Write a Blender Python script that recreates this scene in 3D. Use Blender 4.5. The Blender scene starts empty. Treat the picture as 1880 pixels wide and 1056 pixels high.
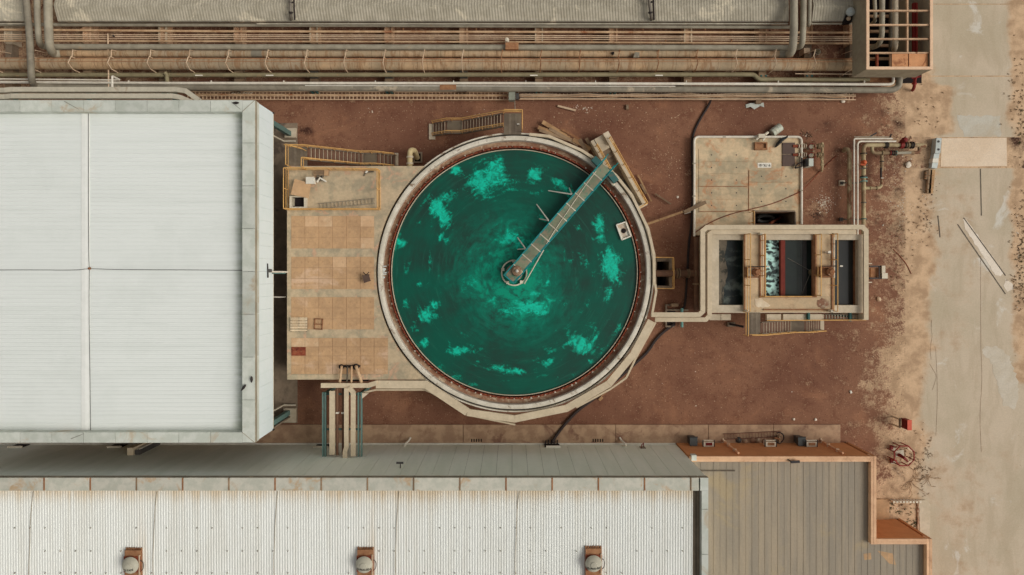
import bpy, bmesh, math, random
from mathutils import Vector, noise as mnoise
random.seed(7)
R = math.radians
sc = bpy.context.scene
COL = sc.collection
# ------------------------------------------------------------------ camera geometry
H = 50.8          # drone height above the yard, metres
F = 1270.0        # focal length in photo pixels (photo 1880 wide)
NX, NY = 940.0, 495.0   # point straight below the drone, photo pixels
def S(z): return (H - z) / F
def X(px, z=0.0): return (px - NX) * S(z)
def Y(py, z=0.0): return -(py - NY) * S(z)
def P(px, py, z=0.0): return Vector((X(px, z), Y(py, z), z))
ORD = ['first', 'second', 'third', 'fourth', 'fifth', 'sixth', 'seventh', 'eighth', 'ninth', 'tenth', 'eleventh', 'twelfth', 'thirteenth']

# ------------------------------------------------------------------ materials
K = 0.80
def lin(c, k=K):
    out = []
    for v in c:
        v = v / 255.0
        l = v / 12.92 if v <= 0.04045 else ((v + 0.055) / 1.055) ** 2.4
        out.append(min(0.86, l / k))
    return (*out, 1.0)
class NT:
    def __init__(s, mat): s.t = mat.node_tree; s.n = s.t.nodes; s.l = s.t.links
    def new(s, typ, **kw):
        nd = s.n.new(typ)
        for k, v in kw.items(): setattr(nd, k, v)
        return nd
    def link(s, a, b): s.l.new(a, b)
    def mix(s, fac, a, b, mode='MIX'):
        m = s.new('ShaderNodeMix', data_type='RGBA', blend_type=mode)
        s.put(fac, m.inputs[0]); s.put(a, m.inputs[6]); s.put(b, m.inputs[7])
        return m.outputs[2]
    def put(s, v, sock):
        if isinstance(v, (int, float, tuple, list)): sock.default_value = v
        else: s.link(v, sock)
    def math(s, op, a, b=0.0, c=0.0, clamp=False):
        m = s.new('ShaderNodeMath', operation=op, use_clamp=clamp)
        s.put(a, m.inputs[0]); s.put(b, m.inputs[1]); s.put(c, m.inputs[2])
        return m.outputs[0]
    def noise(s, vec, scale, detail=4, rough=0.6, dist=0.0):
        n = s.new('ShaderNodeTexNoise')
        n.inputs['Scale'].default_value = scale; n.inputs['Detail'].default_value = detail
        n.inputs['Roughness'].default_value = rough; n.inputs['Distortion'].default_value = dist
        if vec is not None: s.link(vec, n.inputs['Vector'])
        return n.outputs['Fac']
    def ramp(s, v, a, b):
        m = s.new('ShaderNodeMapRange', interpolation_type='SMOOTHSTEP')
        s.put(v, m.inputs[0]); m.inputs[1].default_value = a; m.inputs[2].default_value = b
        return m.outputs[0]
    def scaled(s, vec, sx, sy, sz):
        m = s.new('ShaderNodeVectorMath', operation='MULTIPLY')
        s.link(vec, m.inputs[0]); m.inputs[1].default_value = (sx, sy, sz)
        return m.outputs[0]
    def attr(s, name): return s.new('ShaderNodeAttribute', attribute_name=name).outputs['Fac']
def base_mat(name):
    m = bpy.data.materials.new(name); m.use_nodes = True
    t = NT(m); b = t.n['Principled BSDF']
    pos = t.new('ShaderNodeNewGeometry').outputs['Position']
    return m, t, b, pos
def finish(t, b, col, rough, bump_src=None, bump=0.2, dist=0.02, metal=0.0, spec=0.3):
    t.put(col, b.inputs['Base Color']); t.put(rough, b.inputs['Roughness'])
    b.inputs['Metallic'].default_value = metal
    b.inputs['Specular IOR Level'].default_value = spec
    if bump_src is not None:
        bp = t.new('ShaderNodeBump'); bp.inputs['Strength'].default_value = bump; bp.inputs['Distance'].default_value = dist
        t.link(bump_src, bp.inputs['Height']); t.link(bp.outputs[0], b.inputs['Normal'])
_M = {}
def M(key, c=None, c2=None, mixamt=0.6, scale=1.2, var=0.26, fine=4.5, rough=0.8, stain=None, st_lo=0.56, st_hi=0.68, st_scale=0.9, bump=0.15, metal=0.0, spec=0.25, rnd=0.10, stretch=(1, 1, 1)):
    """worn surface: two tones in broad patches, fine mottling, stains with soft edges, a little difference from piece to piece"""
    if key in _M: return _M[key]
    m, t, b, pos = base_mat(key)
    v = t.scaled(pos, *stretch)
    n1 = t.noise(v, scale, 5, 0.62); n2 = t.noise(v, fine, 7, 0.72)
    col = t.mix(t.math('MULTIPLY', t.ramp(n1, 0.40, 0.60), mixamt), lin(c), lin(c2 if c2 else c))
    if stain:
        n3 = t.noise(t.scaled(v, 1, 1, 1.0), st_scale, 7, 0.68, 0.6)
        col = t.mix(t.ramp(n3, st_lo, st_hi), col, lin(stain))
    oi = t.new('ShaderNodeObjectInfo').outputs['Random']
    br = t.math('ADD', t.math('MULTIPLY_ADD', n2, var * 2, 1 - var), t.math('MULTIPLY_ADD', oi, rnd * 2, -rnd))
    hs = t.new('ShaderNodeHueSaturation'); t.link(br, hs.inputs['Value']); t.link(col, hs.inputs['Color'])
    finish(t, b, hs.outputs[0], rough, n2, bump, 0.02, metal, spec)
    _M[key] = m
    return m

# general palette (photo colours; the helper turns them into surface colours)
M('concrete_pale', (184, 170, 148), (168, 154, 130), stain=(140, 112, 84), st_lo=.6, st_hi=.8, rough=.9)
M('concrete_platform', (182, 162, 132), (154, 142, 118), mixamt=.9, stain=(184, 150, 122), st_lo=.54, st_hi=.64, rough=.92, var=.34, scale=.9)
M('concrete_pump', (186, 164, 132), (156, 142, 116), mixamt=.95, stain=(172, 130, 96), st_lo=.52, st_hi=.66, st_scale=1.0, rough=.92, var=.34, scale=.8)
M('cover_tan', (176, 142, 106), (164, 132, 99), mixamt=.9, stain=(186, 156, 128), st_lo=.54, st_hi=.68, st_scale=.4, rough=.9, var=.26, rnd=.035)
M('rim_white', (200, 192, 176), (176, 167, 148), stain=(126, 106, 86), st_lo=.56, st_hi=.68, st_scale=1.4, rough=.85, var=.2)
M('tray_white', (188, 172, 146), (176, 160, 134), stain=(150, 124, 96), st_lo=.62, st_hi=.8, rough=.8, rnd=.05)
M('launder_brown', (152, 126, 102), (128, 90, 70), mixamt=.9, stain=(172, 154, 130), st_lo=.54, st_hi=.64, st_scale=2.4, rough=.9, var=.5, scale=1.6)
M('rust_red', (110, 52, 36), (132, 74, 50), mixamt=.8, stain=(72, 32, 24), st_lo=.55, st_hi=.7, rough=.9, var=.3, scale=4)
M('rust_tan', (146, 106, 74), (124, 84, 58), mixamt=.8, stain=(96, 52, 34), st_lo=.56, st_hi=.72, rough=.9, var=.25, scale=3)
M('rust_box', (140, 98, 68), (152, 112, 80), mixamt=.8, stain=(112, 60, 36), st_lo=.5, st_hi=.72, rough=.9, var=.25, scale=4)
M('yellow_rail', (198, 154, 92), (178, 136, 84), mixamt=.7, stain=(130, 84, 50), st_lo=.58, st_hi=.72, st_scale=3, rough=.7)
M('teal_paint', (24, 122, 120), (40, 112, 112), mixamt=.6, stain=(60, 92, 88), st_lo=.62, st_hi=.75, rough=.55)
M('teal_plate', (44, 88, 86), (58, 92, 86), mixamt=.6, stain=(90, 88, 76), st_lo=.6, st_hi=.75, rough=.6)
M('green_steel', (82, 108, 102), (92, 110, 102), mixamt=.6, stain=(78, 84, 72), st_lo=.6, st_hi=.75, rough=.6)
M('steel_grate', (104, 92, 76), (86, 74, 62), mixamt=.7, rough=.7, var=.2)
M('stair_steel', (112, 100, 84), (92, 80, 68), mixamt=.7, rough=.7)
M('tread_edge', (160, 146, 124), (138, 122, 102), mixamt=.7, rough=.7)
M('pipe_grey', (146, 138, 120), (128, 120, 104), mixamt=.8, stain=(150, 122, 92), st_lo=.6, st_hi=.75, st_scale=.7, rough=.65, var=.14)
M('pipe_dark', (96, 88, 74), (78, 68, 58), mixamt=.8, rough=.7)
M('pipe_white', (206, 198, 182), (190, 180, 162), mixamt=.6, stain=(160, 138, 112), st_lo=.66, st_hi=.8, rough=.6)
M('pipe_tan', (188, 158, 124), (164, 132, 100), mixamt=.8, stain=(140, 84, 52), st_lo=.55, st_hi=.72, st_scale=1.2, rough=.8)
M('pipe_olive', (132, 122, 94), (112, 102, 78), mixamt=.7, stain=(150, 122, 88), st_lo=.6, st_hi=.72, st_scale=1.2, rough=.7)
M('pipe_moss', (160, 144, 110), (126, 104, 78), mixamt=.95, scale=.9, stain=(112, 76, 54), st_lo=.52, st_hi=.62, st_scale=1.1, rough=.7)
M('duct_grey', (130, 122, 106), (112, 104, 90), mixamt=.8, stain=(164, 150, 128), st_lo=.58, st_hi=.66, st_scale=.6, rough=.6)
M('bracket_tan', (196, 172, 144), (176, 148, 120), mixamt=.7, rough=.75)
M('frame_steel', (192, 158, 126), (168, 134, 104), mixamt=.8, stain=(112, 72, 50), st_lo=.55, st_hi=.7, st_scale=2, rough=.85)
M('wood', (160, 128, 92), (134, 102, 72), mixamt=.8, stain=(110, 82, 58), st_lo=.56, st_hi=.7, st_scale=3, rough=.9, rnd=.2)
M('wood_grey', (134, 112, 88), (112, 92, 72), mixamt=.8, rough=.95, rnd=.25)
M('black_rubber', (44, 36, 34), (56, 46, 42), rough=.7)
M('black_metal', (40, 34, 33), (54, 46, 42), rough=.5)
M('dark_void', (30, 24, 23), (36, 28, 26), rough=1, var=.1)
M('dark_grey', (62, 60, 58), (74, 70, 66), rough=.5)
M('red_paint', (132, 44, 36), (112, 38, 32), mixamt=.6, rough=.5)
M('red_box', (190, 82, 58), (180, 72, 50), mixamt=.6, rough=.55)
M('red_dark', (112, 30, 26), (96, 26, 22), rough=.6)
M('orange_paint', (178, 86, 50), (150, 70, 44), rough=.6)
M('galv', (186, 188, 178), (168, 172, 160), mixamt=.7, stain=(172, 160, 138), st_lo=.56, st_hi=.7, st_scale=.5, rough=.55, var=.14, fine=5)
M('coping', (182, 178, 164), (164, 164, 150), mixamt=.8, stain=(172, 148, 118), st_lo=.54, st_hi=.68, st_scale=.8, rough=.7, var=.16, fine=5, rnd=.07)
M('white_paint', (206, 200, 186), (196, 188, 172), mixamt=.5, rough=.6)
M('off_white', (196, 186, 166), (180, 168, 146), mixamt=.6, stain=(150, 122, 92), st_lo=.62, st_hi=.76, st_scale=2, rough=.7)
M('blue_white', (182, 186, 180), (168, 174, 170), mixamt=.5, rough=.6)
M('annex_orange', (208, 168, 132), (196, 154, 120), mixamt=.8, stain=(172, 132, 100), st_lo=.56, st_hi=.68, st_scale=1.2, rough=.8, var=.18)
M('annex_wall', (186, 128, 84), (176, 119, 77), mixamt=.6, stain=(160, 100, 60), st_lo=.6, st_hi=.8, rough=.9, var=.08)
M('gallery_metal', (168, 160, 142), (152, 144, 126), mixamt=.8, stain=(190, 180, 158), st_lo=.56, st_hi=.66, st_scale=.6, rough=.7, var=.18)
M('tower_wall', (150, 140, 118), (138, 126, 106), mixamt=.7, stain=(160, 128, 100), st_lo=.6, st_hi=.8, rough=.9)
M('tower_edge', (204, 172, 142), (194, 160, 130), mixamt=.6, rough=.85)
M('clad_white', (207, 218, 216), (202, 213, 211), mixamt=.5, rough=.5, var=.03, fine=3, rnd=.008)
M('pad_concrete', (128, 112, 94), (112, 98, 82), mixamt=.8, stain=(86, 74, 64), st_lo=.52, st_hi=.66, st_scale=.5, rough=.92, var=.2)
M('apron', (158, 130, 104), (136, 108, 86), mixamt=.9, stain=(114, 84, 68), st_lo=.54, st_hi=.66, st_scale=.45, rough=.92, var=.2)
M('feedwell_pink', (170, 142, 126), (150, 124, 108), mixamt=.7, stain=(196, 180, 160), st_lo=.55, st_hi=.7, st_scale=2, rough=.8)
M('stone', (190, 166, 138), (140, 108, 82), mixamt=.9, scale=3, rough=.95, var=.3)
M('stone_white', (210, 200, 184), (180, 164, 142), mixamt=.9, scale=3, rough=.95, var=.2)
M('scrub', (150, 122, 92), (122, 96, 72), mixamt=.9, scale=2, rough=1, var=.35)
M('scrub_green', (96, 92, 62), (80, 76, 52), mixamt=.9, scale=2, rough=1, var=.35)

# ---- yard soil: red earth, pale dust blown in from the road, dark damp patches
def soil_cols(t, pos):
    n_big = t.noise(pos, 0.16, 6, 0.6, 0.3); n_mid = t.noise(pos, 0.9, 6, 0.65); n_fine = t.noise(pos, 9.0, 4, 0.7); n_gr = t.noise(pos, 30.0, 2, 0.5)
    soil = t.mix(t.ramp(n_big, 0.36, 0.62), lin((109, 75, 59)), lin((125, 89, 69)))
    soil = t.mix(t.math('MULTIPLY', t.ramp(n_mid, 0.48, 0.66), .6), soil, lin((95, 59, 46)))
    soil = t.mix(t.math('MULTIPLY', t.ramp(t.noise(pos, .33, 7, .66, .6), .52, .70), .55), soil, lin((146, 104, 78)))
    dust = t.mix(t.ramp(n_mid, 0.38, 0.64), lin((192, 162, 130)), lin((160, 132, 104)))
    return soil, dust, n_big, n_mid, n_fine, n_gr
def soil_material():
    m, t, b, pos = base_mat('yard_soil')
    soil, dust, n_big, n_mid, n_fine, n_gr = soil_cols(t, pos)
    d = t.attr('dust'); dk = t.attr('dark')
    dm = t.math('ADD', d, t.math('MULTIPLY', t.math('SUBTRACT', n_mid, 0.5), 2.0))
    dm = t.math('ADD', dm, t.math('MULTIPLY', t.math('SUBTRACT', t.noise(pos, 2.6, 6, .68, .5), 0.5), 1.3))
    dm = t.math('ADD', dm, t.math('MULTIPLY', t.math('SUBTRACT', n_fine, 0.5), 1.0))
    col = t.mix(t.ramp(dm, 0.25, 0.85), soil, dust)
    km = t.math('ADD', dk, t.math('MULTIPLY', t.math('SUBTRACT', n_mid, 0.5), t.math('MULTIPLY', dk, 3.2)))
    km = t.math('ADD', km, t.math('MULTIPLY', t.math('SUBTRACT', n_fine, 0.5), t.math('MULTIPLY', dk, 2.4)))
    col = t.mix(t.ramp(km, 0.25, 0.95), col, lin((62, 40, 33)))
    # grit: small light and dark grains
    vo = t.new('ShaderNodeTexVoronoi'); vo.inputs['Scale'].default_value = 7.0; t.link(pos, vo.inputs['Vector'])
    sep = t.new('ShaderNodeSeparateColor'); t.link(vo.outputs['Color'], sep.inputs[0])
    lg = t.math('MULTIPLY', t.math('LESS_THAN', vo.outputs['Distance'], 0.24), t.math('GREATER_THAN', sep.outputs[0], 0.80))
    dg = t.math('MULTIPLY', t.math('LESS_THAN', vo.outputs['Distance'], 0.30), t.math('LESS_THAN', sep.outputs[0], 0.16))
    col = t.mix(t.math('MULTIPLY', lg, .30), col, lin((188, 156, 126)))
    col = t.mix(t.math('MULTIPLY', dg, .45), col, lin((66, 42, 34)))
    hs = t.new('ShaderNodeHueSaturation')
    t.link(t.math('ADD', t.math('MULTIPLY_ADD', n_fine, 0.7, 0.42), t.math('MULTIPLY', n_gr, 0.46)), hs.inputs['Value']); t.link(col, hs.inputs['Color'])
    finish(t, b, hs.outputs[0], 0.97, n_fine, 0.5, 0.05, 0, 0.1)
    return m
def road_material():
    m, t, b, pos = base_mat('road_concrete')
    soil, dust, n_big, n_mid, n_fine, n_gr = soil_cols(t, pos)
    str_ = t.noise(t.scaled(pos, .8, .22, 1), 1.0, 7, .66, .6)
    c = t.mix(t.ramp(n_big, .38, .62), lin((172, 158, 135)), lin((184, 168, 146)))
    c = t.mix(t.math('MULTIPLY', t.ramp(str_, .44, .66), .45), c, lin((160, 144, 120)))
    pale = t.noise(t.scaled(pos, 1, 1, 1), .35, 7, .66, .8)
    c = t.mix(t.math('MULTIPLY', t.ramp(pale, .60, .70), .6), c, lin((200, 196, 186)))
    d = t.math('ADD', t.attr('dust'), t.math('MULTIPLY', t.math('SUBTRACT', n_mid, .5), 1.1))
    d = t.math('ADD', d, t.math('MULTIPLY', t.math('SUBTRACT', n_big, .5), .9))
    c = t.mix(t.ramp(d, .3, .85), c, dust)
    hs = t.new('ShaderNodeHueSaturation')
    t.link(t.math('ADD', t.math('MULTIPLY_ADD', n_fine, 0.34, 0.72), t.math('MULTIPLY', n_gr, 0.22)), hs.inputs['Value']); t.link(c, hs.inputs['Color'])
    finish(t, b, hs.outputs[0], .93, n_fine, .25, .02, 0, .15)
    return m
def slab_material(key, c, c2):
    m, t, b, pos = base_mat(key)
    n1 = t.noise(pos, .5, 6, .66, .4); n2 = t.noise(pos, 10, 4, .7)
    col = t.mix(t.ramp(n1, .36, .66), lin(c), lin(c2))
    hs = t.new('ShaderNodeHueSaturation'); t.link(t.math('MULTIPLY_ADD', n2, .5, .75), hs.inputs['Value']); t.link(col, hs.inputs['Color'])
    finish(t, b, hs.outputs[0], .92, n2, .2, .02, 0, .15)
    return m
def water_material():
    m, t, b, pos = base_mat('clarifier_water')
    nA = t.noise(pos, 0.75, 9, 0.70, 0.9); nB = t.noise(pos, 2.6, 7, 0.72, 1.2); nC = t.noise(pos, .3, 5, .6)
    ring = t.attr('swirl')
    cv = t.new('ShaderNodeCombineXYZ'); t.link(t.math('MULTIPLY', t.attr('rad'), 7.0), cv.inputs[0]); t.link(t.math('MULTIPLY', t.attr('ang'), 2.2), cv.inputs[1])
    nS = t.noise(cv.outputs[0], 1.0, 5, .65, .3)
    sub = t.new('ShaderNodeVectorMath', operation='SUBTRACT'); t.link(pos, sub.inputs[0]); sub.inputs[1].default_value = (tcx, tcy, ZW)
    ln = t.new('ShaderNodeVectorMath', operation='LENGTH'); t.link(sub.outputs[0], ln.inputs[0])
    nv = t.new('ShaderNodeVectorMath', operation='NORMALIZE'); t.link(sub.outputs[0], nv.inputs[0])
    cz = t.new('ShaderNodeCombineXYZ'); t.link(t.math('MULTIPLY', ln.outputs['Value'], 2.3), cz.inputs[2])
    pv = t.new('ShaderNodeVectorMath', operation='MULTIPLY_ADD'); t.link(nv.outputs[0], pv.inputs[0]); pv.inputs[1].default_value = (3.2, 3.2, 0); t.link(cz.outputs[0], pv.inputs[2])
    nP = t.noise(pv.outputs[0], 1.0, 7, .66, .5)
    pv2 = t.new('ShaderNodeVectorMath', operation='MULTIPLY'); t.link(pv.outputs[0], pv2.inputs[0]); pv2.inputs[1].default_value = (.8, .8, 2.2)
    nQ = t.noise(pv2.outputs[0], 1.0, 4, .6, .2)
    dark = t.mix(t.ramp(nC, .35, .65), lin((29, 58, 49)), lin((12, 76, 61)))
    dark = t.mix(t.math('MULTIPLY', t.ramp(nP, .46, .70), .55), dark, lin((14, 84, 67)))
    dark = t.mix(t.math('MULTIPLY', t.ramp(nQ, .60, .68), .22), dark, lin((40, 104, 86)))
    gA = t.attr('glow')
    glow = t.math('ADD', gA, t.math('MULTIPLY', t.math('SUBTRACT', nB, .5), t.math('MULTIPLY_ADD', gA, 1.1, .08)))
    glow = t.math('ADD', glow, t.math('MULTIPLY', t.math('SUBTRACT', nA, .5), t.math('MULTIPLY', gA, 3.4)))
    glow = t.math('ADD', glow, t.math('MULTIPLY', t.math('SUBTRACT', nP, .5), t.math('MULTIPLY', gA, 2.4)))
    c = t.mix(t.math('MULTIPLY', t.ramp(glow, .08, .62), .55), dark, lin((3, 112, 90)))
    c = t.mix(t.math('MULTIPLY', t.ramp(glow, .5, 1.05), .8), c, lin((4, 138, 108)))
    wisps = t.math('ADD', t.attr('scum'), t.math('MULTIPLY', t.math('SUBTRACT', nA, .5), 1.7))
    wisps = t.math('ADD', wisps, t.math('MULTIPLY', t.math('SUBTRACT', nP, .5), 1.5))
    wisps = t.math('ADD', wisps, t.math('MULTIPLY', t.math('SUBTRACT', nB, .5), 1.5))
    c = t.mix(t.math('MULTIPLY', t.ramp(wisps, .40, .56), .6), c, lin((4, 132, 106)))
    c = t.mix(t.math('MULTIPLY', t.ramp(wisps, .56, .84), t.math('MULTIPLY_ADD', t.ramp(nB, .3, .65), .75, .22)), c, lin((5, 182, 152)))
    finish(t, b, c, t.math('MULTIPLY_ADD', t.ramp(wisps, .5, .9), .3, .32), nB, .06, .02, 0, .22)
    return m
def foam_material(key, dark, foam, lo, hi, sc_=2.6):
    m, t, b, pos = base_mat(key)
    wn = t.new('ShaderNodeTexNoise'); wn.inputs['Scale'].default_value = 1.6; t.link(pos, wn.inputs['Vector'])
    w = t.new('ShaderNodeVectorMath', operation='MULTIPLY_ADD'); t.link(wn.outputs['Color'], w.inputs[0]); w.inputs[1].default_value = (.9, .9, 0); t.link(t.scaled(pos, .8, 1.5, 1), w.inputs[2])
    vo = t.new('ShaderNodeTexVoronoi', feature='SMOOTH_F1'); vo.inputs['Scale'].default_value = sc_; vo.inputs['Smoothness'].default_value = .6; t.link(w.outputs[0], vo.inputs['Vector'])
    n = t.noise(pos, 5, 6, .7, .8)
    f = t.math('ADD', vo.outputs['Distance'], t.math('MULTIPLY', t.math('SUBTRACT', n, .5), .7))
    c = t.mix(t.ramp(f, lo, hi), lin(dark), lin(foam))
    finish(t, b, c, .3, None, 0, 0, 0, .3)
    return m
def roof_white_material(key, axis):
    """painted sheet roof: streaks of dirt that run down the ribs, grime along the gutters, with parapet shade painted in on the shed"""
    m, t, b, pos = base_mat(key)
    if axis == 'x': st = t.scaled(pos, .10, 2.2, 1)
    else: st = t.scaled(pos, 2.2, .10, 1)
    n1 = t.noise(st, 1.0, 6, .62); n2 = t.noise(pos, .25, 5, .6); n3 = t.noise(pos, 6, 3, .6)
    if axis == 'x': base, dirt, grime_shade = (212, 215, 210), (200, 204, 198), (168, 174, 156)
    else: base, dirt, grime_shade = (211, 212, 206), (199, 198, 189), (190, 174, 148)
    c = t.mix(t.math('MULTIPLY', t.ramp(n1, .42, .7), .7 if axis == 'y' else .45), lin(base), lin(dirt))
    c = t.mix(t.math('MULTIPLY', t.ramp(n2, .5, .7), .35), c, lin(dirt))
    g = t.math('ADD', t.attr('grime_shade'), t.math('MULTIPLY', t.math('SUBTRACT', n1, .5), t.math('MULTIPLY', t.attr('grime_shade'), 2.2)))
    c = t.mix(t.ramp(g, .1, 1.0), c, lin(grime_shade))
    hs = t.new('ShaderNodeHueSaturation'); t.link(t.math('MULTIPLY_ADD', n3, .03, .985), hs.inputs['Value']); t.link(c, hs.inputs['Color'])
    finish(t, b, hs.outputs[0], .55, None, 0, 0, 0, .3)
    return m
def insulation_material():
    m, t, b, pos = base_mat('pipe_insulation')
    n1 = t.noise(pos, .5, 6, .62, .3); n2 = t.noise(pos, 5, 5, .7); n3 = t.noise(t.scaled(pos, 2.6, .5, .5), 1.2, 5, .65, 1.0)
    c = t.mix(t.ramp(t.noise(pos, .12, 4, .6), .42, .58), lin((174, 144, 110)), lin((158, 140, 116)))
    c = t.mix(t.math('MULTIPLY', t.ramp(n1, .42, .6), .7), c, lin((148, 130, 104)))
    c = t.mix(t.math('MULTIPLY', t.ramp(n3, .50, .60), .75), c, lin((136, 104, 74)))
    sx = t.new('ShaderNodeSeparateXYZ'); t.link(pos, sx.inputs[0])
    fr = t.math('FRACT', t.math('MULTIPLY', t.math('ADD', sx.outputs[0], t.math('MULTIPLY', n1, .3)), 1.02))
    seam = t.math('LESS_THAN', fr, .035)
    c = t.mix(t.math('MULTIPLY', seam, .55), c, lin((92, 66, 46)))
    hs = t.new('ShaderNodeHueSaturation'); t.link(t.math('MULTIPLY_ADD', n2, .6, .70), hs.inputs['Value']); t.link(c, hs.inputs['Color'])
    finish(t, b, hs.outputs[0], .85, n3, .6, .06, 0, .25)
    return m
def annex_roof_material():
    m, t, b, pos = base_mat('annex_roofing')
    n1 = t.noise(t.scaled(pos, 1.5, .12, 1), 1.0, 5, .65); n2 = t.noise(pos, .3, 6, .65, .5); n3 = t.noise(pos, 8, 4, .65)
    c = t.mix(t.ramp(n1, .38, .66), lin((134, 124, 109)), lin((150, 136, 116)))
    c = t.mix(t.math('MULTIPLY', t.ramp(n2, .56, .7), .5), c, lin((160, 140, 104)))
    hs = t.new('ShaderNodeHueSaturation'); t.link(t.math('MULTIPLY_ADD', n3, .3, .84), hs.inputs['Value']); t.link(c, hs.inputs['Color'])
    finish(t, b, hs.outputs[0], .7, None, 0, 0, 0, .25)
    return m
def hall_wall_material():
    m, t, b, pos = base_mat('hall_cladding')
    n1 = t.noise(t.scaled(pos, 1.0, 1.0, .15), 1.0, 5, .6); n2 = t.noise(pos, 2.5, 4, .6)
    c = t.mix(t.ramp(n1, .38, .66), lin((212, 218, 203)), lin((203, 209, 194)))
    hs = t.new('ShaderNodeHueSaturation'); t.link(t.math('MULTIPLY_ADD', n2, .1, .95), hs.inputs['Value']); t.link(c, hs.inputs['Color'])
    finish(t, b, hs.outputs[0], .55, None, 0, 0, 0, .3)
    return m

# ------------------------------------------------------------------ mesh builder
class MB:
    def __init__(s): s.v = []; s.f = []; s.sm = []
    def add(s, vs, fs, smooth=False):
        o = len(s.v); s.v += [tuple(v) for v in vs]
        s.f += [tuple(i + o for i in f) for f in fs]; s.sm += [smooth] * len(fs)
        return s
    def hexa(s, b4, t4):
        return s.add(list(b4) + list(t4), [(3, 2, 1, 0), (4, 5, 6, 7), (0, 1, 5, 4), (1, 2, 6, 5), (2, 3, 7, 6), (3, 0, 4, 7)])
    def box(s, x0, x1, y0, y1, z0, z1):
        x0, x1 = min(x0, x1), max(x0, x1); y0, y1 = min(y0, y1), max(y0, y1)
        q = [(x0, y0), (x1, y0), (x1, y1), (x0, y1)]
        return s.hexa([(a, b, z0) for a, b in q], [(a, b, z1) for a, b in q])
    def pbox(s, ax, ay, bx, by, z0, z1, zr=None):
        zr = z1 if zr is None else zr
        return s.box(X(ax, zr), X(bx, zr), Y(ay, zr), Y(by, zr), z0, z1)
    def prism(s, pts, z0, z1):
        n = len(pts)
        ar = sum(pts[i][0] * pts[(i + 1) % n][1] - pts[(i + 1) % n][0] * pts[i][1] for i in range(n))
        if ar < 0: pts = pts[::-1]
        vs = [(p[0], p[1], z0) for p in pts] + [(p[0], p[1], z1) for p in pts]
        fs = [tuple(range(n - 1, -1, -1)), tuple(range(n, 2 * n))] + [(i, (i + 1) % n, n + (i + 1) % n, n + i) for i in range(n)]
        return s.add(vs, fs)
    def pprism(s, pts, z0, z1): return s.prism([(X(a, z1), Y(b, z1)) for a, b in pts], z0, z1)
    def beam(s, a, b, w, h, up=(0, 0, 1)):
        a, b = Vector(a), Vector(b); d = (b - a).normalized(); up = Vector(up)
        if abs(d.dot(up)) > .98: up = Vector((0, 1, 0))
        sd = d.cross(up).normalized() * (w / 2); u = sd.cross(d).normalized() * (h / 2)
        return s.hexa([a - sd - u, a + sd - u, b + sd - u, b - sd - u], [a - sd + u, a + sd + u, b + sd + u, b - sd + u])
    def tube(s, pts, r, n=10, caps=True):
        pts = [Vector(p) for p in pts]; q = [pts[0]]
        for p in pts[1:]:
            if (p - q[-1]).length > 1e-4: q.append(p)
        pts = q
        if len(pts) < 2: return s
        d0 = (pts[1] - pts[0]).normalized()
        u = d0.orthogonal().normalized(); rings = []
        for i, p in enumerate(pts):
            if i == 0: d = d0
            elif i == len(pts) - 1: d = (pts[i] - pts[i - 1]).normalized()
            else:
                d = ((pts[i + 1] - pts[i]).normalized() + (pts[i] - pts[i - 1]).normalized())
                d = d.normalized() if d.length > 1e-6 else (pts[i + 1] - pts[i]).normalized()
            u = (u - d * u.dot(d)).normalized(); w = d.cross(u)
            rr = r[i] if isinstance(r, (list, tuple)) else r
            rings.append([p + (u * math.cos(2 * math.pi * k / n) + w * math.sin(2 * math.pi * k / n)) * rr for k in range(n)])
        vs = [v for ring in rings for v in ring]; fs = []
        for i in range(len(rings) - 1):
            for k in range(n):
                fs.append((i * n + k, i * n + (k + 1) % n, (i + 1) * n + (k + 1) % n, (i + 1) * n + k))
        s.add(vs, fs, True)
        if caps:
            o = len(s.v) - len(vs)
            s.f.append(tuple(o + k for k in range(n - 1, -1, -1))); s.sm.append(False)
            s.f.append(tuple(o + (len(rings) - 1) * n + k for k in range(n))); s.sm.append(False)
        return s
    def lathe(s, c, prof, n=48, a0=0.0, a1=2 * math.pi, smooth=True):
        full = abs(a1 - a0 - 2 * math.pi) < 1e-6
        m = n if full else n + 1
        vs = []; fs = []
        for k in range(m):
            a = a0 + (a1 - a0) * k / n
            for r, z in prof: vs.append((c[0] + r * math.cos(a), c[1] + r * math.sin(a), z))
        L = len(prof)
        for k in range(n):
            k2 = (k + 1) % m
            for j in range(L - 1): fs.append((k * L + j, k2 * L + j, k2 * L + j + 1, k * L + j + 1))
        return s.add(vs, fs, smooth)
    def build(s, name, mat, parent=None, recalc=True, attrs=None, origin=None):
        off = Vector((0, 0, 0))
        if parent is not None: off = Vector(parent['_o'])
        elif origin is not None: off = Vector(origin)
        me = bpy.data.meshes.new(name)
        me.from_pydata([(v[0] - off[0], v[1] - off[1], v[2] - off[2]) for v in s.v], [], s.f)
        me.update()
        if attrs:
            for an, vals in attrs.items():
                at = me.attributes.new(an, 'FLOAT', 'POINT'); at.data.foreach_set('value', vals)
        me.polygons.foreach_set('use_smooth', s.sm)
        if recalc:
            bm = bmesh.new(); bm.from_mesh(me); bmesh.ops.recalc_face_normals(bm, faces=bm.faces); bm.to_mesh(me); bm.free()
        me.set_sharp_from_angle(angle=R(38))
        me.materials.append(_M[mat] if isinstance(mat, str) else mat)
        o = bpy.data.objects.new(name, me); COL.objects.link(o)
        if parent is not None: o.parent = parent; o['_o'] = parent['_o']
        else: o.location = off; o['_o'] = tuple(off)
        return o
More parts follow.
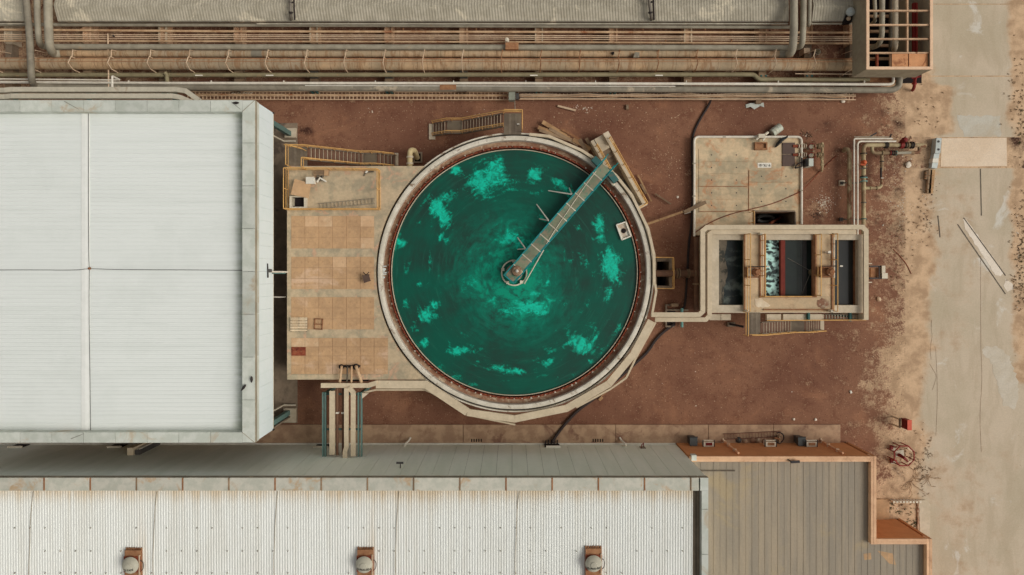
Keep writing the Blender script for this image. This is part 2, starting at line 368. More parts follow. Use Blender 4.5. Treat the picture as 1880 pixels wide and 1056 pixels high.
def fillet(pts, rad, n=6):
    pts = [Vector(p) for p in pts]; out = [pts[0]]
    for i in range(1, len(pts) - 1):
        a, b, c = pts[i - 1], pts[i], pts[i + 1]
        u, v = (a - b), (c - b); r = min(rad, u.length * .49, v.length * .49)
        p0 = b + u.normalized() * r; p1 = b + v.normalized() * r
        for k in range(n + 1):
            t = k / n; out.append(p0 * (1 - t) ** 2 + b * 2 * t * (1 - t) + p1 * t * t)
    return out + [pts[-1]]
def thing(name, label, cat, loc=(0, 0, 0), group=None):
    o = bpy.data.objects.new(name, None); COL.objects.link(o)
    o.location = Vector(loc); o['_o'] = tuple(loc); o.empty_display_size = .3
    o['label'] = label; o['category'] = cat
    if group: o['group'] = group
    return o
def tag(o, label, cat, group=None):
    o['label'] = label; o['category'] = cat
    if group: o['group'] = group
    return o
def kind(o, k): o['kind'] = k; return o
def copy_tree(o, loc, label, parent=None):
    c = o.copy(); COL.objects.link(c)
    if parent is None:
        c.location = Vector(loc); c['label'] = label; c['_o'] = tuple(loc)
    else: c.parent = parent
    for ch in list(o.children): copy_tree(ch, None, None, c)
    return c
def chaikin(pts, n=3):
    pts = [Vector(p) for p in pts]
    for _ in range(n):
        q = [pts[0]]
        for a, b in zip(pts, pts[1:]): q += [a * .75 + b * .25, a * .25 + b * .75]
        pts = q + [pts[-1]]
    return pts
def smooth01(a, b, x):
    t = max(0.0, min(1.0, (x - a) / (b - a))); return t * t * (3 - 2 * t)

# ================================================================== SETTING
def frange(a, b, st):
    out = []; v = a
    while v < b - 1e-6: out.append(v); v += st
    return out + [b]
HOLES = [(1204, 479, 1229, 526), (1387, 391, 1459, 411)]       # pit beside the tank, sump opening (photo px at ground level)
gx = sorted(set([-8000, -3000, -900, -300] + frange(-60, 1940, 12) + [2300, 3200, 6000, 10000] + [h[0] for h in HOLES] + [h[2] for h in HOLES]))
gy = sorted(set([-8000, -3000, -900, -300] + frange(-60, 1116, 12) + [1500, 2500, 5000, 9000] + [h[1] for h in HOLES] + [h[3] for h in HOLES]))
DUSTS = [(1590, 706, 26, 12, .75), (1500, 388, 26, 20, .45), (1570, 613, 18, 12, .4), (1640, 640, 40, 120, .25), (1480, 545, 30, 15, .15), (1650, 690, 40, 60, .3), (1700, 200, 60, 60, .35), (1660, 170, 40, 40, .4)]
DARKS = [(560, 238, 24, 16, .8), (540, 262, 14, 20, .8), (1516, 232, 34, 26, .45), (1700, 390, 24, 45, .55), (1712, 355, 20, 40, .6), (1500, 400, 22, 22, .6), (1480, 250, 14, 14, .6), (1676, 850, 35, 35, .5), (1690, 815, 16, 26, .5), (1866, 200, 18, 60, .7), (1874, 420, 16, 80, .8), (1868, 500, 18, 60, .6), (1650, 430, 34, 60, .5), (1664, 300, 30, 30, .4), (1690, 340, 30, 60, .5), (1640, 500, 26, 30, .4), (1655, 222, 44, 20, .4), (1670, 930, 30, 30, .35), (1868, 330, 14, 40, .6), (1872, 610, 12, 30, .5), (1630, 560, 14, 14, .4), (1700, 300, 12, 30, .4), (1608, 470, 14, 40, .3), (1540, 235, 14, 12, .4), (1690, 260, 18, 22, .3), (1655, 500, 18, 30, .3), (1870, 255, 14, 60, .55), (740, 260, 40, 20, .1), (1420, 720, 60, 30, .05), (1640, 180, 30, 14, .3), (1720, 470, 26, 30, .35), *[(1590 + 120 * ((k * .6180339) % 1), 190 + k * 9.5, 8 + 14 * ((k * .371) % 1), 7 + 12 * ((k * .733) % 1), .35 + .4 * ((k * .47) % 1)) for k in range(36)], *[(1858 + 30 * ((k * .6180339) % 1), 160 + k * 19, 7 + 8 * ((k * .371) % 1), 10 + 18 * ((k * .733) % 1), .5 + .4 * ((k * .47) % 1)) for k in range(22)], *[(1630 + 66 * ((k * .6180339) % 1), 800 + k * 6.5, 5 + 9 * ((k * .371) % 1), 5 + 8 * ((k * .733) % 1), .4 + .4 * ((k * .47) % 1)) for k in range(20)]]
def dust_at(x, y):
    w = mnoise.noise(Vector((x / 70, y / 70, 3.1))) * 26 + mnoise.noise(Vector((x / 22, y / 22, 7.7))) * 10
    edge = 1640 if y < 330 else (1640 + (y - 330) * .02)
    if y > 640: edge = 1632
    if y > 880: edge = 1600
    if y < 190: edge = 1648
    d = smooth01(edge - 60, edge + 45, x + w)
    if 185 < y < 660 and x < 1760:
        k_ = smooth01(185, 230, y) * smooth01(660, 600, y)
        d2 = .80 * smooth01(edge - 80, edge + 95, x + w) + .25 * math.exp(-((x - 1672 - w * .5) / 11) ** 2) * smooth01(300, 360, y)
        d = d * (1 - k_) + d2 * k_
    d = d * .86 + .16 * smooth01(1470, 1640, x) + .05 * smooth01(1000, 1500, x)
    if y < 185 and x < 1650: d = max(d, .30 + .3 * smooth01(500, 0, x))
    for (a, b, rx, ry, k) in DUSTS:
        d = max(d, k * math.exp(-(((x - a) / rx) ** 2 + ((y - b) / ry) ** 2)))
    return d
def dark_at(x, y):
    d = 0.0
    for (a, b, rx, ry, k) in DARKS:
        d = max(d, k * math.exp(-(((x - a) / rx) ** 2 + ((y - b) / ry) ** 2)))
    return d
def grid_mesh(name, xs, ys, z, mat, attr_fns, skip=None, zf=None):
    mb = MB(); nx = len(xs)
    vs = [(X(x), Y(y), z + (zf(x, y) if zf else 0)) for y in ys for x in xs]
    fs = []
    for j in range(len(ys) - 1):
        for i in range(nx - 1):
            cx, cy = (xs[i] + xs[i + 1]) / 2, (ys[j] + ys[j + 1]) / 2
            if skip and skip(cx, cy): continue
            fs.append((j * nx + i, (j + 1) * nx + i, (j + 1) * nx + i + 1, j * nx + i + 1))
    mb.add(vs, fs)
    return mb.build(name, mat, None, True, {k: [f(x, y) for y in ys for x in xs] for k, f in attr_fns.items()})
in_hole = lambda x, y: any(a < x < c and b < y < d for a, b, c, d in HOLES)
ground = kind(grid_mesh('ground', gx, gy, 0, soil_material(), {'dust': dust_at, 'dark': dark_at}, in_hole), 'structure')
def ragged(pts, amp=1.2, step=6):
    out = []
    for a, b in zip(pts, pts[1:] + pts[:1]):
        n = max(1, int(math.hypot(b[0] - a[0], b[1] - a[1]) / step))
        for i in range(n):
            t = i / n; out.append((a[0] + (b[0] - a[0]) * t + random.uniform(-amp, amp), a[1] + (b[1] - a[1]) * t + random.uniform(-amp, amp)))
    return out
# ---- concrete road along the east side, cast in bays, its edges lost under dust
def road_dust(x, y):
    w = mnoise.noise(Vector((x / 60, y / 60, 1.3))) * 20 + mnoise.noise(Vector((x / 18, y / 18, 5))) * 8
    inner = 1722 if y < 160 else (1742 if y < 320 else 1722)
    if 160 < y < 245: inner = 1765
    if 245 < y < 310: inner = 1730
    if y > 640: inner = 1706
    if y < 110: inner = 1700
    left = 1 - smooth01(inner - 34, inner + 22, x + w)
    right = smooth01(1838, 1872, x + w * .7)
    if 480 < y < 700: right = max(right * .8, 0)
    if y > 700: right = smooth01(1885, 1930, x + w)
    mid = .34 if 310 < y < 640 and x < 1790 else .18
    if y > 820: mid = .38 - .1 * smooth01(1750, 1850, x)
    return max(left, right, mid)
road_mat = road_material()
bays = [(-60, 7.0), (8.6, 139), (141, 252), (309, 1116)]
for k, (y0, y1) in enumerate(bays):
    xs = frange(1662, 1884, 10); ys = sorted(set(frange(y0, y1, 10)))
    kind(grid_mesh('road', xs, ys, .006 - .0006 * k, road_mat, {'dust': road_dust}), 'structure')
pale_slab = slab_material('road_bay_pale', (208, 188, 164), (200, 178, 152))
m = MB(); m.pprism([(1729, 254), (1848, 253), (1849, 305), (1727, 306)], -.05, .016); kind(m.build('road', pale_slab), 'structure')
bluish = slab_material('road_patch_grey', (180, 174, 160), (172, 160, 140))
m = MB(); m.pprism(ragged([(1758, 213), (1836, 213), (1838, 250), (1772, 250), (1764, 236)], 2.2, 5), -.05, .011); kind(m.build('road_patch', bluish), 'structure')
white_fill = slab_material('road_patch_white', (214, 202, 186), (204, 190, 172))
m = MB(); m.pprism(ragged([(1769, 403), (1774, 402), (1843, 502), (1838, 508), (1829, 506), (1773, 422)]), -.05, .014); kind(m.build('road_patch', white_fill), 'structure')
m = MB(); m.pprism(ragged([(1846, 512), (1858, 520), (1860, 530), (1850, 537), (1843, 524)]), -.05, .014); kind(m.build('road_patch', white_fill), 'structure')
wash = slab_material('road_patch_wash', (178, 166, 146), (188, 178, 162))
m = MB(); m.pprism(ragged([(1800, 640), (1830, 634), (1850, 650), (1866, 690), (1872, 730), (1862, 750), (1846, 748), (1832, 710), (1818, 665)], 3.0, 5), -.05, .011); kind(m.build('road_patch', wash), 'structure')
for pts in ([(1722, 396), (1726, 436)], [(1769, 400), (1846, 506)], [(1758, 412), (1846, 540)], [(1800, 310), (1802, 396)]):
    mm = MB(); q = [P(a, b, .012) for a, b in pts]
    mm.beam(q[0], q[1], .07, .02); kind(mm.build('road_joint', 'pipe_dark'), 'structure')
for pts in ([(1711, 588), (1709, 606), (1712, 616), (1708, 640), (1709, 660)], [(1706, 668), (1712, 676), (1719, 690), (1716, 704), (1712, 716)], [(1800, 640), (1803, 700), (1799, 760), (1802, 830)], [(1718, 640), (1722, 720), (1719, 800)], [(1801, 470), (1800, 560), (1802, 640)]):
    q = [P(a + random.uniform(-1, 1), b, .010) for a, b in pts]; mm = MB(); mm.tube(chaikin(q, 2), .009, 5); kind(mm.build('road_crack', 'launder_brown'), 'structure')
# ---- concrete pads, the apron at the long hall
m = MB(); m.pprism([(-420, 226), (546, 226), (546, 777), (-420, 777)], -.1, .05); kind(m.build('pad_floor', 'pad_concrete'), 'structure')
m = MB()
for a, b in ((-420, 640), (641, 850), (851, 1130), (1131, 1300), (1301, 1420), (1421, 1543)): m.pbox(a, 780, b, 818, -.1, .12)
kind(m.build('pavement', 'apron'), 'structure')

# ================================================================== CLARIFIER TANK
ZT, ZW = 3.5, 3.02
TC = P(944.5, 500.3, ZW); tcx, tcy = TC.x, TC.y
def tr(rpx, z): return rpx * S(z)
tank = thing('clarifier_tank', 'big round concrete settling tank full of green water with rusty overflow channel', 'tank', (tcx, tcy, 0))
c2 = (tcx, tcy)
mb = MB(); mb.lathe(c2, [(tr(243, ZT), 2.86), (tr(243, ZT), ZT), (tr(243.6, ZT), ZT + .015), (tr(250.4, ZT), ZT + .015), (tr(251, ZT), ZT), (tr(251, ZT), 0)], 180)
mb.build('tank_wall', 'rim_white', tank)
mb = MB(); mb.lathe(c2, [(tr(232, ZW), 2.80), (tr(232, ZW), 2.91), (tr(238, ZW), 2.90), (tr(243.5, ZW), 2.92), (tr(246, ZW), 2.92)], 180)
mb.build('overflow_channel', 'launder_brown', tank)
mb = MB(); n = 720; vs = []; fs = []
for k in range(n):
    a = 2 * math.pi * k / n; zt = 3.30 if k % 4 < 2 else 3.22
    for r in (tr(229.6, 3.3), tr(231.2, 3.3)):
        vs += [(tcx + r * math.cos(a), tcy + r * math.sin(a), 2.7), (tcx + r * math.cos(a), tcy + r * math.sin(a), zt)]
for k in range(n):
    a, b = k * 4, ((k + 1) % n) * 4
    fs += [(a, b, b + 1, a + 1), (a + 2, a + 3, b + 3, b + 2), (a + 1, b + 1, b + 3, a + 3)]
mb.add(vs, fs); 
mb.lathe(c2, [(tr(231.4, 3.2), 3.04), (tr(233.4, 3.2), 3.05), (tr(233.4, 3.2), 2.9)], 180)
mb.build('toothed_weir', 'rust_red', tank)
for k in range(96):
    a = 2 * math.pi * (k + random.uniform(-.25, .25)) / 96; ca, sa = math.cos(a), math.sin(a); mb = MB()
    r0, r1 = tr(231.5, 3.2), tr(random.uniform(233.0, 234.6), 3.2)
    mb.beam((tcx + r0 * ca, tcy + r0 * sa, 3.08), (tcx + r1 * ca, tcy + r1 * sa, 3.08), random.uniform(.05, .12), .05)
    mb.build('weir_clamp', 'rim_white' if random.random() < .6 else 'launder_brown', tank)
mb = MB(); mb.lathe(c2, [(tr(225.2, 3.16), 2.7), (tr(225.2, 3.16), 3.16), (tr(226.3, 3.16), 3.16), (tr(226.3, 3.16), 2.7)], 180)
mb.build('scum_baffle', 'concrete_pale', tank)
mb = MB(); mb.lathe(c2, [(tr(254.2, 3.3), 0), (tr(254.2, 3.3), 3.30), (tr(256.6, 3.3), 3.30), (tr(256.6, 3.3), 0)], 180)
mb.build('outer_lip', 'rim_white', tank)
mb = MB(); mb.lathe(c2, [(tr(250.9, 3.0), 3.0), (tr(254.5, 3.0), 3.0)], 180); mb.build('groove_floor', 'dark_grey', tank)
# centre column: feedwell ring and pale disc
FC = P(944, 501, 3.25)
mb = MB(); fr = tr(24.2, 3.25); mb.lathe(FC, [(fr - .09, 2.8), (fr - .09, 3.25), (fr, 3.25), (fr, 2.8)], 72); mb.build('feedwell_ring', 'off_white', tank)
mb = MB(); mb.lathe(FC, [(0.0, 3.12), (tr(15, 3.2), 3.12), (tr(15.6, 3.2), 3.02), (tr(15.6, 3.2), 2.6)], 48); mb.build('centre_column', 'feedwell_pink', tank)
for k in range(5):
    a = R(20 + 72 * k); q = Vector((FC.x + (fr - .1) * math.cos(a), FC.y + (fr - .1) * math.sin(a), 3.2))
    m2 = MB(); m2.box(q.x - .1, q.x + .1, q.y - .1, q.y + .1, 3.0, 3.27); m2.build('ring_bracket', 'off_white', tank)
# green water with drifting scum
SC = [(893, 330, 40, 28, 0, .95), (864, 334, 12, 9, 0, .8), (906, 306, 22, 12, -.3, .9), (918, 290, 16, 8, -.4, .6), (808, 388, 14, 30, .55, .95), (822, 360, 18, 12, .2, .6), (838, 313, 12, 9, 0, .8), (984, 318, 13, 15, -.4, .9),
      (1024, 334, 15, 9, -.6, .85), (1040, 350, 26, 10, -.7, .7), (1100, 424, 13, 26, .1, .85), (1122, 492, 17, 34, .1, 1.0), (1131, 480, 12, 18, 0, .8), (1116, 540, 10, 20, .1, .7), (1070, 634, 26, 20, 0, .85), (1092, 612, 9, 18, 0, .6), (1130, 603, 18, 14, -.3, .5),
      (784, 579, 20, 12, 0, .95), (799, 560, 9, 12, 0, .7), (780, 628, 8, 9, 0, .8), (846, 643, 26, 9, .15, .85), (868, 638, 7, 6, 0, .7), (908, 676, 26, 7, .1, .75), (938, 682, 30, 8, 0, .9), (966, 683, 10, 6, 0, .6), (736, 448, 12, 10, .2, .85), (811, 434, 9, 7, -.6, .75),
      (742, 556, 8, 14, .2, .55), (878, 664, 6, 4, -.5, .6), (1010, 645, 10, 8, 0, .75), (1009, 662, 5, 5, 0, .7), (1040, 610, 7, 7, 0, .6), (1052, 688, 9, 12, 0, .5), (998, 690, 16, 6, -.3, .4), (1018, 690, 10, 7, 0, .45), (950, 443, 38, 16, -.2, .85), (762, 602, 9, 12, .4, .6), (770, 522, 6, 9, 0, .5), (806, 690, 10, 5, .5, .6), (832, 694, 14, 5, .3, .55), (866, 706, 14, 5, .2, .5), (1084, 662, 10, 6, -.4, .6), (1104, 640, 8, 8, 0, .5), (1122, 582, 8, 12, 0, .55), (752, 580, 6, 8, 0, .5), (905, 660, 10, 4, 0, .5), (1000, 668, 12, 5, -.2, .55), (930, 700, 16, 4, 0, .5), (975, 455, 14, 10, 0, .6), (880, 640, 8, 5, 0, .5), (995, 402, 10, 10, 0, .55), (1055, 415, 9, 9, 0, .45),
      (970, 563, 36, 14, -.25, .92), (938, 570, 32, 11, .1, .78), (990, 545, 22, 10, -.5, .6), (900, 470, 22, 18, 0, .42), (865, 520, 20, 30, 0, .32), (1000, 520, 24, 18, 0, .45), (1060, 480, 26, 20, 0, .35), (790, 480, 5, 26, 0, .45), (905, 552, 12, 16, .4, .45), (1030, 560, 18, 14, 0, .3), (800, 680, 20, 6, .3, .25), (900, 700, 20, 6, 0, .25), (980, 720, 20, 5, 0, .3), (745, 500, 8, 8, -.6, .5), (770, 410, 8, 8, 0, .35), (1085, 560, 12, 12, 0, .25)]
wrings = [0, 4, 8, 12, 16] + frange(20, 226.5, 3.2); NA = 384
vs = [(tcx, tcy, ZW)]; sc_v = [0.0]; gl = [.5]; rad = [0.0]; ang = [0.0]
def scum_at(x, y):
    s_ = 0.0
    for (a, b, rx, ry, rot, k) in SC:
        dx, dy = x - a, y - b; ca, sa = math.cos(rot), math.sin(rot)
        u, v = dx * ca - dy * sa, dx * sa + dy * ca
        e = (u / rx) ** 2 + (v / ry) ** 2
        if e < 9: s_ = max(s_, k * math.exp(-e * .75))
    rr_ = math.hypot(x - 944, y - 505)
    return max(s_, .05 + .12 * math.exp(-(rr_ / 90) ** 2) + .10 * mnoise.noise(Vector((x / 45, y / 45, 2.2))) - .25 * smooth01(190, 222, rr_))
def glow_at(x, y):
    r = math.hypot(x - 944, y - 505)
    g = .78 * math.exp(-(max(0, r - 20) / 95) ** 2) + .30 * math.exp(-((x - 962) ** 2 + (y - 562) ** 2) / 45 ** 2) + .22 * math.exp(-((x - 945) ** 2 + (y - 440) ** 2) / 40 ** 2)
    g *= 1 - .45 * smooth01(945, 1090, x) * smooth01(120, 40, abs(y - 470))
    return g
for rp in wrings[1:]:
    for k in range(NA):
        a = 2 * math.pi * k / NA; r = tr(rp, ZW)
        vs.append((tcx + r * math.cos(a), tcy + r * math.sin(a), ZW))
        px, py = 944.5 + rp * math.cos(a), 500.3 - rp * math.sin(a)
        sc_v.append(scum_at(px, py)); gl.append(glow_at(px, py)); rad.append(rp / 24.0); ang.append(a if a < math.pi else 2 * math.pi - a)
fs = [(0, 1 + k, 1 + (k + 1) % NA) for k in range(NA)]
for j in range(len(wrings) - 2):
    for k in range(NA):
        a, b = 1 + j * NA + k, 1 + j * NA + (k + 1) % NA
        fs.append((a, a + NA, b + NA, b))
mb = MB(); mb.add(vs, fs)
kind(mb.build('water', water_material(), None, True, {'scum': sc_v, 'glow': gl, 'rad': rad, 'ang': ang}), 'structure')

# ---- access bridge from the rim to the centre
ZD = 4.0
a0, a1 = P(935.2, 511.5, ZD), P(1113, 305.5, ZD)       # bridge axis
ax = (a1 - a0); L = ax.length; ax.normalize(); sd = Vector((ax.y, -ax.x, 0))     # sd points to the south-east side
hw = 11.0 * S(ZD)
br = thing('access_bridge', 'long narrow teal walkway bridge from the tank rim to its centre', 'bridge', (a0.x, a0.y, 0))
def bp(t, s_, z): return Vector((a0.x, a0.y, 0)) + ax * t + sd * s_ + Vector((0, 0, z))
nb = 11
for k in range(nb):
    t0, t1 = L * k / nb + .03, L * (k + 1) / nb - .03
    mb = MB(); e = hw - .04; t = t0
    mb.hexa([bp(t0, -e, ZD - .04), bp(t1, -e, ZD - .04), bp(t1, e, ZD - .04), bp(t0, e, ZD - .04)], [bp(t0, -e, ZD), bp(t1, -e, ZD), bp(t1, e, ZD), bp(t0, e, ZD)])
    mb.build('deck_grating', 'feedwell_pink' if k == 0 else 'deck_green', br) if 'deck_green' in _M else mb.build('deck_grating', M('deck_green', (122, 128, 104), (138, 124, 104), mixamt=.9, stain=(90, 122, 100), st_lo=.5, st_hi=.64, st_scale=1.2, rough=.8, var=.3, rnd=.12), br)
for k in range(1, nb):
    t0 = L * k / nb; mb = MB(); mb.beam(bp(t0, -hw, ZD - .02), bp(t0, hw, ZD - .02), .07, .10); mb.build('cross_beam', 'off_white', br)
for s_ in (-1, 1):
    mb = MB(); mb.beam(bp(-.02, s_ * hw, ZD - .2), bp(L + .45, s_ * hw, ZD - .2), .10, .42); mb.build('girder', 'teal_paint', br)
    mb = MB(); mb.tube([bp(0, s_ * (hw + .03), ZD + 1.0), bp(L + .5, s_ * (hw + .03), ZD + 1.0)], .035, 8); mb.build('handrail', 'teal_paint', br)
    mb = MB(); mb.tube([bp(0, s_ * (hw + .03), ZD + .5), bp(L + .5, s_ * (hw + .03), ZD + .5)], .025, 8); mb.build('mid_rail', 'teal_paint', br)
    for k in range(10):
        mb = MB(); t0 = .05 + (L + .4) * k / 9; mb.tube([bp(t0, s_ * (hw + .03), ZD), bp(t0, s_ * (hw + .03), ZD + 1.0)], .025, 6); mb.build('rail_post', 'teal_paint', br)
mb = MB(); mb.beam(bp(-.05, -hw - .05, ZD - .1), bp(-.05, hw + .05, ZD - .1), .10, .5); mb.build('end_beam', 'teal_paint', br)
mb = MB(); mb.tube([bp(-.05, -hw - .03, ZD + 1), bp(-.05, hw + .03, ZD + 1)], .035, 8); mb.build('handrail', 'teal_paint', br)
# drive unit at the centre end
mb = MB(); q = bp(.72, .05, 0); mb.lathe(q, [(0, 4.42), (.10, 4.40), (.13, 4.32), (.30, 4.24), (.36, 4.10), (.36, 4.0)], 24); mb.build('drive_unit', 'launder_brown', br)
mb = MB(); mb.lathe(q, [(0, 4.56), (.07, 4.53), (.11, 4.46), (.11, 4.38)], 16); mb.build('drive_cap', 'white_paint', br)
# cable lying along the deck, teal end carriage with wheels on the rim
cb = [bp(L * f, s_ * hw, ZD + .03) for f, s_ in ((.93, -.75), (.8, -.55), (.62, -.05), (.45, .45), (.34, .9))]
mb = MB(); mb.tube(chaikin(cb, 2), .028, 6); mb.build('deck_cable', 'off_white', br)
for (pa, pb) in (((1089, 291), (1103, 304)), ((1119, 318), (1131, 334))):
    A, B = P(*pa, 3.95), P(*pb, 3.95); mb = MB(); mb.beam(A, B, .42, .34); cr = mb.build('end_carriage', 'teal_plate', br)
    for f in (.15, .85):
        c = A.lerp(B, f); d = (B - A).normalized(); w = d.cross(Vector((0, 0, 1)))
        m2 = MB(); m2.tube([Vector((c.x, c.y, 3.66)) - w * .06, Vector((c.x, c.y, 3.66)) + w * .06], .15, 14); m2.build('wheel', 'black_rubber', cr)
A, B = P(1098, 300, 3.92), P(1126, 327, 3.92); mb = MB(); mb.beam(A, B, .16, .14); mb.build('carriage_beam', 'teal_plate', br)
# hanging scraper struts
for (px, py, ends) in ((1050, 357, ((1006, 350), (1045, 345))), (1007, 405, ((990, 402), (985, 375))), (965, 457, ((950, 458), (950, 436)))):
    T = P(px, py, 3.9)
    for (qx, qy) in ends:
        mb = MB(); mb.tube([T, P(qx, qy, 2.98)], [.05, .035], 8); mb.build('scraper_strut', 'white_paint', br)
mb = MB(); mb.tube([P(998, 459, 3.95), P(962.5, 521, 3.3)], .045, 8); mb.build('skimmer_pipe', 'off_white', br)
# scum trough at the water's edge
st = thing('scum_trough', 'white square scum trough at the water edge inside the round tank', 'trough', P(1146, 425, 3.0))
cs = [P(*c, 3.2) for c in ((1132, 413), (1149, 407.5), (1158.5, 433.5), (1142, 440.5))]
mb = MB()
for a, b in zip(cs, cs[1:] + cs[:1]): mb.beam(Vector((a.x, a.y, 3.05)), Vector((b.x, b.y, 3.05)), .08, .34)
mb.build('trough_wall', 'white_paint', st)
cc = sum(cs, Vector()) / 4; inn = [cc + (c - cc) * .93 for c in cs]
mb = MB(); mb.prism([(c.x, c.y) for c in inn], 2.9, 3.06); mb.build('trough_floor', M('trough_floor', (188, 184, 170), (150, 126, 104), mixamt=.9, scale=1.5, stain=(70, 60, 52), st_lo=.58, st_hi=.66, st_scale=1.6), st)
mb = MB(); mb.lathe(cc, [(0, 3.1), (.17, 3.09), (.17, 3.0)], 16); mb.build('outlet', 'dark_void', st)
# ---- small fittings on the rim
v = thing('rim_nozzle', 'pale spray nozzle on the tank rim beside the bridge carriage', 'nozzle', P(1124, 336, ZT))
mb = MB(); mb.tube([P(1121, 331, 3.7), P(1127, 341, 3.7)], .11, 10); mb.build('nozzle_body', 'off_white', v)
mb = MB(); mb.lathe(P(1124, 336, 3.7), [(.06, 3.5), (.06, 3.84), (.13, 3.88), (0, 3.9)], 12); mb.build('nozzle_cap', 'off_white', v)
v = thing('splash_cover', 'torn white plastic sheet caught on the rim above the west overflow channel', 'sheet', P(703, 498, 3.3))
mb = MB()
for k in range(7):
    y = 489 + k * 3.2; x0 = 700 + random.uniform(-1, 1); mb.beam(P(x0, y, 3.3), P(x0 + 8 + random.uniform(-2, 2), y + random.uniform(-2, 2), 3.25), random.uniform(.05, .12), .03)
mb.build('sheet_strips', 'blue_white', v)

# ================================================================== WEST PLATFORM (covered basin) AND ITS FITTINGS
pl = thing('roofed_basin', 'flat concrete tank roof with rows of tan cover slabs beside the round tank', 'basin', P(610, 500, 0))
arc = []
rr = 257.2
for k in range(41):
    yy = 305 + (697 - 305) * k / 40; dx = math.sqrt(rr * rr - (yy - 500.3) ** 2); arc.append((947 - dx, yy))
mb = MB(); mb.pprism([(527, 697), (527, 305)] + arc, 0, ZT); mb.build('roof_slab', 'concrete_platform', pl)
def slab_row(xs, ys):
    mb = MB(); mb.pbox(xs[0] + .2, ys[0] + .2, xs[-1] - .2, ys[-1] - .2, ZT - .02, ZT + .004); mb.build('joint_bed', M('joint_tan', (162, 130, 99), (150, 120, 92)), pl)
    for i in range(len(xs) - 1):
        for j in range(len(ys) - 1):
            mb = MB(); g = .38; hz = ZT + .022 + random.uniform(0, .006)
            mb.pbox(xs[i] + g, ys[j] + g, xs[i + 1] - g, ys[j + 1] - g, ZT - .02, hz)
            for fx in (.25, .75):
                cx_, cy_ = xs[i] + (xs[i + 1] - xs[i]) * fx, (ys[j] + ys[j + 1]) / 2
                mb.beam(P(cx_, cy_ - 1.6, hz + .012), P(cx_, cy_ + 1.6, hz + .012), .022, .02)
            mat = 'cover_tan'
            if (j == 0 and i < 2 and ys[0] > 610) or random.random() < .05: mat = M('cover_pale', (186, 154, 120), (178, 144, 110), stain=(194, 168, 136), st_lo=.5, st_hi=.7, rough=.9, rnd=.06)
            mb.build('cover_slab', mat, pl)
cx6 = [534.5 + 25.4 * k for k in range(7)]
slab_row(cx6, [396.5, 416.5, 436.5, 456.5]); slab_row(cx6, [471.5, 491.5, 511.5, 531.0]); slab_row(cx6, [545.5, 565.5, 585.5, 605.0])
slab_row([534.5 + 25.4 * k for k in range(8)], [620.5, 637, 653.6, 670.3, 687])
mb = MB(); mb.pbox(527.5, 688, 700, 697, ZT - .05, ZT + .03); mb.build('edge_kerb', 'concrete_platform', pl)
# hatch house with lid pushed aside
hb = thing('hatch', 'open square hatch with its tan lid pushed aside on the tank roof', 'hatch', P(548, 355, ZT))
mb = MB(); zz = ZT + .35
for (a, b, c, d) in ((531.5, 360, 535, 383), (558, 360, 562, 383), (535, 379.8, 558, 383), (535, 360, 558, 362)): mb.pbox(a, b, c, d, ZT, zz)
mb.build('hatch_frame', 'off_white', hb)
mb = MB(); mb.pbox(535, 362, 558, 379.8, ZT, ZT + .03, zz); mb.build('hatch_opening', 'dark_void', hb)
mb = MB(); mb.pprism([(541, 328.5), (571, 337), (566, 364), (533.5, 357)], ZT + .40, ZT + .48); mb.build('hatch_lid', 'cover_tan', hb)
mb = MB(); mb.pbox(536, 364, 540, 378, ZT + .03, ZT + .2); mb.build('ladder_top', 'pipe_grey', hb)
t = thing('white_bin', 'square white plastic box beside the open hatch on the tank roof', 'box', P(569, 331, ZT)); mb = MB(); mb.pbox(562, 325.5, 576, 337, ZT, ZT + .5); mb.build('bin_body', 'white_paint', t)
mb = MB(); mb.pbox(561.5, 325, 576.5, 337.5, ZT + .5, ZT + .56); mb.build('bin_lid', 'white_paint', t)
t = thing('pallet_scrap', 'broken wooden tray with orange end on the railed part of the tank roof', 'tray', P(588, 317, ZT))
for k in range(3):
    mb = MB(); mb.pbox(575, 313 + k * 3.4, 604, 315.5 + k * 3.4, ZT + .06, ZT + .12); mb.build('board', 'wood_grey', t)
for k in range(2):
    mb = MB(); mb.pbox(577 + 20 * k, 312.5, 580 + 20 * k, 323, ZT, ZT + .06); mb.build('bearer', 'wood', t)
mb = MB(); mb.pbox(595, 311.5, 603, 322.5, ZT + .12, ZT + .16); mb.build('end_panel', 'cover_tan', t)
t = thing('scrap_heap', 'small heap of dark tools and rags beside the white plastic box', 'scrap', P(585, 329, ZT))
for k in range(6):
    mb = MB(); a = random.uniform(0, 3); c = P(580 + 2.8 * k, 327.5 + random.uniform(-3, 3), ZT + .08)
    mb.beam(c - Vector((math.cos(a), math.sin(a), 0)) * .22, c + Vector((math.cos(a), math.sin(a), .1)) * .2, .10, .10); mb.build('tool', ['black_metal', 'pipe_dark', 'white_paint'][k % 3], t)
t = thing('hose_reel', 'pale hose nozzle lying in the railed corner of the tank roof', 'hose', P(677, 316, ZT))
mb = MB(); mb.tube(chaikin([P(668, 323, ZT + .04), P(671, 318, ZT + .06), P(676, 316, ZT + .06), P(686, 315, ZT + .06)], 2), .05, 8); mb.build('hose', 'pipe_dark', t)
mb = MB(); mb.tube([P(671, 317, ZT + .1), P(675, 314, ZT + .1)], .07, 8); mb.build('nozzle', 'white_paint', t)

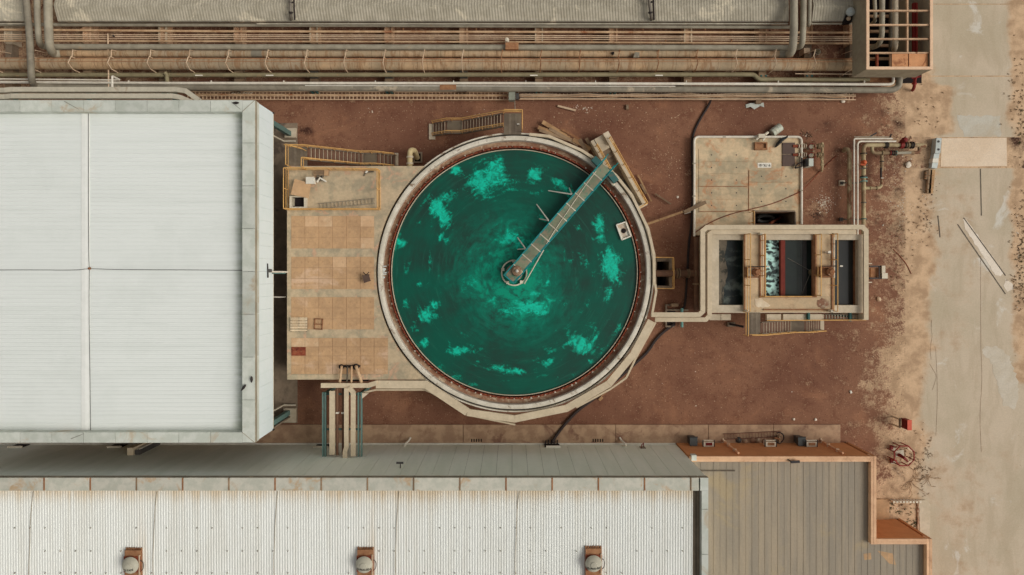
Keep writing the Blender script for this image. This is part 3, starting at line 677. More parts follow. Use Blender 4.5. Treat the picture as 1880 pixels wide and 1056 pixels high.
def ladder(name, label, p0, p1, w, nr, mat, cat='ladder', rail=.04, rung=.02):
    p0, p1 = Vector(p0), Vector(p1); d = (p1 - p0).normalized(); s_ = d.cross(Vector((0, 0, 1))).normalized() * w / 2
    t = thing(name, label, cat, p0)
    for q in (-1, 1):
        mb = MB(); mb.beam(p0 + s_ * q, p1 + s_ * q, rail, rail * 1.6); mb.build('side_rail', mat, t)
    for k in range(nr):
        c = p0.lerp(p1, (k + .5) / nr); mb = MB(); mb.tube([c - s_, c + s_], rung, 6); mb.build('rung', mat, t)
    return t
ladder('ladder', 'grey ladder lying at a slant inside the railed area of the tank roof', P(584, 379, ZT + .1), P(688, 369, ZT + .1), .36, 15, M('ladder_grey', (134, 124, 106), (116, 104, 88), rough=.6))
t = thing('wooden_pallet', 'weathered slatted pallet on the tan slabs at the platform edge', 'pallet', P(548, 595, ZT))
for k in range(9):
    mb = MB(); y = 583.4 + k * 2.85; mb.pbox(533, y, 564, y + 1.6, ZT + .12, ZT + .145); mb.build('slat', M('pallet_wood', (216, 196, 164), (200, 178, 146), mixamt=.8, rnd=.08), t)
for k in range(3):
    mb = MB(); mb.pbox(533.4 + k * 14, 583, 535.8 + k * 14, 608.5, ZT + .03, ZT + .12); mb.build('bearer', 'dark_brown_wood' if 'dark_brown_wood' in _M else M('dark_brown_wood', (92, 72, 56), (78, 62, 50)), t)
t = thing('scrap_grid', 'small rusty two bay steel frame lying beside the pallet', 'frame', P(585, 595, ZT))
for (a, b) in (((578, 585), (577, 604)), ((592, 586), (591, 605)), ((577, 585.5), (593, 586)), ((577, 595), (592, 596)), ((576.5, 604), (592, 605))):
    mb = MB(); mb.beam(P(*a, ZT + .08), P(*b, ZT + .08), .06, .06); mb.build('frame_bar', M('frame_rust', (128, 86, 58), (104, 70, 50), rough=.8), t)
t = thing('access_plate', 'dark rust red steel plate over a hole at the platform corner', 'plate', P(548, 645, ZT))
mb = MB(); mb.pbox(535, 637.5, 561, 653, ZT, ZT + .055); mb.build('plate_sheet', 'rust_red', t)
for f in (543, 553):
    mb = MB(); mb.tube([P(f - 2, 645, ZT + .06), P(f, 645, ZT + .1), P(f + 2, 645, ZT + .06)], .015, 6); mb.build('lifting_loop', 'rust_tan', t)
t = thing('stool', 'small dark stool standing on the tan slabs near the tank rim', 'stool', P(672, 512, ZT))
mb = MB(); mb.pprism([(665, 506), (677, 503), (680, 516), (668, 520)], ZT + .42, ZT + .47); mb.build('seat', 'dark_brown' if 'dark_brown' in _M else M('dark_brown', (84, 66, 56), (70, 54, 48), rough=.8), t)
for (a, b) in ((667, 507), (676, 505), (678, 515), (669, 518)):
    mb = MB(); q = P(a, b, ZT + .42); mb.tube([(q.x, q.y, ZT), q], .03, 6); mb.build('leg', 'black_metal', t)
mb = MB(); mb.tube([P(667, 500, ZT + .8), P(672, 505, ZT + .46), P(677, 500, ZT + .8)], .03, 6); mb.build('back_rod', 'black_metal', t)

# ================================================================== RAILINGS AND STAIRS
def railing(name, label, pts, h, mat='yellow_rail', nposts=None, r=.032, toe=False, cat='railing'):
    """pts: floor points in world space; rails run over them at height h"""
    pts = [Vector(p) for p in pts]; t = thing(name, label, cat, pts[0])
    for nm, hh, rr_ in (('top_rail', h, r), ('mid_rail', h * .52, r * .7)):
        mb = MB(); mb.tube(fillet([p + Vector((0, 0, hh)) for p in pts], .08, 3), rr_, 7); mb.build(nm, mat, t)
    if toe:
        for a, b in zip(pts, pts[1:]):
            mb = MB(); mb.beam(a + Vector((0, 0, .06)), b + Vector((0, 0, .06)), .02, .12); mb.build('toe_board', mat, t)
    for a, b in zip(pts, pts[1:]):
        n = max(1, round((b - a).length / 1.5))
        for k in range(n + (1 if b is pts[-1] else 0)):
            c = a.lerp(b, k / n); mb = MB(); mb.tube([c, c + Vector((0, 0, h))], r * .9, 6); mb.build('post', mat, t)
    return t
RZ = ZT + 1.05
def atop(px, py, h=1.05, z=ZT): q = P(px, py, z + h); return Vector((q.x, q.y, z))
railing('guard_railing', 'yellow guard railing closing the west and south side of the tank roof corner', [atop(553, 308), atop(520.5, 308), atop(520.5, 383), atop(692, 383)], 1.05, toe=True)
railing('guard_railing', 'yellow guard railing between the pale tank roof and its fenced corner', [atop(555, 308), atop(692, 309.5), atop(692.5, 381)], 1.05, toe=True)

def steel_stair(name, label, x_top, x_bot, yw0, yw1, z_top, mid, land, side_rail=(True, True), nsteps=19, zb=.12, pad=None):
    """straight steel stair along x; mid=(f0,f1) the part of the run that is a flat rest; land = world x span of the top landing"""
    t = thing(name, label, 'stairs', (x_bot, yw0, 0))
    run = x_bot - x_top; f0, f1 = mid
    def zat(f):
        if f < f0: s_ = f / (1 - (f1 - f0))
        elif f < f1: s_ = f0 / (1 - (f1 - f0))
        else: s_ = (f - (f1 - f0)) / (1 - (f1 - f0))
        return z_top + (zb - z_top) * s_
    n1 = round(nsteps * f0 / (1 - f1 + f0)); n2 = nsteps - n1
    for (fa, fb, n) in ((0, f0, n1), (f1, 1, n2)):
        for k in range(n):
            f = fa + (fb - fa) * (k + .5) / n; x = x_top + run * f; z = zat(f); w = abs(run) * (fb - fa) / n * .40
            mb = MB(); mb.box(x - w, x + w, yw0 + .04, yw1 - .04, z - .03, z)
            tr_ = mb.build('tread', 'stair_tread' if 'stair_tread' in _M else M('stair_tread', (112, 84, 68), (96, 72, 58), rough=.8), t)
            e = MB(); xe = x + w if run > 0 else x - w
            e.box(xe - .022, xe + .022, yw0 + .04, yw1 - .04, z - .03, z + .008); e.build('nosing', 'tread_edge', tr_)
    if f1 - f0 > .01:
        mb = MB(); z = zat((f0 + f1) / 2); mb.box(x_top + run * f0 + .02, x_top + run * f1 - .02, yw0 + .03, yw1 - .03, z - .05, z); mb.build('rest_landing', 'steel_grate', t)
    if land:
        mb = MB(); mb.box(land[0], land[1], min(yw0, land[2]), max(yw1, land[3]), z_top - .06, z_top); mb.build('top_landing', 'steel_grate', t)
        for fx in (.35, .7):
            mb = MB(); xx = land[0] + (land[1] - land[0]) * fx; mb.box(xx - .08, xx + .08, min(yw0, land[2]) + .05, max(yw1, land[3]) - .05, z_top - .02, z_top + .012); mb.build('landing_bar', 'stair_steel', t)
    fr_ = [0, f0, f1, 1]
    for q, yw in ((0, yw0), (1, yw1)):
        for a, b in zip(fr_, fr_[1:]):
            if b - a < .005: continue
            mb = MB(); mb.beam((x_top + run * a, yw, zat(a) - .08), (x_top + run * b, yw, zat(b) - .08), .06, .22, (0, 0, 1)); mb.build('stringer', 'stair_steel', t)
        if side_rail[q]:
            pts = [Vector((x_top + run * f, yw, zat(f) + 1.0)) for f in fr_]
            if land: pts = [Vector((land[0] if abs(land[0] - x_top) > abs(land[1] - x_top) else land[1], yw, z_top + 1.0))] + pts if q == side_rail[2] else pts
            mb = MB(); mb.tube(pts, .032, 7); mb.build('handrail', 'yellow_rail', t)
            mb = MB(); mb.tube([p - Vector((0, 0, .5)) for p in pts], .02, 6); mb.build('mid_rail', 'yellow_rail', t)
            for k in range(8):
                f = k / 7; x = x_top + run * f; mb = MB(); mb.tube([(x, yw, zat(f) - .1), (x, yw, zat(f) + 1.0)], .024, 6); mb.build('rail_post', 'yellow_rail', t)
    if pad:
        mb = MB(); mb.box(*pad, 0, zb); mb.build('foot_pad', 'concrete_pale', t)
    return t
yw = lambda py, z: Y(py, z)
# west stair (goes down to the east from the corner of the tank roof)
A = thing_w = steel_stair('stairway', 'steel stairway with yellow rails climbing to the railed tank roof corner', X(565, ZT), X(727, .12), yw(293.5, ZT), yw(270.5, ZT), ZT, (.60, .78), (X(530, ZT), X(564, ZT), yw(305, ZT), yw(270, ZT)), (True, True, 1), 19, .12, (X(722, .12), X(731, .12), yw(304, .12), yw(281, .12)))
railing('landing_railing', 'short yellow railing round the west end of the stair landing', [atop(553, 272), atop(524.5, 264.5), atop(524.5, 302)], 1.05)
railing('gate_railing', 'little yellow railing box at the inner corner of the stair landing', [atop(560, 289), atop(553, 289), atop(553, 305)], 1.05)
# north stair (climbs east to the rim of the round tank)
steel_stair('stairway', 'steel stairway with yellow rails climbing to the north rim of the round tank', X(924, ZT), X(795, .12), yw(232, ZT), yw(208.5, ZT), ZT, (.58, .78), (X(925, ZT), X(957, ZT), yw(247, ZT), yw(208, ZT)), (True, True, 1), 19, .12, (X(787.5, .12), X(799, .12), yw(256, .12), yw(227.5, .12)))
railing('landing_railing', 'yellow railing down the east side of the landing at the north rim', [atop(926, 201), atop(959, 201.5), atop(959, 236)], 1.05)
t = thing('landing_lamp', 'small white lamp on the landing of the north rim stairway', 'lamp', P(951, 228, ZT)); mb = MB(); mb.pbox(949, 226.8, 953.5, 228.6, ZT + .02, ZT + .12); mb.build('lamp_body', 'white_paint', t)
mb = MB(); mb.pbox(950.4, 228.6, 952, 230.2, ZT + .02, ZT + .08); mb.build('lamp_bracket', 'black_metal', t)
# ---- sunken concrete stair on the north-east side (walled, light landing, steps going down toward the tank)
t = thing('walled_stair', 'concrete stair between low walls with yellow rails beside the bridge end', 'stairs', P(1130, 310, 0))
o = P(1084, 259, 1.2); o2 = P(1114, 243, 1.2); far = P(1189, 376, 1.2)
u = (far - o2); LL = u.length; u.normalize(); w = Vector((-u.y, u.x, 0));
if (o - o2).dot(w) < 0: w = -w
Wd = abs((o - o2).dot(w)); b0 = Vector((o2.x, o2.y, 0))
def sp(a, b, z): return b0 + u * a + w * b + Vector((0, 0, z))
def sbox(a0_, a1_, b0_, b1_, z0, z1):
    return MB().hexa([sp(a0_, b0_, z0), sp(a1_, b0_, z0), sp(a1_, b1_, z0), sp(a0_, b1_, z0)], [sp(a0_, b0_, z1), sp(a1_, b0_, z1), sp(a1_, b1_, z1), sp(a0_, b1_, z1)])
sbox(0, 1.05, .36, Wd - .3, 0, 1.20).build('stair_landing', 'concrete_pale', t)
sbox(0, LL, 0, .30, 0, 1.22).build('side_wall', 'concrete_pale', t)
sbox(0, .9, -.06, .36, 0, 1.55).build('end_pier', 'concrete_pale', t)
sbox(0, LL * .75, Wd - .24, Wd, 0, 1.22).build('side_wall', 'concrete_pale', t)
sbox(LL - .22, LL, .30, 1.3, 0, 1.22).build('end_wall', 'concrete_pale', t)
for k in range(8): sbox(1.05 + .31 * k, 1.05 + .31 * (k + 1) - .004, .30, Wd - .24, 0, 1.20 - .145 * (k + 1)).build('step', 'pad_concrete', t)
sbox(1.05 + 2.48, LL - .22, .30, Wd - .1, 0, .03).build('well_floor', 'dark_grey', t)
for bb, aa in ((.15, LL - .15), (Wd - .12, LL * .5)):
    for hh in (.55, 1.05):
        mb = MB(); mb.tube([sp(.5, bb, 1.22 + hh), sp(aa, bb, 1.22 + hh)], .035, 7); mb.build('handrail', 'yellow_rail', t)
    for k in range(6):
        a_ = .5 + (aa - .5) * k / 5; mb = MB(); mb.tube([sp(a_, bb, 1.2), sp(a_, bb, 2.27)], .03, 6); mb.build('rail_post', 'yellow_rail', t)
mb = MB(); mb.tube([sp(LL - .12, .15, 2.27), sp(LL - .12, 1.2, 2.27)], .035, 7); mb.build('handrail', 'yellow_rail', t)

# ================================================================== CABLE TRAYS (pale covered channels)
def band(pts, half, z):
    """left and right offset lines of a polyline, mitred"""
    q = [Vector((X(a, z), Y(b, z), 0)) for a, b in pts]; Lf = []; Rt = []
    for i, p in enumerate(q):
        d1 = (q[i] - q[i - 1]).normalized() if i else (q[1] - q[0]).normalized()
        d2 = (q[i + 1] - q[i]).normalized() if i < len(q) - 1 else d1
        n1 = Vector((-d1.y, d1.x, 0)); n2 = Vector((-d2.y, d2.x, 0)); nn = (n1 + n2).normalized()
        k = half * S(z) / max(.35, nn.dot(n1)); Lf.append(p + nn * k); Rt.append(p - nn * k)
    return Lf, Rt
def tray(label, pts, width, z, depth=.16, group=None, lid_gap=True, mat='tray_white'):
    t = thing('cable_tray', label, 'cable tray', P(*pts[0], z))
    if group: t['group'] = group
    Lf, Rt = band(pts, width / 2, z)
    for i in range(len(pts) - 1):
        a, b, c, d = Lf[i], Rt[i], Rt[i + 1], Lf[i + 1]
        e = (c - b).normalized() * .006 if i else Vector()
        mb = MB(); f = lambda v, zz: (v.x, v.y, zz)
        mb.hexa([f(a + e, z - depth), f(b + e, z - depth), f(c, z - depth), f(d, z - depth)], [f(a + e, z), f(b + e, z), f(c, z), f(d, z)])
        mb.build('tray_cover', mat, t)
    return t
tray('pale cable tray running level along the south edge of the covered basin', [(589, 708), (676, 708), (692, 703)], 8.5, 3.72)
tray('broad pale cable tray hugging the south west quarter of the round tank', [(690, 706), (782, 706.5), (858, 757)], 14.5, 3.60)
tray('broad pale cable tray curving round the south of the round tank', [(858, 757.5), (945, 769.5), (1040, 750), (1118, 705), (1163, 651), (1196, 589)], 13, 3.58)
tray('thin lower cable tray outside the broad one on the south west of the round tank', [(663, 722), (690, 716), (780, 716), (800, 725), (858, 762), (946, 780)], 3.0, 3.2)
tray('thin lower cable tray outside the broad one on the south east of the round tank', [(1058, 748.5), (1121, 714.5), (1150, 694), (1168, 657), (1204, 592)], 3.2, 3.2)
tray('upper of two pale cable trays from the round tank to the small basin', [(1196, 578), (1284, 578), (1290.5, 572), (1290.5, 424), (1298, 417.5), (1588, 417)], 8.5, 3.75)
tray('lower of two pale cable trays from the round tank to the small basin', [(1203, 587), (1296, 587), (1303, 580), (1303, 430), (1308, 426.2), (1572, 426)], 8.0, 3.55)
tray('pale cable tray down the east side of the small basin', [(1584, 417), (1590.5, 424), (1590.5, 586)], 8.5, 3.72)
tray('pale cable tray curving round the north east of the round tank', [(972, 246.5), (1008, 250), (1068, 276), (1100, 297), (1131, 322), (1160, 358), (1190, 420), (1201, 468), (1201.5, 523)], 5.0, 3.7)
tray('thin pale cable tray between the tank rim and the small basin trays', [(1203, 522), (1205, 535), (1197, 580)], 4.0, 3.68)
tray('middle of three pale cable trays crossing the alley to the long hall', [(635.5, 713), (635.5, 822), (633, 829), (633, 841)], 7.6, 3.85)
tray('eastern of three pale cable trays crossing the alley to the long hall', [(640, 711), (648, 721), (648, 838)], 8.2, 3.80)
tray('wide western of three pale cable trays crossing the alley to the long hall', [(609.5, 718), (609.5, 835)], 9.6, 3.70)
# trestle that carries the crossing
t = thing('pipe_trestle', 'green steel trestle carrying pipes and trays across the alley to the hall', 'trestle', P(628, 780, 0))
for px in (595.5, 661.5):
    for dx in (-2.2, 2.2) if px < 600 else (-3.2, 2.4):
        mb = MB(); mb.beam(P(px + dx, 720, 3.4), P(px + dx, 838, 3.4), .10, .2); mb.build('girder', 'green_steel', t)
    for py in (724,):
        q = P(px, py, 3.3); mb = MB(); mb.box(q.x - .1, q.x + .1, q.y - .1, q.y + .1, 0, 3.28); mb.build('column', 'green_steel', t)
for py in (723.5, 788):
    mb = MB(); mb.beam(P(592, py, 3.16), P(665, py, 3.16), .12, .16); mb.build('cross_beam', 'green_steel', t)
mb = MB(); mb.pprism([(664, 722), (677, 722), (665, 732)], 3.36, 3.5); mb.build('gusset', 'concrete_pale', t)
for k, (px, r_, lab) in enumerate(((619, .10, 'thick'), (629.5, .075, 'thin'))):
    t2 = thing('alley_pipe', f'{lab} dark brown pipe crossing the alley between the pale cable trays', 'pipe', P(px, 705, 3.3))
    mb = MB(); mb.tube([P(px, 708, 3.42), P(px, 835, 3.42)], r_, 10); mb.build('pipe_run', M('pipe_brown', (104, 76, 58), (84, 62, 50), stain=(140, 104, 76), st_lo=.6, st_hi=.7, rough=.8), t2)
    mb = MB(); mb.pbox(px - 2.6, 757, px + 2.4, 760, 3.3, 3.56); mb.build('pipe_tag', 'white_paint', t2)
# four outlet pipes that climb out of the covered basin
for k, (px, qx, r_) in enumerate(((627, 624, .09), (638, 637, .05), (645.5, 645, .07), (654, 663, .11))):
    t2 = thing('outlet_pipe', f'{ORD[k]} from the west of the four rusty pipes leaving the basin roof', 'pipe', P(px, 675, ZT), 'rusty pipes leaving the basin roof')
    z1 = ZT + .55
    mb = MB(); mb.tube(fillet([P(px, 673.5, ZT), P(px, 673.5, z1), P(qx, 700, z1 - .1), P(qx, 702, 3.2)], .2, 5), r_, 10); mb.build('pipe_run', 'pipe_tan' if k != 1 else 'pipe_dark', t2)
    mb = MB(); q = P(px, 673.5, 0); mb.lathe((X(px, ZT), Y(673.5, ZT)), [(0, ZT + .06), (r_ * 2, ZT + .06), (r_ * 2, ZT)], 14); mb.build('flange', 'black_metal', t2)
t = thing('pipe_collar', 'dark steel collar where four pipes leave the basin roof', 'collar', P(641, 672, ZT)); mb = MB(); mb.pbox(622, 671, 661, 674.5, ZT, ZT + .12)
mb.build('collar_plate', 'black_metal', t); mb = MB(); mb.pbox(622, 690, 676, 700, ZT - .3, ZT - .05); mb.build('collar_sill', 'dark_void', t)
# vent elbow and its square manhole north of the covered basin
t = thing('vent_pipe', 'fat pale vent pipe bending over north of the basin roof', 'vent', P(753, 290, 0))
mb = MB(); mb.tube(fillet([P(752.5, 305, 2.2), P(752.5, 276, 2.2), P(761, 276, 1.2), P(766, 290, .2)], .35, 6), .19, 14); mb.build('pipe_run', M('vent_pale', (186, 168, 126), (168, 150, 112), rough=.7), t)
for py in (288.5, 300.5):
    mb = MB(); q = P(752.5, py, 2.2); mb.tube([q - Vector((0, .06, 0)), q + Vector((0, .06, 0))], .25, 14); mb.build('flange', 'concrete_pale', t)
t = thing('manhole', 'square concrete manhole frame below the fat vent pipe', 'manhole', P(767, 290, 0))
mb = MB()
for (a, b, c, d) in ((759, 279, 775, 281.5), (759, 296.5, 775, 299), (772.3, 281.5, 775, 296.5), (759, 281.5, 761, 296.5)): mb.pbox(a, b, c, d, 0, .22)
mb.build('frame_kerb', 'pad_concrete', t); mb = MB(); mb.pbox(761, 281.5, 772.3, 296.5, 0, .05); mb.build('opening', 'dark_void', t)

# ================================================================== PIT BETWEEN TANK AND SMALL BASIN
t = thing('valve_pit', 'dark open concrete pit against the east side of the round tank', 'pit', P(1216, 502, 0))
x0, x1, y0, y1 = X(1204), X(1229), Y(526), Y(479)
for (a, b, c, d) in ((x0 - .02, x0 + .05, y0, y1), (x1 - .05, x1 + .2, y0 - .2, y1 + .2), (x0, x1 - .05, y1 - .05, y1 + .2), (x0, x1 - .05, y0 - .2, y0 + .05)):
    mb = MB(); mb.box(a, b, c, d, -2.4, .14); mb.build('pit_wall', 'pad_concrete', t)
mb = MB(); mb.box(x0, x1, y0, y1, -2.5, -2.4); mb.build('pit_floor', 'dark_void', t)
pr = lambda px, py: Vector((P(px, py, 1.0).x, P(px, py, 1.0).y, .1))
railing('pit_railing', 'low yellow railing round the valve pit by the round tank', [pr(1203, 472.5), pr(1237, 473), pr(1237.5, 530), pr(1205, 529.5)], .9)
t = thing('transfer_pipe', 'thick brown flanged pipe from the round tank across the pit', 'pipe', P(1240, 502, .4))
mb = MB(); mb.tube([P(1203, 502, .45), P(1282, 502, .45)], .24, 16); mb.build('pipe_run', M('pipe_brown', (104, 76, 58)), t)
for px, r_ in ((1243, .38), (1247, .38), (1262, .33), (1265, .33), (1276, .3)):
    mb = MB(); mb.tube([P(px - .8, 502, .45), P(px + .8, 502, .45)], r_, 18); mb.build('flange', 'wood_grey', t)
t = thing('riser_pipe', 'dark brown pipe running along the west wall of the small basin', 'pipe', P(1277, 470, .4))
mb = MB(); mb.tube([P(1278, 436, .5), P(1278, 572, .5)], .17, 12); mb.build('pipe_run', M('pipe_brown', (104, 76, 58)), t)
mb = MB(); mb.tube([P(1278, 520, .5), P(1278, 523, .5)], .26, 14); mb.build('flange', 'wood_grey', t)
t = thing('drain_sump', 'small concrete drain box with a teal pipe under the cable trays', 'drain', P(1240, 582, 0))
for (a, b, c, d) in ((1222, 559, 1224.5, 601), (1224.5, 559, 1246, 561.5), (1224.5, 568, 1264, 571), (1224.5, 598, 1238, 601)):
    mb = MB(); mb.pbox(a, b, c, d, 0, .25); mb.build('drain_kerb', 'pad_concrete', t)
mb = MB(); mb.pbox(1224.5, 571, 1240, 598, 0, .04); mb.build('drain_opening', 'dark_void', t)
mb = MB(); mb.tube([P(1252, 566, .3), P(1252, 601, .3)], .10, 12); mb.build('teal_pipe', M('teal_pale', (104, 146, 138), (90, 130, 122), rough=.6), t)
mb = MB(); mb.pbox(1233, 557.5, 1245, 563, .25, .5); mb.build('drain_box', 'wood_grey', t)

# ================================================================== SMALL BASIN (three cells) WITH ITS SERVICE DECKS
ZB = 3.3
ba = thing('small_basin', 'rectangular concrete basin with three water cells east of the round tank', 'basin', P(1446, 505, 0))
for (a, b, c, d) in ((1307, 430.5, 1594, 440.5), (1307, 440.5, 1320, 560.5), (1576, 440.5, 1594, 560.5), (1307, 560.5, 1594, 574.5)):
    mb = MB(); mb.pbox(a, b, c, d, 0, ZB); mb.build('basin_wall', 'concrete_pale', ba)
for (a, b, c, d) in ((1433.5, 440.5, 1441.5, 560.5),):
    mb = MB(); mb.pbox(a, b, c, d, 0, ZB - .35); mb.build('partition', M('partition_red', (108, 46, 36), (92, 38, 30), stain=(120, 66, 48), st_lo=.56, st_hi=.7, rough=.8), ba)
mb = MB(); mb.pbox(1569, 440.5, 1576, 560.5, 0, ZB - .45); mb.build('ledge', 'rust_tan', ba)
mb = MB(); mb.pbox(1474, 440.5, 1481, 560.5, 2.0, 2.66, 2.66); mb.build('submerged_baffle', 'dark_grey', ba)
mb = MB(); mb.pbox(1584, 577, 1594.5, 587.5, 0, ZB - .05); mb.build('corner_pier', 'concrete_pale', ba)
ZBW = 2.62
def cell(nm, a, b, c, d, mat):
    m_ = MB(); m_.pbox(a, b, c, d, 1.5, ZBW); kind(m_.build(nm, mat), 'structure')
cell('water', 1311, 437, 1385, 563, foam_material('basin_water_scum', (24, 34, 33), (92, 100, 92), .46, .95, 1.5))
cell('water', 1385, 437, 1433.5, 563, foam_material('basin_water_foam', (22, 38, 36), (176, 220, 206), .33, .64, 2.8))
cell('water', 1441.5, 437, 1515, 563, M('basin_water_dark', (38, 46, 41), (34, 40, 38), rough=.12, var=.05, bump=.02, spec=.3))
cell('water', 1515, 437, 1569, 563, M('basin_water_dark2', (46, 46, 43), (40, 42, 40), rough=.12, var=.05, bump=.02, spec=.3))
m_ = MB(); m_.pprism(ragged([(1320, 441), (1336, 441), (1331, 470), (1337, 500), (1329, 530), (1327, 560), (1320, 560)], 1.2, 7), ZBW - .02, ZBW + .012)
tag(m_.build('scum_bed', M('scum_grey', (112, 102, 88), (92, 86, 74), stain=(60, 60, 54), st_lo=.5, st_hi=.62, st_scale=2), origin=P(1328, 500, ZBW)), 'grey scum drifted against the west wall of the small basin', 'scum')
# service deck: two cross bridges and the south walkway
dk_ = thing('service_deck', 'tan concrete deck with two cross bridges over the small basin', 'deck', P(1450, 500, ZB))
for nm, (a, b, c, d) in (('cross_bridge', (1366, 427, 1403, 543.5)), ('cross_bridge', (1496, 427, 1531, 543.5)), ('south_walkway', (1366, 543.5, 1531, 573))):
    mb = MB(); mb.pbox(a, b, c, d, ZB - .05, ZB + .16); mb.build(nm, M('deck_tan', (190, 164, 130), (176, 156, 126), stain=(146, 108, 80), st_lo=.58, st_hi=.74, st_scale=.8, rough=.9), dk_)
for (a, b, c, d) in ((1395, 430, 1397.2, 546.5), (1397.2, 543.8, 1500, 546.2), (1366.3, 430, 1368.5, 570), (1497, 430, 1499.5, 543.8), (1527.5, 428, 1530.5, 572), (1402, 567.5, 1527, 570)):
    mb = MB(); mb.pbox(a, b, c, d, ZB + .16, ZB + .25); mb.build('steel_kerb', 'rust_tan', dk_)
for (a, b, c, d) in ((1402.6, 430, 1404.6, 543.5), (1494.2, 430, 1496.0, 543.5)):
    mb = MB(); mb.pbox(a, b, c, d, ZB - .2, ZB + .17); mb.build('edge_angle', 'rust_tan', dk_)
ZD2 = ZB + .16
def dtop(px, py, h=1.05): q = P(px, py, ZD2 + h); return Vector((q.x, q.y, ZD2))
railing('deck_railing', 'rusty yellow railing on the west edge of the western cross bridge', [dtop(1378, 429), dtop(1377, 572)], 1.05)
railing('deck_railing', 'rusty yellow railing on the east edge of the western cross bridge', [dtop(1405.5, 430), dtop(1405.5, 545)], 1.05)
railing('deck_railing', 'rusty yellow railing on the west edge of the eastern cross bridge', [dtop(1508, 430), dtop(1507.5, 543)], 1.05)
railing('deck_railing', 'bright yellow railing beyond the east edge of the eastern cross bridge', [dtop(1538, 429), dtop(1538, 572)], 1.05)
railing('deck_railing', 'yellow railing along the south walkway of the small basin', [dtop(1404, 545), dtop(1496, 545)], .6)
def gearbox(px, py, label, pale):
    t = thing('mixer_drive', label, 'gearbox', P(px, py, ZD2))
    mb = MB(); mb.pbox(px - 9, py - 10, px + 9, py + 11, ZD2, ZD2 + .22); mb.build('drive_base', 'off_white' if pale else 'rust_tan', t)
    q = P(px + 2, py, ZD2)
    mb = MB(); mb.lathe(q, [(0, ZD2 + .72), (.16, ZD2 + .70), (.2, ZD2 + .5), (.27, ZD2 + .45), (.27, ZD2 + .2)], 20); mb.build('motor', 'rust_box', t)
    mb = MB(); mb.pbox(px + 4, py - 3, px + 9, py + 5, ZD2 + .2, ZD2 + .5); mb.build('terminal_box', 'off_white', t)
    for dy in (-9, 9):
        mb = MB(); mb.beam(P(px - 10, py + dy, ZD2 + .3), P(px + 10, py + dy, ZD2 + .3), .10, .12); mb.build('tie_bar', 'rust_tan', t)
    mb = MB(); mb.pbox(px - 12, py - 9, px - 9.2, py + 9, ZD2 - .05, ZD2 + .5); mb.build('side_bracket', 'rust_tan', t)
    mb = MB(); mb.tube([P(px - 9, py - 10, ZD2 + .75), P(px + 34 * .72, py - 10.5, ZD2 + .9)], .035, 7); mb.build('lever', 'black_metal', t)
    mb = MB(); mb.tube([P(px + 24, py - 10.5, ZD2 + .9), P(px + 29, py - 10.3, ZD2 + .9)], .055, 8); mb.build('lever_grip', 'white_paint', t)
gearbox(1383, 500, 'pale mixer drive on the western cross bridge', True)
gearbox(1518, 499, 'rust stained mixer drive on the eastern cross bridge', False)
for px, y0_, y1_, lab in ((1400, 429, 509, 'western'), (1531, 436, 510, 'eastern')):
    t = thing('conduit', f'white pipe laid along the edge of the {lab} cross bridge', 'pipe', P(px, y0_, ZD2))
    mb = MB(); mb.tube([P(px, y0_, ZD2 + .3), P(px, y1_, ZD2 + .3)], .065, 9); mb.build('pipe_run', 'pipe_white', t)
    for k in range(3):
        yy = y0_ + (y1_ - y0_) * (.15 + .35 * k); mb = MB(); mb.pbox(px - 3, yy, px + 2, yy + 1.5, ZD2 + .15, ZD2 + .4); mb.build('clamp', 'rust_tan', t)
for px, py, mat, lab in ((1398, 429, 'off_white', 'white junction box at the north end of the western cross bridge'), (1523, 463, 'white_paint', 'white switch box halfway along the eastern cross bridge'), (1373, 571, 'off_white', 'white lamp box at the south end of the western cross bridge'), (1528, 571, 'off_white', 'pale lamp box at the south end of the eastern cross bridge')):
    t = thing('junction_box', lab, 'box', P(px, py, ZD2)); mb = MB(); mb.pbox(px - 2.4, py - 2, px + 2.4, py + 2, ZD2, ZD2 + .5); mb.build('box_body', mat, t)
    mb = MB(); mb.pbox(px - 1.5, py + 2, px + 1.5, py + 3, ZD2 + .1, ZD2 + .4); mb.build('box_door', 'black_metal', t)
t = thing('mixer', 'submerged mixer hub with thin tie rods in the dark middle cell', 'mixer', P(1491, 500, ZBW))
mb = MB(); q = P(1491, 500, 2.7); mb.lathe(q, [(0, 2.86), (.14, 2.84), (.24, 2.72), (.24, 2.5)], 18); mb.build('hub', M('hub_olive', (104, 98, 70), (84, 76, 58), rough=.8), t)
for (qx, qy) in ((1446, 474), (1472, 540)):
    mb = MB(); mb.tube([P(1489, 498, 2.72), P(qx, qy, 2.64)], .022, 6); mb.build('tie_rod', M('rod_grey', (112, 108, 98), (96, 92, 84), rough=.6), t)
t = thing('patch_sack', 'heap of spilled white powder on the south west corner of the deck', 'powder', P(1398, 560, ZD2)); mb = MB()
mb.pprism(ragged([(1386, 549), (1396, 547), (1406, 554), (1414, 562), (1400, 566), (1388, 562)], 1.2, 4), ZD2, ZD2 + .02); mb.build('powder_layer', M('powder', (200, 184, 158), (186, 166, 138), mixamt=.9), t)
t = thing('mud_patch', 'dark mud heap on the south east corner of the deck', 'mud', P(1512, 560, ZD2)); mb = MB()
mb.pprism(ragged([(1500, 552), (1510, 548), (1522, 554), (1525, 565), (1512, 567), (1503, 562)], 1.5, 4), ZD2, ZD2 + .03); mb.build('mud_layer', 'launder_brown', t)
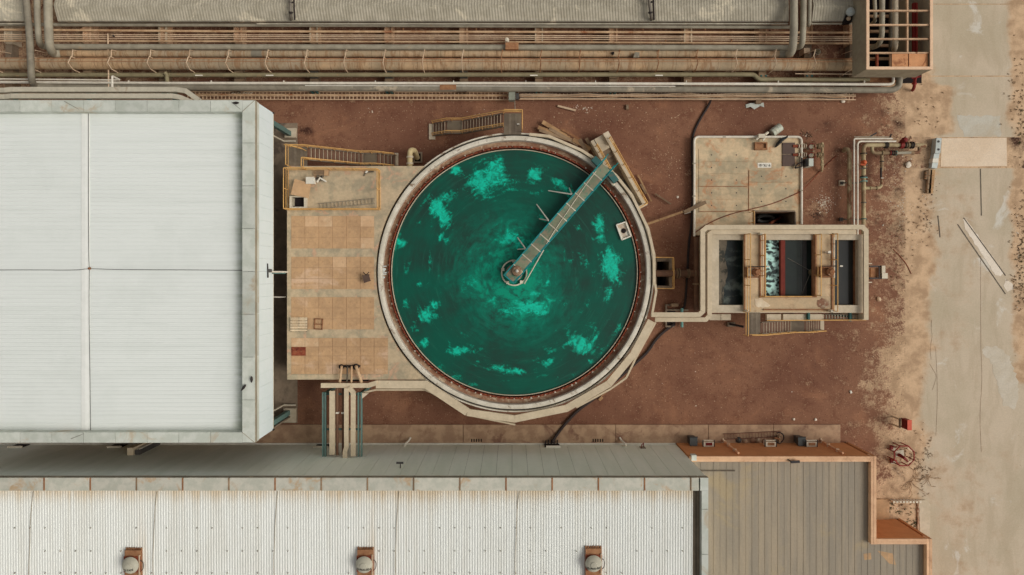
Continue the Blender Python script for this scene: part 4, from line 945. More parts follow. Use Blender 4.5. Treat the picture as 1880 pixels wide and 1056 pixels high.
# south service beams, cable ladder and stair
t = thing('service_beam', 'pale concrete beam under the south edge of the small basin', 'beam', P(1440, 582, 2.4))
for (a, b) in ((1303, 1323), (1324, 1342), (1408, 1434), (1438, 1480), (1481, 1513)):
    mb = MB(); mb.pbox(a, 577, b, 588, 2.2, 2.5); mb.build('beam_block', 'concrete_pale', t)
t = thing('cable_ladder', 'dark cable ladder under the south east edge of the small basin', 'cable ladder', P(1548, 582, 2.6))
for py in (577.5, 586):
    mb = MB(); mb.beam(P(1514, py, 2.6), P(1584, py, 2.6), .05, .1); mb.build('side_rail', 'pipe_dark', t)
for k in range(13):
    px = 1517 + 5.3 * k; mb = MB(); mb.beam(P(px, 577.5, 2.58), P(px, 586, 2.58), .07, .05); mb.build('rung', 'pipe_grey', t)
mb = MB(); mb.tube([P(1408, 588.5, 2.9), P(1590, 587.5, 2.9)], .035, 7); tag(mb.build('handrail_tube', 'yellow_rail', origin=P(1500, 588, 2.9)), 'long thin yellow rail under the south edge of the small basin', 'rail')
for px in (1485, 1561):
    t = thing('hanger_post', f'dark steel hanger post below the {"middle" if px < 1500 else "east end"} of the yellow rail', 'post', P(px, 582, 0)); mb = MB(); q = P(px, 582, 2.7); mb.box(q.x - .07, q.x + .07, q.y - .3, q.y + .3, 2.5, 2.75); mb.build('hanger_arm', 'teal_plate', t)
    mb = MB(); mb.box(q.x - .06, q.x + .06, q.y - .06, q.y + .06, 0, 2.5); mb.build('hanger_leg', 'teal_plate', t)
steel_stair('stairway', 'steel stairway with grey treads below the south side of the small basin', X(1397, ZB), X(1506, .12), yw(613, ZB), yw(592, ZB), ZB, (.52, .70), (X(1372, ZB), X(1396, ZB), yw(614, ZB), yw(574, ZB)), (True, False, 0), 18, .12, (X(1503, .12), X(1513, .12), yw(608, .12), yw(586, .12)))
railing('landing_railing', 'yellow railing at the west end of the small basin stair landing', [Vector((P(1374, 574, ZB + 1).x, P(1374, 574, ZB + 1).y, ZB)), Vector((P(1374, 618, ZB + 1).x, P(1374, 617, ZB + 1).y, ZB))], 1.0)
t = thing('prop_strut', 'dark steel strut leaning beside the small basin stair', 'strut', P(1352, 596, 0)); mb = MB(); mb.beam(P(1340, 595, .25), P(1365, 600, .9), .16, .16); mb.build('strut_bar', 'black_metal', t)
mb = MB(); mb.pbox(1336, 592, 1350, 600, 0, .2); mb.build('strut_foot', 'pad_concrete', t)
t = thing('sluice_actuator', 'dark framed sluice drive with pale boxes on the basin east wall', 'actuator', P(1612, 500, 1.5))
for py in (489, 511):
    mb = MB(); mb.beam(P(1596, py, 2.2), P(1622, py, 2.2), .1, .14); mb.build('frame_bar', 'black_metal', t)
for px in (1614, 1618):
    mb = MB(); mb.beam(P(px, 488, 2.25), P(px, 512, 2.25), .06, .1); mb.build('cross_bar', 'black_metal', t)
mb = MB(); mb.pbox(1599, 492, 1612, 510, 1.9, 2.1); mb.build('gate_box', 'rust_tan', t)
mb = MB(); mb.pbox(1619.5, 488, 1625.5, 501, 1.9, 2.4); mb.build('motor_box', 'off_white', t); mb = MB(); mb.pbox(1619.5, 501.5, 1630, 511.5, 1.9, 2.35); mb.build('gear_box', 'off_white', t)
for py in (484, 518.5):
    mb = MB(); mb.pbox(1595, py - .8, 1601, py + .8, 2.0, 2.2); mb.build('wall_bracket', 'off_white', t)

# ================================================================== PUMP SLAB (covered sump)
ZP = .5
ps = thing('pump_sump', 'pale concrete slab with cover plates north of the small basin', 'slab', P(1372, 332, 0))
for (a, b, c, d) in ((1275.5, 252, 1471, 388), (1275.5, 388, 1386, 432), (1460, 388, 1471, 432)):
    mb = MB(); mb.pbox(a, b, c, d, -.05, ZP); mb.build('slab_body', 'concrete_pump', ps)
for (a, b, c, d) in ((1384, 386, 1386.4, 432), (1459.5, 389, 1462, 432), (1386.4, 386.5, 1459.5, 389)):
    mb = MB(); mb.pbox(a, b, c, d, -2.4, ZP + .08); mb.build('opening_frame', 'pad_concrete', ps)
mb = MB(); mb.pbox(1385, 387, 1463, 432, -2.5, -2.4); mb.build('opening_floor', 'dark_void', ps)
mb = MB(); mb.pbox(1386.4, 411.6, 1459.5, 414, -2.4, 0); mb.build('opening_frame', 'pad_concrete', ps)
ys5 = [273, 296.2, 319.2, 342.2, 366.2, 388.5]
def cover(a, b, c, d):
    mb = MB(); h_ = ZP + .03 + random.uniform(0, .01); mb.pbox(a + .5, b + .5, c - .5, d - .5, ZP - .02, h_); cs_ = mb.build('cover_plate', 'concrete_pump', ps)
    for fx in (.26, .76):
        q = P(a + (c - a) * fx, (b + d) / 2, h_); m2 = MB(); m2.lathe(q, [(0, h_ + .012), (.045, h_ + .012), (.045, h_ - .01)], 10); m2.build('lifting_eye', 'black_metal', cs_)
for a, b in zip(ys5, ys5[1:]): cover(1282.7, a, 1373.7, b)
for a, b in zip([312.5, 335.3, 358.3], [335.3, 358.3, 381.5]): cover(1374.5, a, 1464.5, b)
mb = MB()
for pts in ([(1283.5, 388.5), (1345, 388), (1383, 386)], [(1375, 312.6), (1374.4, 388)], [(1282.5, 342.3), (1372, 342.5)]):
    for p, q in zip(pts, pts[1:]): mb.beam(P(*p, ZP + .035), P(*q, ZP + .035), .05, .03)
mb.build('joint_seam', 'rust_tan', ps)
t = thing('name_plate', 'white stencilled number plate painted on the pump slab', 'sign', P(1403.5, 303.3, ZP)); mb = MB(); mb.pbox(1391, 299, 1416, 308, ZP - .01, ZP + .012); mb.build('plate_face', 'white_paint', t)
def text_obj(body, size, loc, rotz, parent, mat, name='lettering', squash=1.0):
    cu = bpy.data.curves.new(name, 'FONT'); cu.body = body; cu.size = size; cu.align_x = 'CENTER'; cu.align_y = 'CENTER'; cu.space_character = 1.05
    cu.offset = .012 * size / .3
    tmp = bpy.data.objects.new('tmp_text', cu); COL.objects.link(tmp)
    dg = bpy.context.evaluated_depsgraph_get(); me = bpy.data.meshes.new_from_object(tmp.evaluated_get(dg)); bpy.data.objects.remove(tmp)
    me.materials.clear(); me.materials.append(_M[mat]); o = bpy.data.objects.new(name, me); COL.objects.link(o); o.parent = parent
    ca, sa = math.cos(rotz), math.sin(rotz)
    for v in me.vertices:
        x, y = v.co.x * squash, v.co.y
        v.co = Vector((x * ca - y * sa, x * sa + y * ca, 0)) + Vector(loc) - Vector(parent['_o'])
    return o
text_obj('96-TK-101', .235, P(1403.5, 303.4, ZP + .017), math.pi, t, 'black_metal', squash=.80)
t = thing('kerb_pipe', 'white pipe laid round the edge of the pump slab', 'pipe', P(1274.5, 300, ZP))
mb = MB(); mb.tube(fillet([P(1274.6, 434, ZP + .1), P(1274.6, 251.4, ZP + .1), P(1471.6, 251.4, ZP + .1), P(1471.6, 412, ZP + .1)], .35, 6), .085, 10); mb.build('pipe_run', 'pipe_white', t)
for (a, b) in ((1274.6, 300), (1274.6, 360), (1330, 251.4), (1471.6, 350)):
    mb = MB(); mb.pbox(a - 2.6, b - 1, a + 2.6, b + 1, ZP, ZP + .2); mb.build('clamp', 'pipe_grey', t)
t = thing('steel_hatch', 'dark brown two leaf steel hatch on the pump slab', 'hatch', P(1448, 283, ZP))
for (b, d) in ((262, 282.5), (283.5, 305)):
    mb = MB(); mb.pbox(1437, b, 1459.5, d, ZP, ZP + .08); mb.build('hatch_leaf', M('hatch_brown', (84, 68, 60), (74, 60, 54), rough=.7, var=.1), t)
mb = MB(); mb.pbox(1436, 260, 1460, 262, ZP, ZP + .12); mb.build('hinge_bar', 'concrete_pump', t)
t = thing('rusty_tray', 'rusty brown open tray on the pump slab', 'tray', P(1397, 268, ZP))
for (a, b, c, d) in ((1386.5, 261, 1409, 263.5), (1386.5, 272, 1409, 275), (1386.5, 263.5, 1390, 272), (1406.5, 263.5, 1409, 272)):
    mb = MB(); mb.pbox(a, b, c, d, ZP, ZP + .22); mb.build('tray_side', 'rust_tan', t)
mb = MB(); mb.pbox(1390, 263.5, 1406.5, 272, ZP, ZP + .06); mb.build('tray_floor', 'rust_box', t)
t = thing('pipe_box', 'pale junction box straddling the white pipe on the pump slab', 'box', P(1399, 249, ZP)); mb = MB(); mb.pbox(1393, 246, 1405, 253, ZP, ZP + .5); mb.build('box_body', 'off_white', t)
for (pa, pb) in (((1392, 252), (1388, 257)), ((1404, 253), (1400, 258)), ((1405, 247), (1410, 243))):
    mb = MB(); mb.tube([P(*pa, ZP + .35), P(*pb, ZP + .3)], .09, 8); mb.build('stub_pipe', 'off_white', t)
t = thing('metal_drum', 'dented pale metal drum lying on the soil north of the pump slab', 'drum', P(1426, 239, .3))
A, B = P(1417, 245, .32), P(1433.5, 232.5, .32)
mb = MB(); mb.tube([A, A.lerp(B, .03), A.lerp(B, .97), B], [.27, .30, .30, .27], 18); mb.build('drum_shell', M('drum_grey', (176, 178, 160), (160, 160, 144), stain=(120, 110, 92), st_lo=.6, st_hi=.72, rough=.45), t)
for f in (.33, .66):
    c = A.lerp(B, f); d = (B - A).normalized(); mb = MB(); mb.tube([c - d * .03, c + d * .03], .32, 18); mb.build('drum_hoop', 'galv', t)
t = thing('black_tarp', 'crumpled black rag hanging over the white pipe on the pump slab', 'rag', P(1437, 256, ZP))
pts = [(1424, 268), (1427, 262), (1434, 255), (1440, 250), (1447, 249), (1446, 253), (1438, 259), (1433, 264), (1426, 270)]
mb = MB(); q = [P(a, b, ZP + .08 + .10 * (i % 3)) for i, (a, b) in enumerate(pts)]; c = P(1435, 258, ZP + .42)
vs = [c] + q; mb.add([tuple(v) for v in vs] + [(v.x, v.y, ZP) for v in q], [(0, 1 + i, 1 + (i + 1) % len(q)) for i in range(len(q))] + [(1 + i, 1 + len(q) + i, 1 + len(q) + (i + 1) % len(q), 1 + (i + 1) % len(q)) for i in range(len(q))])
mb.build('rag_cloth', M('rag_black', (42, 44, 46), (60, 62, 64), rough=.6), t)
# pump pipework on the east side of the slab
t = thing('pump_manifold', 'rusty valves and pipework on the east edge of the pump slab', 'pipework', P(1490, 280, .4))
mf = .55
for py in (268.5, 284.5):
    mb = MB(); mb.tube([P(1455, py, mf), P(1484, py, mf)], .11, 10); mb.build('pump_pipe', 'rust_red', t)
    mb = MB(); mb.tube([P(1484, py, mf), P(1512, py, mf)], .10, 10); mb.build('discharge_pipe', 'pipe_moss', t)
    for px, r_ in ((1466, .17), (1470, .17), (1475, .2), (1479, .17), (1491, .19), (1495, .17), (1502, .21), (1505, .21), (1511, .15)):
        mb = MB(); mb.tube([P(px - .7, py, mf), P(px + .7, py, mf)], r_, 12); mb.build('flange', 'pipe_moss' if px > 1480 else 'concrete_pale', t)
    q = P(1486, py + 2, mf); mb = MB(); mb.lathe(q, [(0, mf + .3), (.14, mf + .28), (.16, mf + .2), (.16, mf - .2)], 14); mb.build('valve_body', 'pipe_grey', t)
    ring = [q + Vector((.24 * math.cos(a * R(30)), .24 * math.sin(a * R(30)) - .05, .45)) for a in range(13)]; mb = MB(); mb.tube(ring, .025, 6); mb.build('hand_wheel', 'red_dark', t)
mb = MB(); mb.tube(fillet([P(1509.5, 262, mf), P(1509.5, 308, mf - .05), P(1508, 314, .2)], .2), .10, 10); mb.build('header_pipe', 'pipe_moss', t)
mb = MB(); mb.tube([P(1493, 269, mf), P(1493, 284, mf)], .085, 8); mb.build('link_pipe', 'pipe_moss', t)
for py in (291, 302):
    mb = MB(); mb.tube([P(1507, py, mf), P(1512, py, mf)], .12, 10); mb.build('flange', 'pipe_moss', t)
mb = MB(); mb.tube(chaikin([P(1460, 309, .6), P(1462, 302, .8), P(1475, 297, .7), P(1484, 292, .7)], 2), .05, 7); mb.build('black_hose', 'black_rubber', t)
t = thing('control_panel', 'slim grey control panel beside the rusty pump pipework', 'panel', P(1489, 298, 0)); mb = MB(); mb.pbox(1485.5, 291, 1493.5, 305, .2, 1.2); mb.build('panel_case', 'galv', t)
mb = MB(); mb.pbox(1480, 291, 1485, 305, 0, 1.0); mb.build('panel_stand', 'dark_grey', t)
mb = MB(); mb.tube([P(1460, 309, .8), P(1472, 306, .8), P(1472, 290, .8)], .05, 7); mb.build('conduit_bend', 'black_metal', t)
t = thing('sump_hose', 'thick black coil of hose in the dark sump opening', 'hose', P(1404, 402, -1.2)); mb = MB(); mb.tube([P(1405 + 15 * math.cos(k * .4), 402 + 6 * math.sin(k * .4), -1.6 + k * .02) for k in range(24)], .16, 10); mb.build('coil', 'dark_grey', t)
mb = MB(); mb.tube([P(1414, 410, -.3), P(1436, 398, -1.8)], .1, 10); tag(mb.build('suction_pipe', 'rust_red', origin=P(1425, 404, -1)), 'rusty suction pipe slanting into the dark sump opening', 'pipe')
mb = MB(); mb.tube([P(1384.5, 388, ZP + .9), P(1384.5, 425, ZP + .9)], .03, 7); t = thing('sump_rail', 'yellow rail along the west side of the dark sump opening', 'rail', P(1384, 400, ZP)); mb.build('rail_tube', 'yellow_rail', t)
for py in (388, 408, 425):
    q = P(1384.5, py, ZP + .9); mb = MB(); mb.tube([(q.x, q.y, ZP), q], .03, 6); mb.build('post', 'yellow_rail', t)

# ================================================================== WHITE SHED (west)
ZR = 7.6; ZC = 4.25
sh = thing('white_shed', 'large white ribbed shed roof with grey edge trim and white side cladding', 'shed', (X(200, ZR), Y(500, ZR), 0))
sx1, sy1, sy0 = X(468, ZR), Y(184, ZR), Y(813, ZR); sx0 = X(-80, ZR)
rx1, ry1, ry0 = X(445, ZR), Y(205, ZR), Y(794, ZR)
def roof_mesh(x0, x1, y0, y1, pitch, along, zf, prof, grime_shade):
    """ribbed sheet: ribs run along x or y; zf gives the height of the sheet; prof = rib profile [(fraction, height)]"""
    mb = MB(); vs = []; gr = []; fs = []
    A0, A1, B0, B1 = (y0, y1, x0, x1) if along == 'x' else (x0, x1, y0, y1)
    n = int((A1 - A0) / pitch); acc = []
    for k in range(n):
        for f, h in prof: acc.append((A0 + (A1 - A0) * (k + f) / n, h))
    acc.append((A1, prof[0][1])); NB = 16
    for j in range(NB + 1):
        b = B0 + (B1 - B0) * j / NB
        for a, h in acc:
            x, y = (b, a) if along == 'x' else (a, b)
            vs.append((x, y, zf(x, y) + h)); gr.append(grime_shade(x, y))
    m_ = len(acc)
    for j in range(NB):
        for i in range(m_ - 1): fs.append((j * m_ + i, j * m_ + i + 1, (j + 1) * m_ + i + 1, (j + 1) * m_ + i))
    mb.add(vs, fs); return mb, gr
ridge = X(157, 7.0)
zf = lambda x, y: 6.98 - abs(x - ridge) * .012
gshed = lambda x, y: 1.0 * smooth01(X(420, 7.0), X(440, 7.0), x) + .35 * smooth01(Y(770, 7.2), Y(794, 7.2), y) + .35 * smooth01(Y(226, 7.2), Y(205, 7.2), y)  # east band paints in the parapet's shade on top of greenish dirt
mb, gr = roof_mesh(sx0, rx1 + .06, ry0 - .06, ry1 + .06, .255, 'x', zf, [(0, 0), (.70, 0), (.78, .020), (.92, .020)], gshed)
mb.build('roof_sheet', roof_white_material('shed_roofing', 'x'), sh, True, {'grime_shade': gr})
mb = MB(); 
for s_ in (-1, 1): mb.hexa([(ridge, ry0, 7.0), (ridge + s_ * .26, ry0, 6.99), (ridge + s_ * .26, ry1, 6.99), (ridge, ry1, 7.0)], [(ridge, ry0, 7.025), (ridge + s_ * .26, ry0, 7.01), (ridge + s_ * .26, ry1, 7.01), (ridge, ry1, 7.025)])
mb.build('ridge_cap', M('ridge_white', (216, 217, 210), (208, 209, 202), rough=.55, var=.04), sh)
def coping_run(parent, p0, p1, wdt, z, n, mat='galv', th=.07, drop=.72, seam=None):
    p0, p1 = Vector(p0), Vector(p1)
    for k in range(n):
        a, b = p0.lerp(p1, k / n), p0.lerp(p1, (k + 1) / n); d = (b - a).normalized() * .012
        mb = MB(); mb.beam(a + d + Vector((0, 0, z - drop / 2)), b - d + Vector((0, 0, z - drop / 2)), wdt, drop); mb.build('coping', mat, parent)
        if seam:
            mb = MB(); mb.beam(b - d * 4 + Vector((0, 0, z + .008)), b + d * 4 + Vector((0, 0, z + .008)), wdt * .98, .012); mb.build('coping_clip', seam, parent)
ycN, ycS = (sy1 + ry1) / 2, (sy0 + ry0) / 2; xcE = (sx1 + rx1) / 2
coping_run(sh, (sx0, ycN, 0), (rx1, ycN, 0), sy1 - ry1, ZR, 9)
coping_run(sh, (sx0, ycS, 0), (rx1, ycS, 0), ry0 - sy0, ZR, 9)
coping_run(sh, (xcE, sy0, 0), (xcE, sy1, 0), sx1 - rx1, ZR + .004, 8)
for (A, B) in (((rx1, ry0), (sx1, sy0)), ((rx1, ry1), (sx1, sy1))):
    mb = MB(); mb.beam((A[0], A[1], ZR + .012), (B[0], B[1], ZR + .012), .03, .016); mb.build('mitre_seam', 'pipe_grey', sh)
# cladding: panels with fine joints
npn = 26
for k in range(npn):
    ya, yb = sy0 + .03 + (sy1 - sy0 - .06) * k / npn, sy0 + .03 + (sy1 - sy0 - .06) * (k + 1) / npn
    mb = MB(); mb.box(sx1 - .12, sx1 - .02 + (.003 if k % 2 else 0), ya + .004, yb - .004, ZC, ZR - .10); mb.build('cladding_panel', 'clad_white', sh)
mb = MB(); mb.box(sx1 - .06, sx1 + .03, sy0, sy1, ZR - .30, ZR - .02); mb.build('eaves_trim', 'pipe_grey', sh)
for yy in (sy0 + .06, sy1 - .06):
    mb = MB(); mb.box(sx0, sx1 - .13, yy - .05, yy + .05, (.05 if yy < 0 else ZC), ZR - .74); mb.build('end_clad_screen', 'pad_concrete' if yy < 0 else 'clad_white', sh)  # unseen south screen, added down to the ground and dark to dim the alley
mb = MB(); mb.box(sx1 - .16, sx1 + .0, sy0 + .01, sy1 - .01, ZC - .05, ZC); mb.build('base_trim', 'off_white', sh)
for yy in (sy0 + .05, sy1 - .05):
    mb = MB(); mb.box(sx1 - .05, sx1 + .05, yy - .05, yy + .05, ZC - .08, ZC + .14); mb.build('corner_clip', 'black_metal', sh)
mb = MB(); mb.box(sx0, sx1 - .2, sy0 + .2, sy1 - .2, 6.2, 6.3); mb.build('ceiling_deck', 'dark_grey', sh)
for k, (px, py, sgn) in enumerate(((532, 246, -1), (530, 757, 1))):
    q = P(px, py, .2); cx_ = q.x
    mb = MB(); mb.box(cx_ - .14, cx_ + .14, q.y - .17, q.y + .17, .3, 6.2); mb.build('column', 'green_steel', sh)
    mb = MB(); mb.box(cx_ - .35, X(543, .3), q.y - .28 - (.45 if sgn > 0 else .0), q.y + .3 + (.0 if sgn > 0 else .1), 0, .3); mb.build('column_footing', 'concrete_pale', sh)
    yy = q.y + (-.55 if sgn < 0 else .55)
    mb = MB(); mb.tube(fillet([(X(543, .3), yy, .32), (X(521, .3), yy, .32), (X(521, .3) - .1, yy, 4.3)], .1, 3), .055, 8); mb.build('rain_pipe', 'off_white', sh)
# lightning cables on the white roof
for nm, pts in (('north to south', [(163, 207), (163, 330), (163.5, 470), (165, 492), (164, 560), (166, 700), (167, 792)]), ('west to east', [(-60, 496), (60, 495.5), (140, 496.5), (163, 493), (205, 495), (300, 495.4), (444, 496.5)])):
    q = [Vector((X(a, 7.0), Y(b, 7.0), 0)) for a, b in pts]; q = [Vector((v.x, v.y, zf(v.x, v.y) + .06)) for v in q]
    mb = MB(); mb.tube(chaikin(q, 2), .016, 5); tag(mb.build('lightning_cable', 'black_metal', origin=q[3]), f'thin dark lightning cable running {nm} over the white shed roof', 'cable')
t = thing('cable_clamp', 'tiny rusty clamp where the two cables cross on the white roof', 'clamp', P(163.5, 493, 7.05)); mb = MB(); mb.pbox(161.5, 491, 165.5, 495, 7.0, 7.1); mb.build('clamp_plate', 'rust_tan', t)
mb = MB(); mb.lathe(P(163.5, 493, 7.05), [(0, 7.14), (.03, 7.14), (.03, 7.08)], 8); mb.build('clamp_bolt', 'rust_red', t)
for pts, lab in ((((118, 186), (152, 205)), 'north'), (((425, 187), (446, 205)), 'north east'), (((130, 806), (160, 794)), 'south')):
    mb = MB(); mb.tube([P(*pts[0], ZR + .03), P(*pts[1], ZR - .02)], .012, 5); tag(mb.build('roof_wire', 'pipe_dark', origin=P(*pts[0], ZR)), f'thin loose wire over the {lab} edge of the white shed roof', 'wire')
for (px, py, n_) in ((447, 712, 'lower'), (462, 697, 'upper'), (433, 189, 'northern')):
    t = thing('bird', f'{n_} small dark bird resting on the edge trim of the white shed', 'bird', P(px, py, ZR)); q = P(px, py, ZR + .1)
    mb = MB(); a = Vector((.16, .2, 0)) if n_ == 'lower' else (Vector((0, .2, 0)) if n_ == 'upper' else Vector((.2, 0, 0)))
    mb.tube([q - a, q - a * .6, q, q + a * .5, q + a * .8, q + a * 1.05], [.015, .05, .085, .07, .05, .01], 9); mb.build('bird_body', 'black_metal', t)
t = thing('wall_bracket', 'dark lamp bracket on the east side of the white shed', 'lamp', P(493, 497, 5))
mb = MB(); mb.tube([P(491, 484, 5.4), P(492, 510, 5.4)], .05, 7); mb.build('lamp_bar', 'black_metal', t); mb = MB(); mb.tube([P(494, 499, 5.3), P(528, 499.5, ZT + .1)], .055, 8); mb.build('lamp_arm', 'pipe_white', t)
mb = MB(); mb.tube([P(500, 501.5, 4.6), P(524, 501.5, 3.9)], .05, 7); mb.build('lamp_stay', 'green_steel', t); mb = MB(); mb.pbox(487, 494, 497, 500, 5.2, 5.45); mb.build('lamp_head', 'dark_grey', t)
mb = MB(); mb.tube([P(502, 545.5, 3), P(525, 545.5, 3)], .05, 7); tag(mb.build('drain_pipe', 'pipe_white', origin=P(513, 545, 3)), 'short pale pipe between the white shed and the covered basin', 'pipe')

# ================================================================== LONG HALL (south)
ZH = 8.4
hall = thing('long_hall', 'long industrial hall with white ribbed roof and grey green panel wall', 'hall', (X(500, 0), Y(900, ZH), 0))
hw_y = -12.8; hx0, hx1 = -52.0, X(1299.5, ZH)
wm = hall_wall_material(); nP = int((hx1 - hx0) / 1.0)
mb = MB(); mb.box(hx0, hx1 - .02, hw_y - .25, hw_y - .03, 0, ZH - .1); mb.build('wall_core', 'dark_grey', hall)
mb = MB()
for k in range(nP):
    a, b = hx0 + (hx1 - hx0) * k / nP, hx0 + (hx1 - hx0) * (k + 1) / nP
    mb.box(a + .008, b - .008, hw_y - .035, hw_y, .25, ZH - .08)
mb.build('wall_cladding', wm, hall)
mb = MB(); mb.box(hx1 - .03, hx1 + .01, -40, hw_y - .01, 0, ZH - .08); mb.build('east_wall', wm, hall)
mb = MB(); mb.box(hx0, X(1240, .2), hw_y - .02, hw_y + .10, .0, .22); mb.build('wall_plinth', 'white_paint', hall)
mb = MB(); mb.box(hx0, hx1 + .03, hw_y - .05, hw_y + .05, ZH - .30, ZH - .06); mb.build('eaves_flashing', 'duct_grey', hall)
yc0 = Y(901, ZH)
x_joint = X(81, ZH); stp = 84.8 * S(ZH); xs = [x_joint + stp * k for k in range(-9, 16)]
for a, b in zip(xs, xs[1:]):
    b2 = min(b, hx1 - .5)
    if a > b2: continue
    mb = MB(); mb.box(a + .05, b2 - .05, yc0, hw_y + .03, ZH - .5, ZH); mb.build('coping', 'coping', hall)
    mb = MB(); mb.box(b2 - .045, b2 + .045, yc0 + .01, hw_y + .02, ZH - .5, ZH - .012 + .03); 
    if b < hx1 - .5: mb.build('coping_clip', 'rust_tan' if random.random() < .55 else 'wood_grey', hall)
mb = MB(); mb.box(hx1 - .46, hx1 + .03, yc0, hw_y + .03, ZH - .5, ZH + .01); mb.build('corner_coping', 'galv', hall)
ex0 = X(1288.5, ZH)
for a, b in ((901, 935), (935, 1018), (1018, 1120)):
    mb = MB(); mb.box(ex0, hx1 + .03, Y(b, ZH) + .015, Y(a, ZH) - .015, ZH - .5, ZH); mb.build('coping', 'galv', hall)
zfh = lambda x, y: 8.02 + .012 * (y - yc0) * 1.0 + .0
ghall = lambda x, y: .75 * smooth01(Y(940, 8), Y(900, 8), y) + .3 * math.exp(-((x - X(1100, 8)) / .8) ** 2) * smooth01(Y(980, 8), Y(1030, 8), y) + sum(.55 * math.exp(-((x - X(c_, 8)) / .28) ** 2) for c_ in (255, 264, 682)) * smooth01(Y(900, 8), Y(990, 8), y) * .6 + .05 + .12 * math.exp(-((x - X(730, 8)) / 5) ** 2)
mb, gr = roof_mesh(hx0, X(1272, 8.0), -30, yc0 + .04, .163, 'y', zfh, [(0, .0), (.35, .0), (.5, .034), (.85, .034)], ghall)
mb.build('roof_sheet', roof_white_material('hall_roofing', 'y'), hall, True, {'grime_shade': gr})
mb = MB(); mb.box(X(1272, 8.0), ex0, -30, yc0 + .02, 7.6, 7.86); mb.build('edge_gutter_shade', M('gutter_shade', (132, 118, 100), (110, 98, 82), rough=.8), hall)  # brown tone colours in the shade inside the east parapet
mb = MB()
mb.beam((X(1279, 8), yc0 - .2, 7.87), (X(1279, 8), -29, 7.87), .05, .02)
mb.build('gutter_seam', 'pipe_dark', hall)
# dark lightning cables down the hall roof, screw heads
for k, px in enumerate((55, 282, 504, 727, 947)):
    pts = [(px + 6, 902), (px + 3, 930), (px + 1 if k else px, 965), (px, 1000), (px - 2, 1030), (px - (3 if k == 0 else 0), 1070), (px, 1110)]
    q = [P(a, b, 8.09) for a, b in pts]; mb = MB(); mb.tube(chaikin(q, 2), .016, 5)
    tag(mb.build('roof_cable', M('cable_brown', (142, 128, 104), (126, 112, 90)), origin=q[2]), f'{ORD[k]} from the west of the thin cables down the ribbed hall roof', 'cable', 'cables down the hall roof')
mb = MB()
for py in (970, 1012.5, 1053):
    for k in range(46):
        px = 26 + 27.9 * k
        if random.random() < .3: continue
        q = P(px, py, 8.1); mb.box(q.x - .022, q.x + .022, q.y - .022, q.y + .022, 8.0, 8.105)
mb.build('screw', 'duct_grey', hall)
# roof fans
def roof_fan(px, py, text, label, tilt):
    ZF = 8.0; t = thing('roof_fan', label, 'fan', P(px, py, ZF), 'roof fans on the long hall')
    q = P(px, py, ZF + .3); x, y = q.x, q.y
    mb = MB(); mb.box(x - .48, x + .48, y - 1.1, y + .82, ZF - .1, ZF + .26); mb.build('fan_curb', 'rust_box', t)
    for k in range(7):
        xx = x - .45 + .15 * k; mb = MB(); mb.box(xx - .05, xx + .04, y + .82, y + .90 + random.uniform(0, .03), ZF, ZF + .10); mb.build('closure_tooth', 'rust_tan', t)
    mb = MB(); mb.box(x - .52, x + .52, y - .5, y + .48, ZF + .26, ZF + .30); mb.build('base_plate', 'rust_red', t)
    mb = MB(); mb.box(x + .42, x + .49, y - .7, y + .55, ZF + .26, ZF + .34); mb.build('side_angle', 'bracket_tan', t)
    for a in range(3):
        an = R(90 + 120 * a); mb = MB(); mb.tube([(x + .42 * math.cos(an), y + .42 * math.sin(an), ZF + .3), (x + .42 * math.cos(an), y + .42 * math.sin(an), ZF + .5)], .03, 6); mb.build('dome_leg', 'rust_tan', t)
    prof = [(0, ZF + .76), (.12, ZF + .755), (.20, ZF + .735), (.215, ZF + .70), (.30, ZF + .68), (.42, ZF + .61), (.50, ZF + .50), (.515, ZF + .46), (.49, ZF + .45)]
    mb = MB(); mb.lathe((x - .02, y), prof, 40); mb.build('fan_dome', M('dome_grey', (172, 168, 150), (158, 152, 136), stain=(150, 124, 96), st_lo=.62, st_hi=.74, st_scale=1.4, rough=.6, var=.12), t)
    mb = MB(); mb.tube(chaikin([(x + .5, y + .25, ZF + .3), (x + .68, y + .1, ZF + .25), (x + .66, y - .3, ZF + .22), (x + .52, y - .45, ZF + .2)], 2), .022, 6); mb.build('power_cable', 'black_rubber', t)
    def zd(r):
        for (r0, z0), (r1, z1) in zip(prof, prof[1:]):
            if r0 <= r <= r1: return z0 + (z1 - z0) * (r - r0) / max(1e-6, r1 - r0)
        return ZF + .46
    o_ = text_obj(text, .205, (x - .02, y - .21, 0), tilt, t, 'letter_grey' if 'letter_grey' in _M else M('letter_grey', (40, 38, 34), (52, 48, 44), rough=.8).name, squash=.84)
    bm = bmesh.new(); bm.from_mesh(o_.data); bmesh.ops.subdivide_edges(bm, edges=bm.edges, cuts=2); 
    for v in bm.verts: v.co.z = zd(min(.5, math.hypot(v.co.x + t['_o'][0] - x + .02, v.co.y + t['_o'][1] - y))) + .012 - t['_o'][2]
    bm.to_mesh(o_.data); bm.free()
    return t
roof_fan(242.5, 1036, '23 FAN', 'white domed roof fan with a bright rusty frame and faded lettering', 0.06)
roof_fan(670, 1035, '23-FAN-024', 'white domed roof fan between the other two with a dark looped cable', -.03)
roof_fan(1090, 1033, '23-FAN-022', 'white domed roof fan nearest the grey annex roof', 0.05)
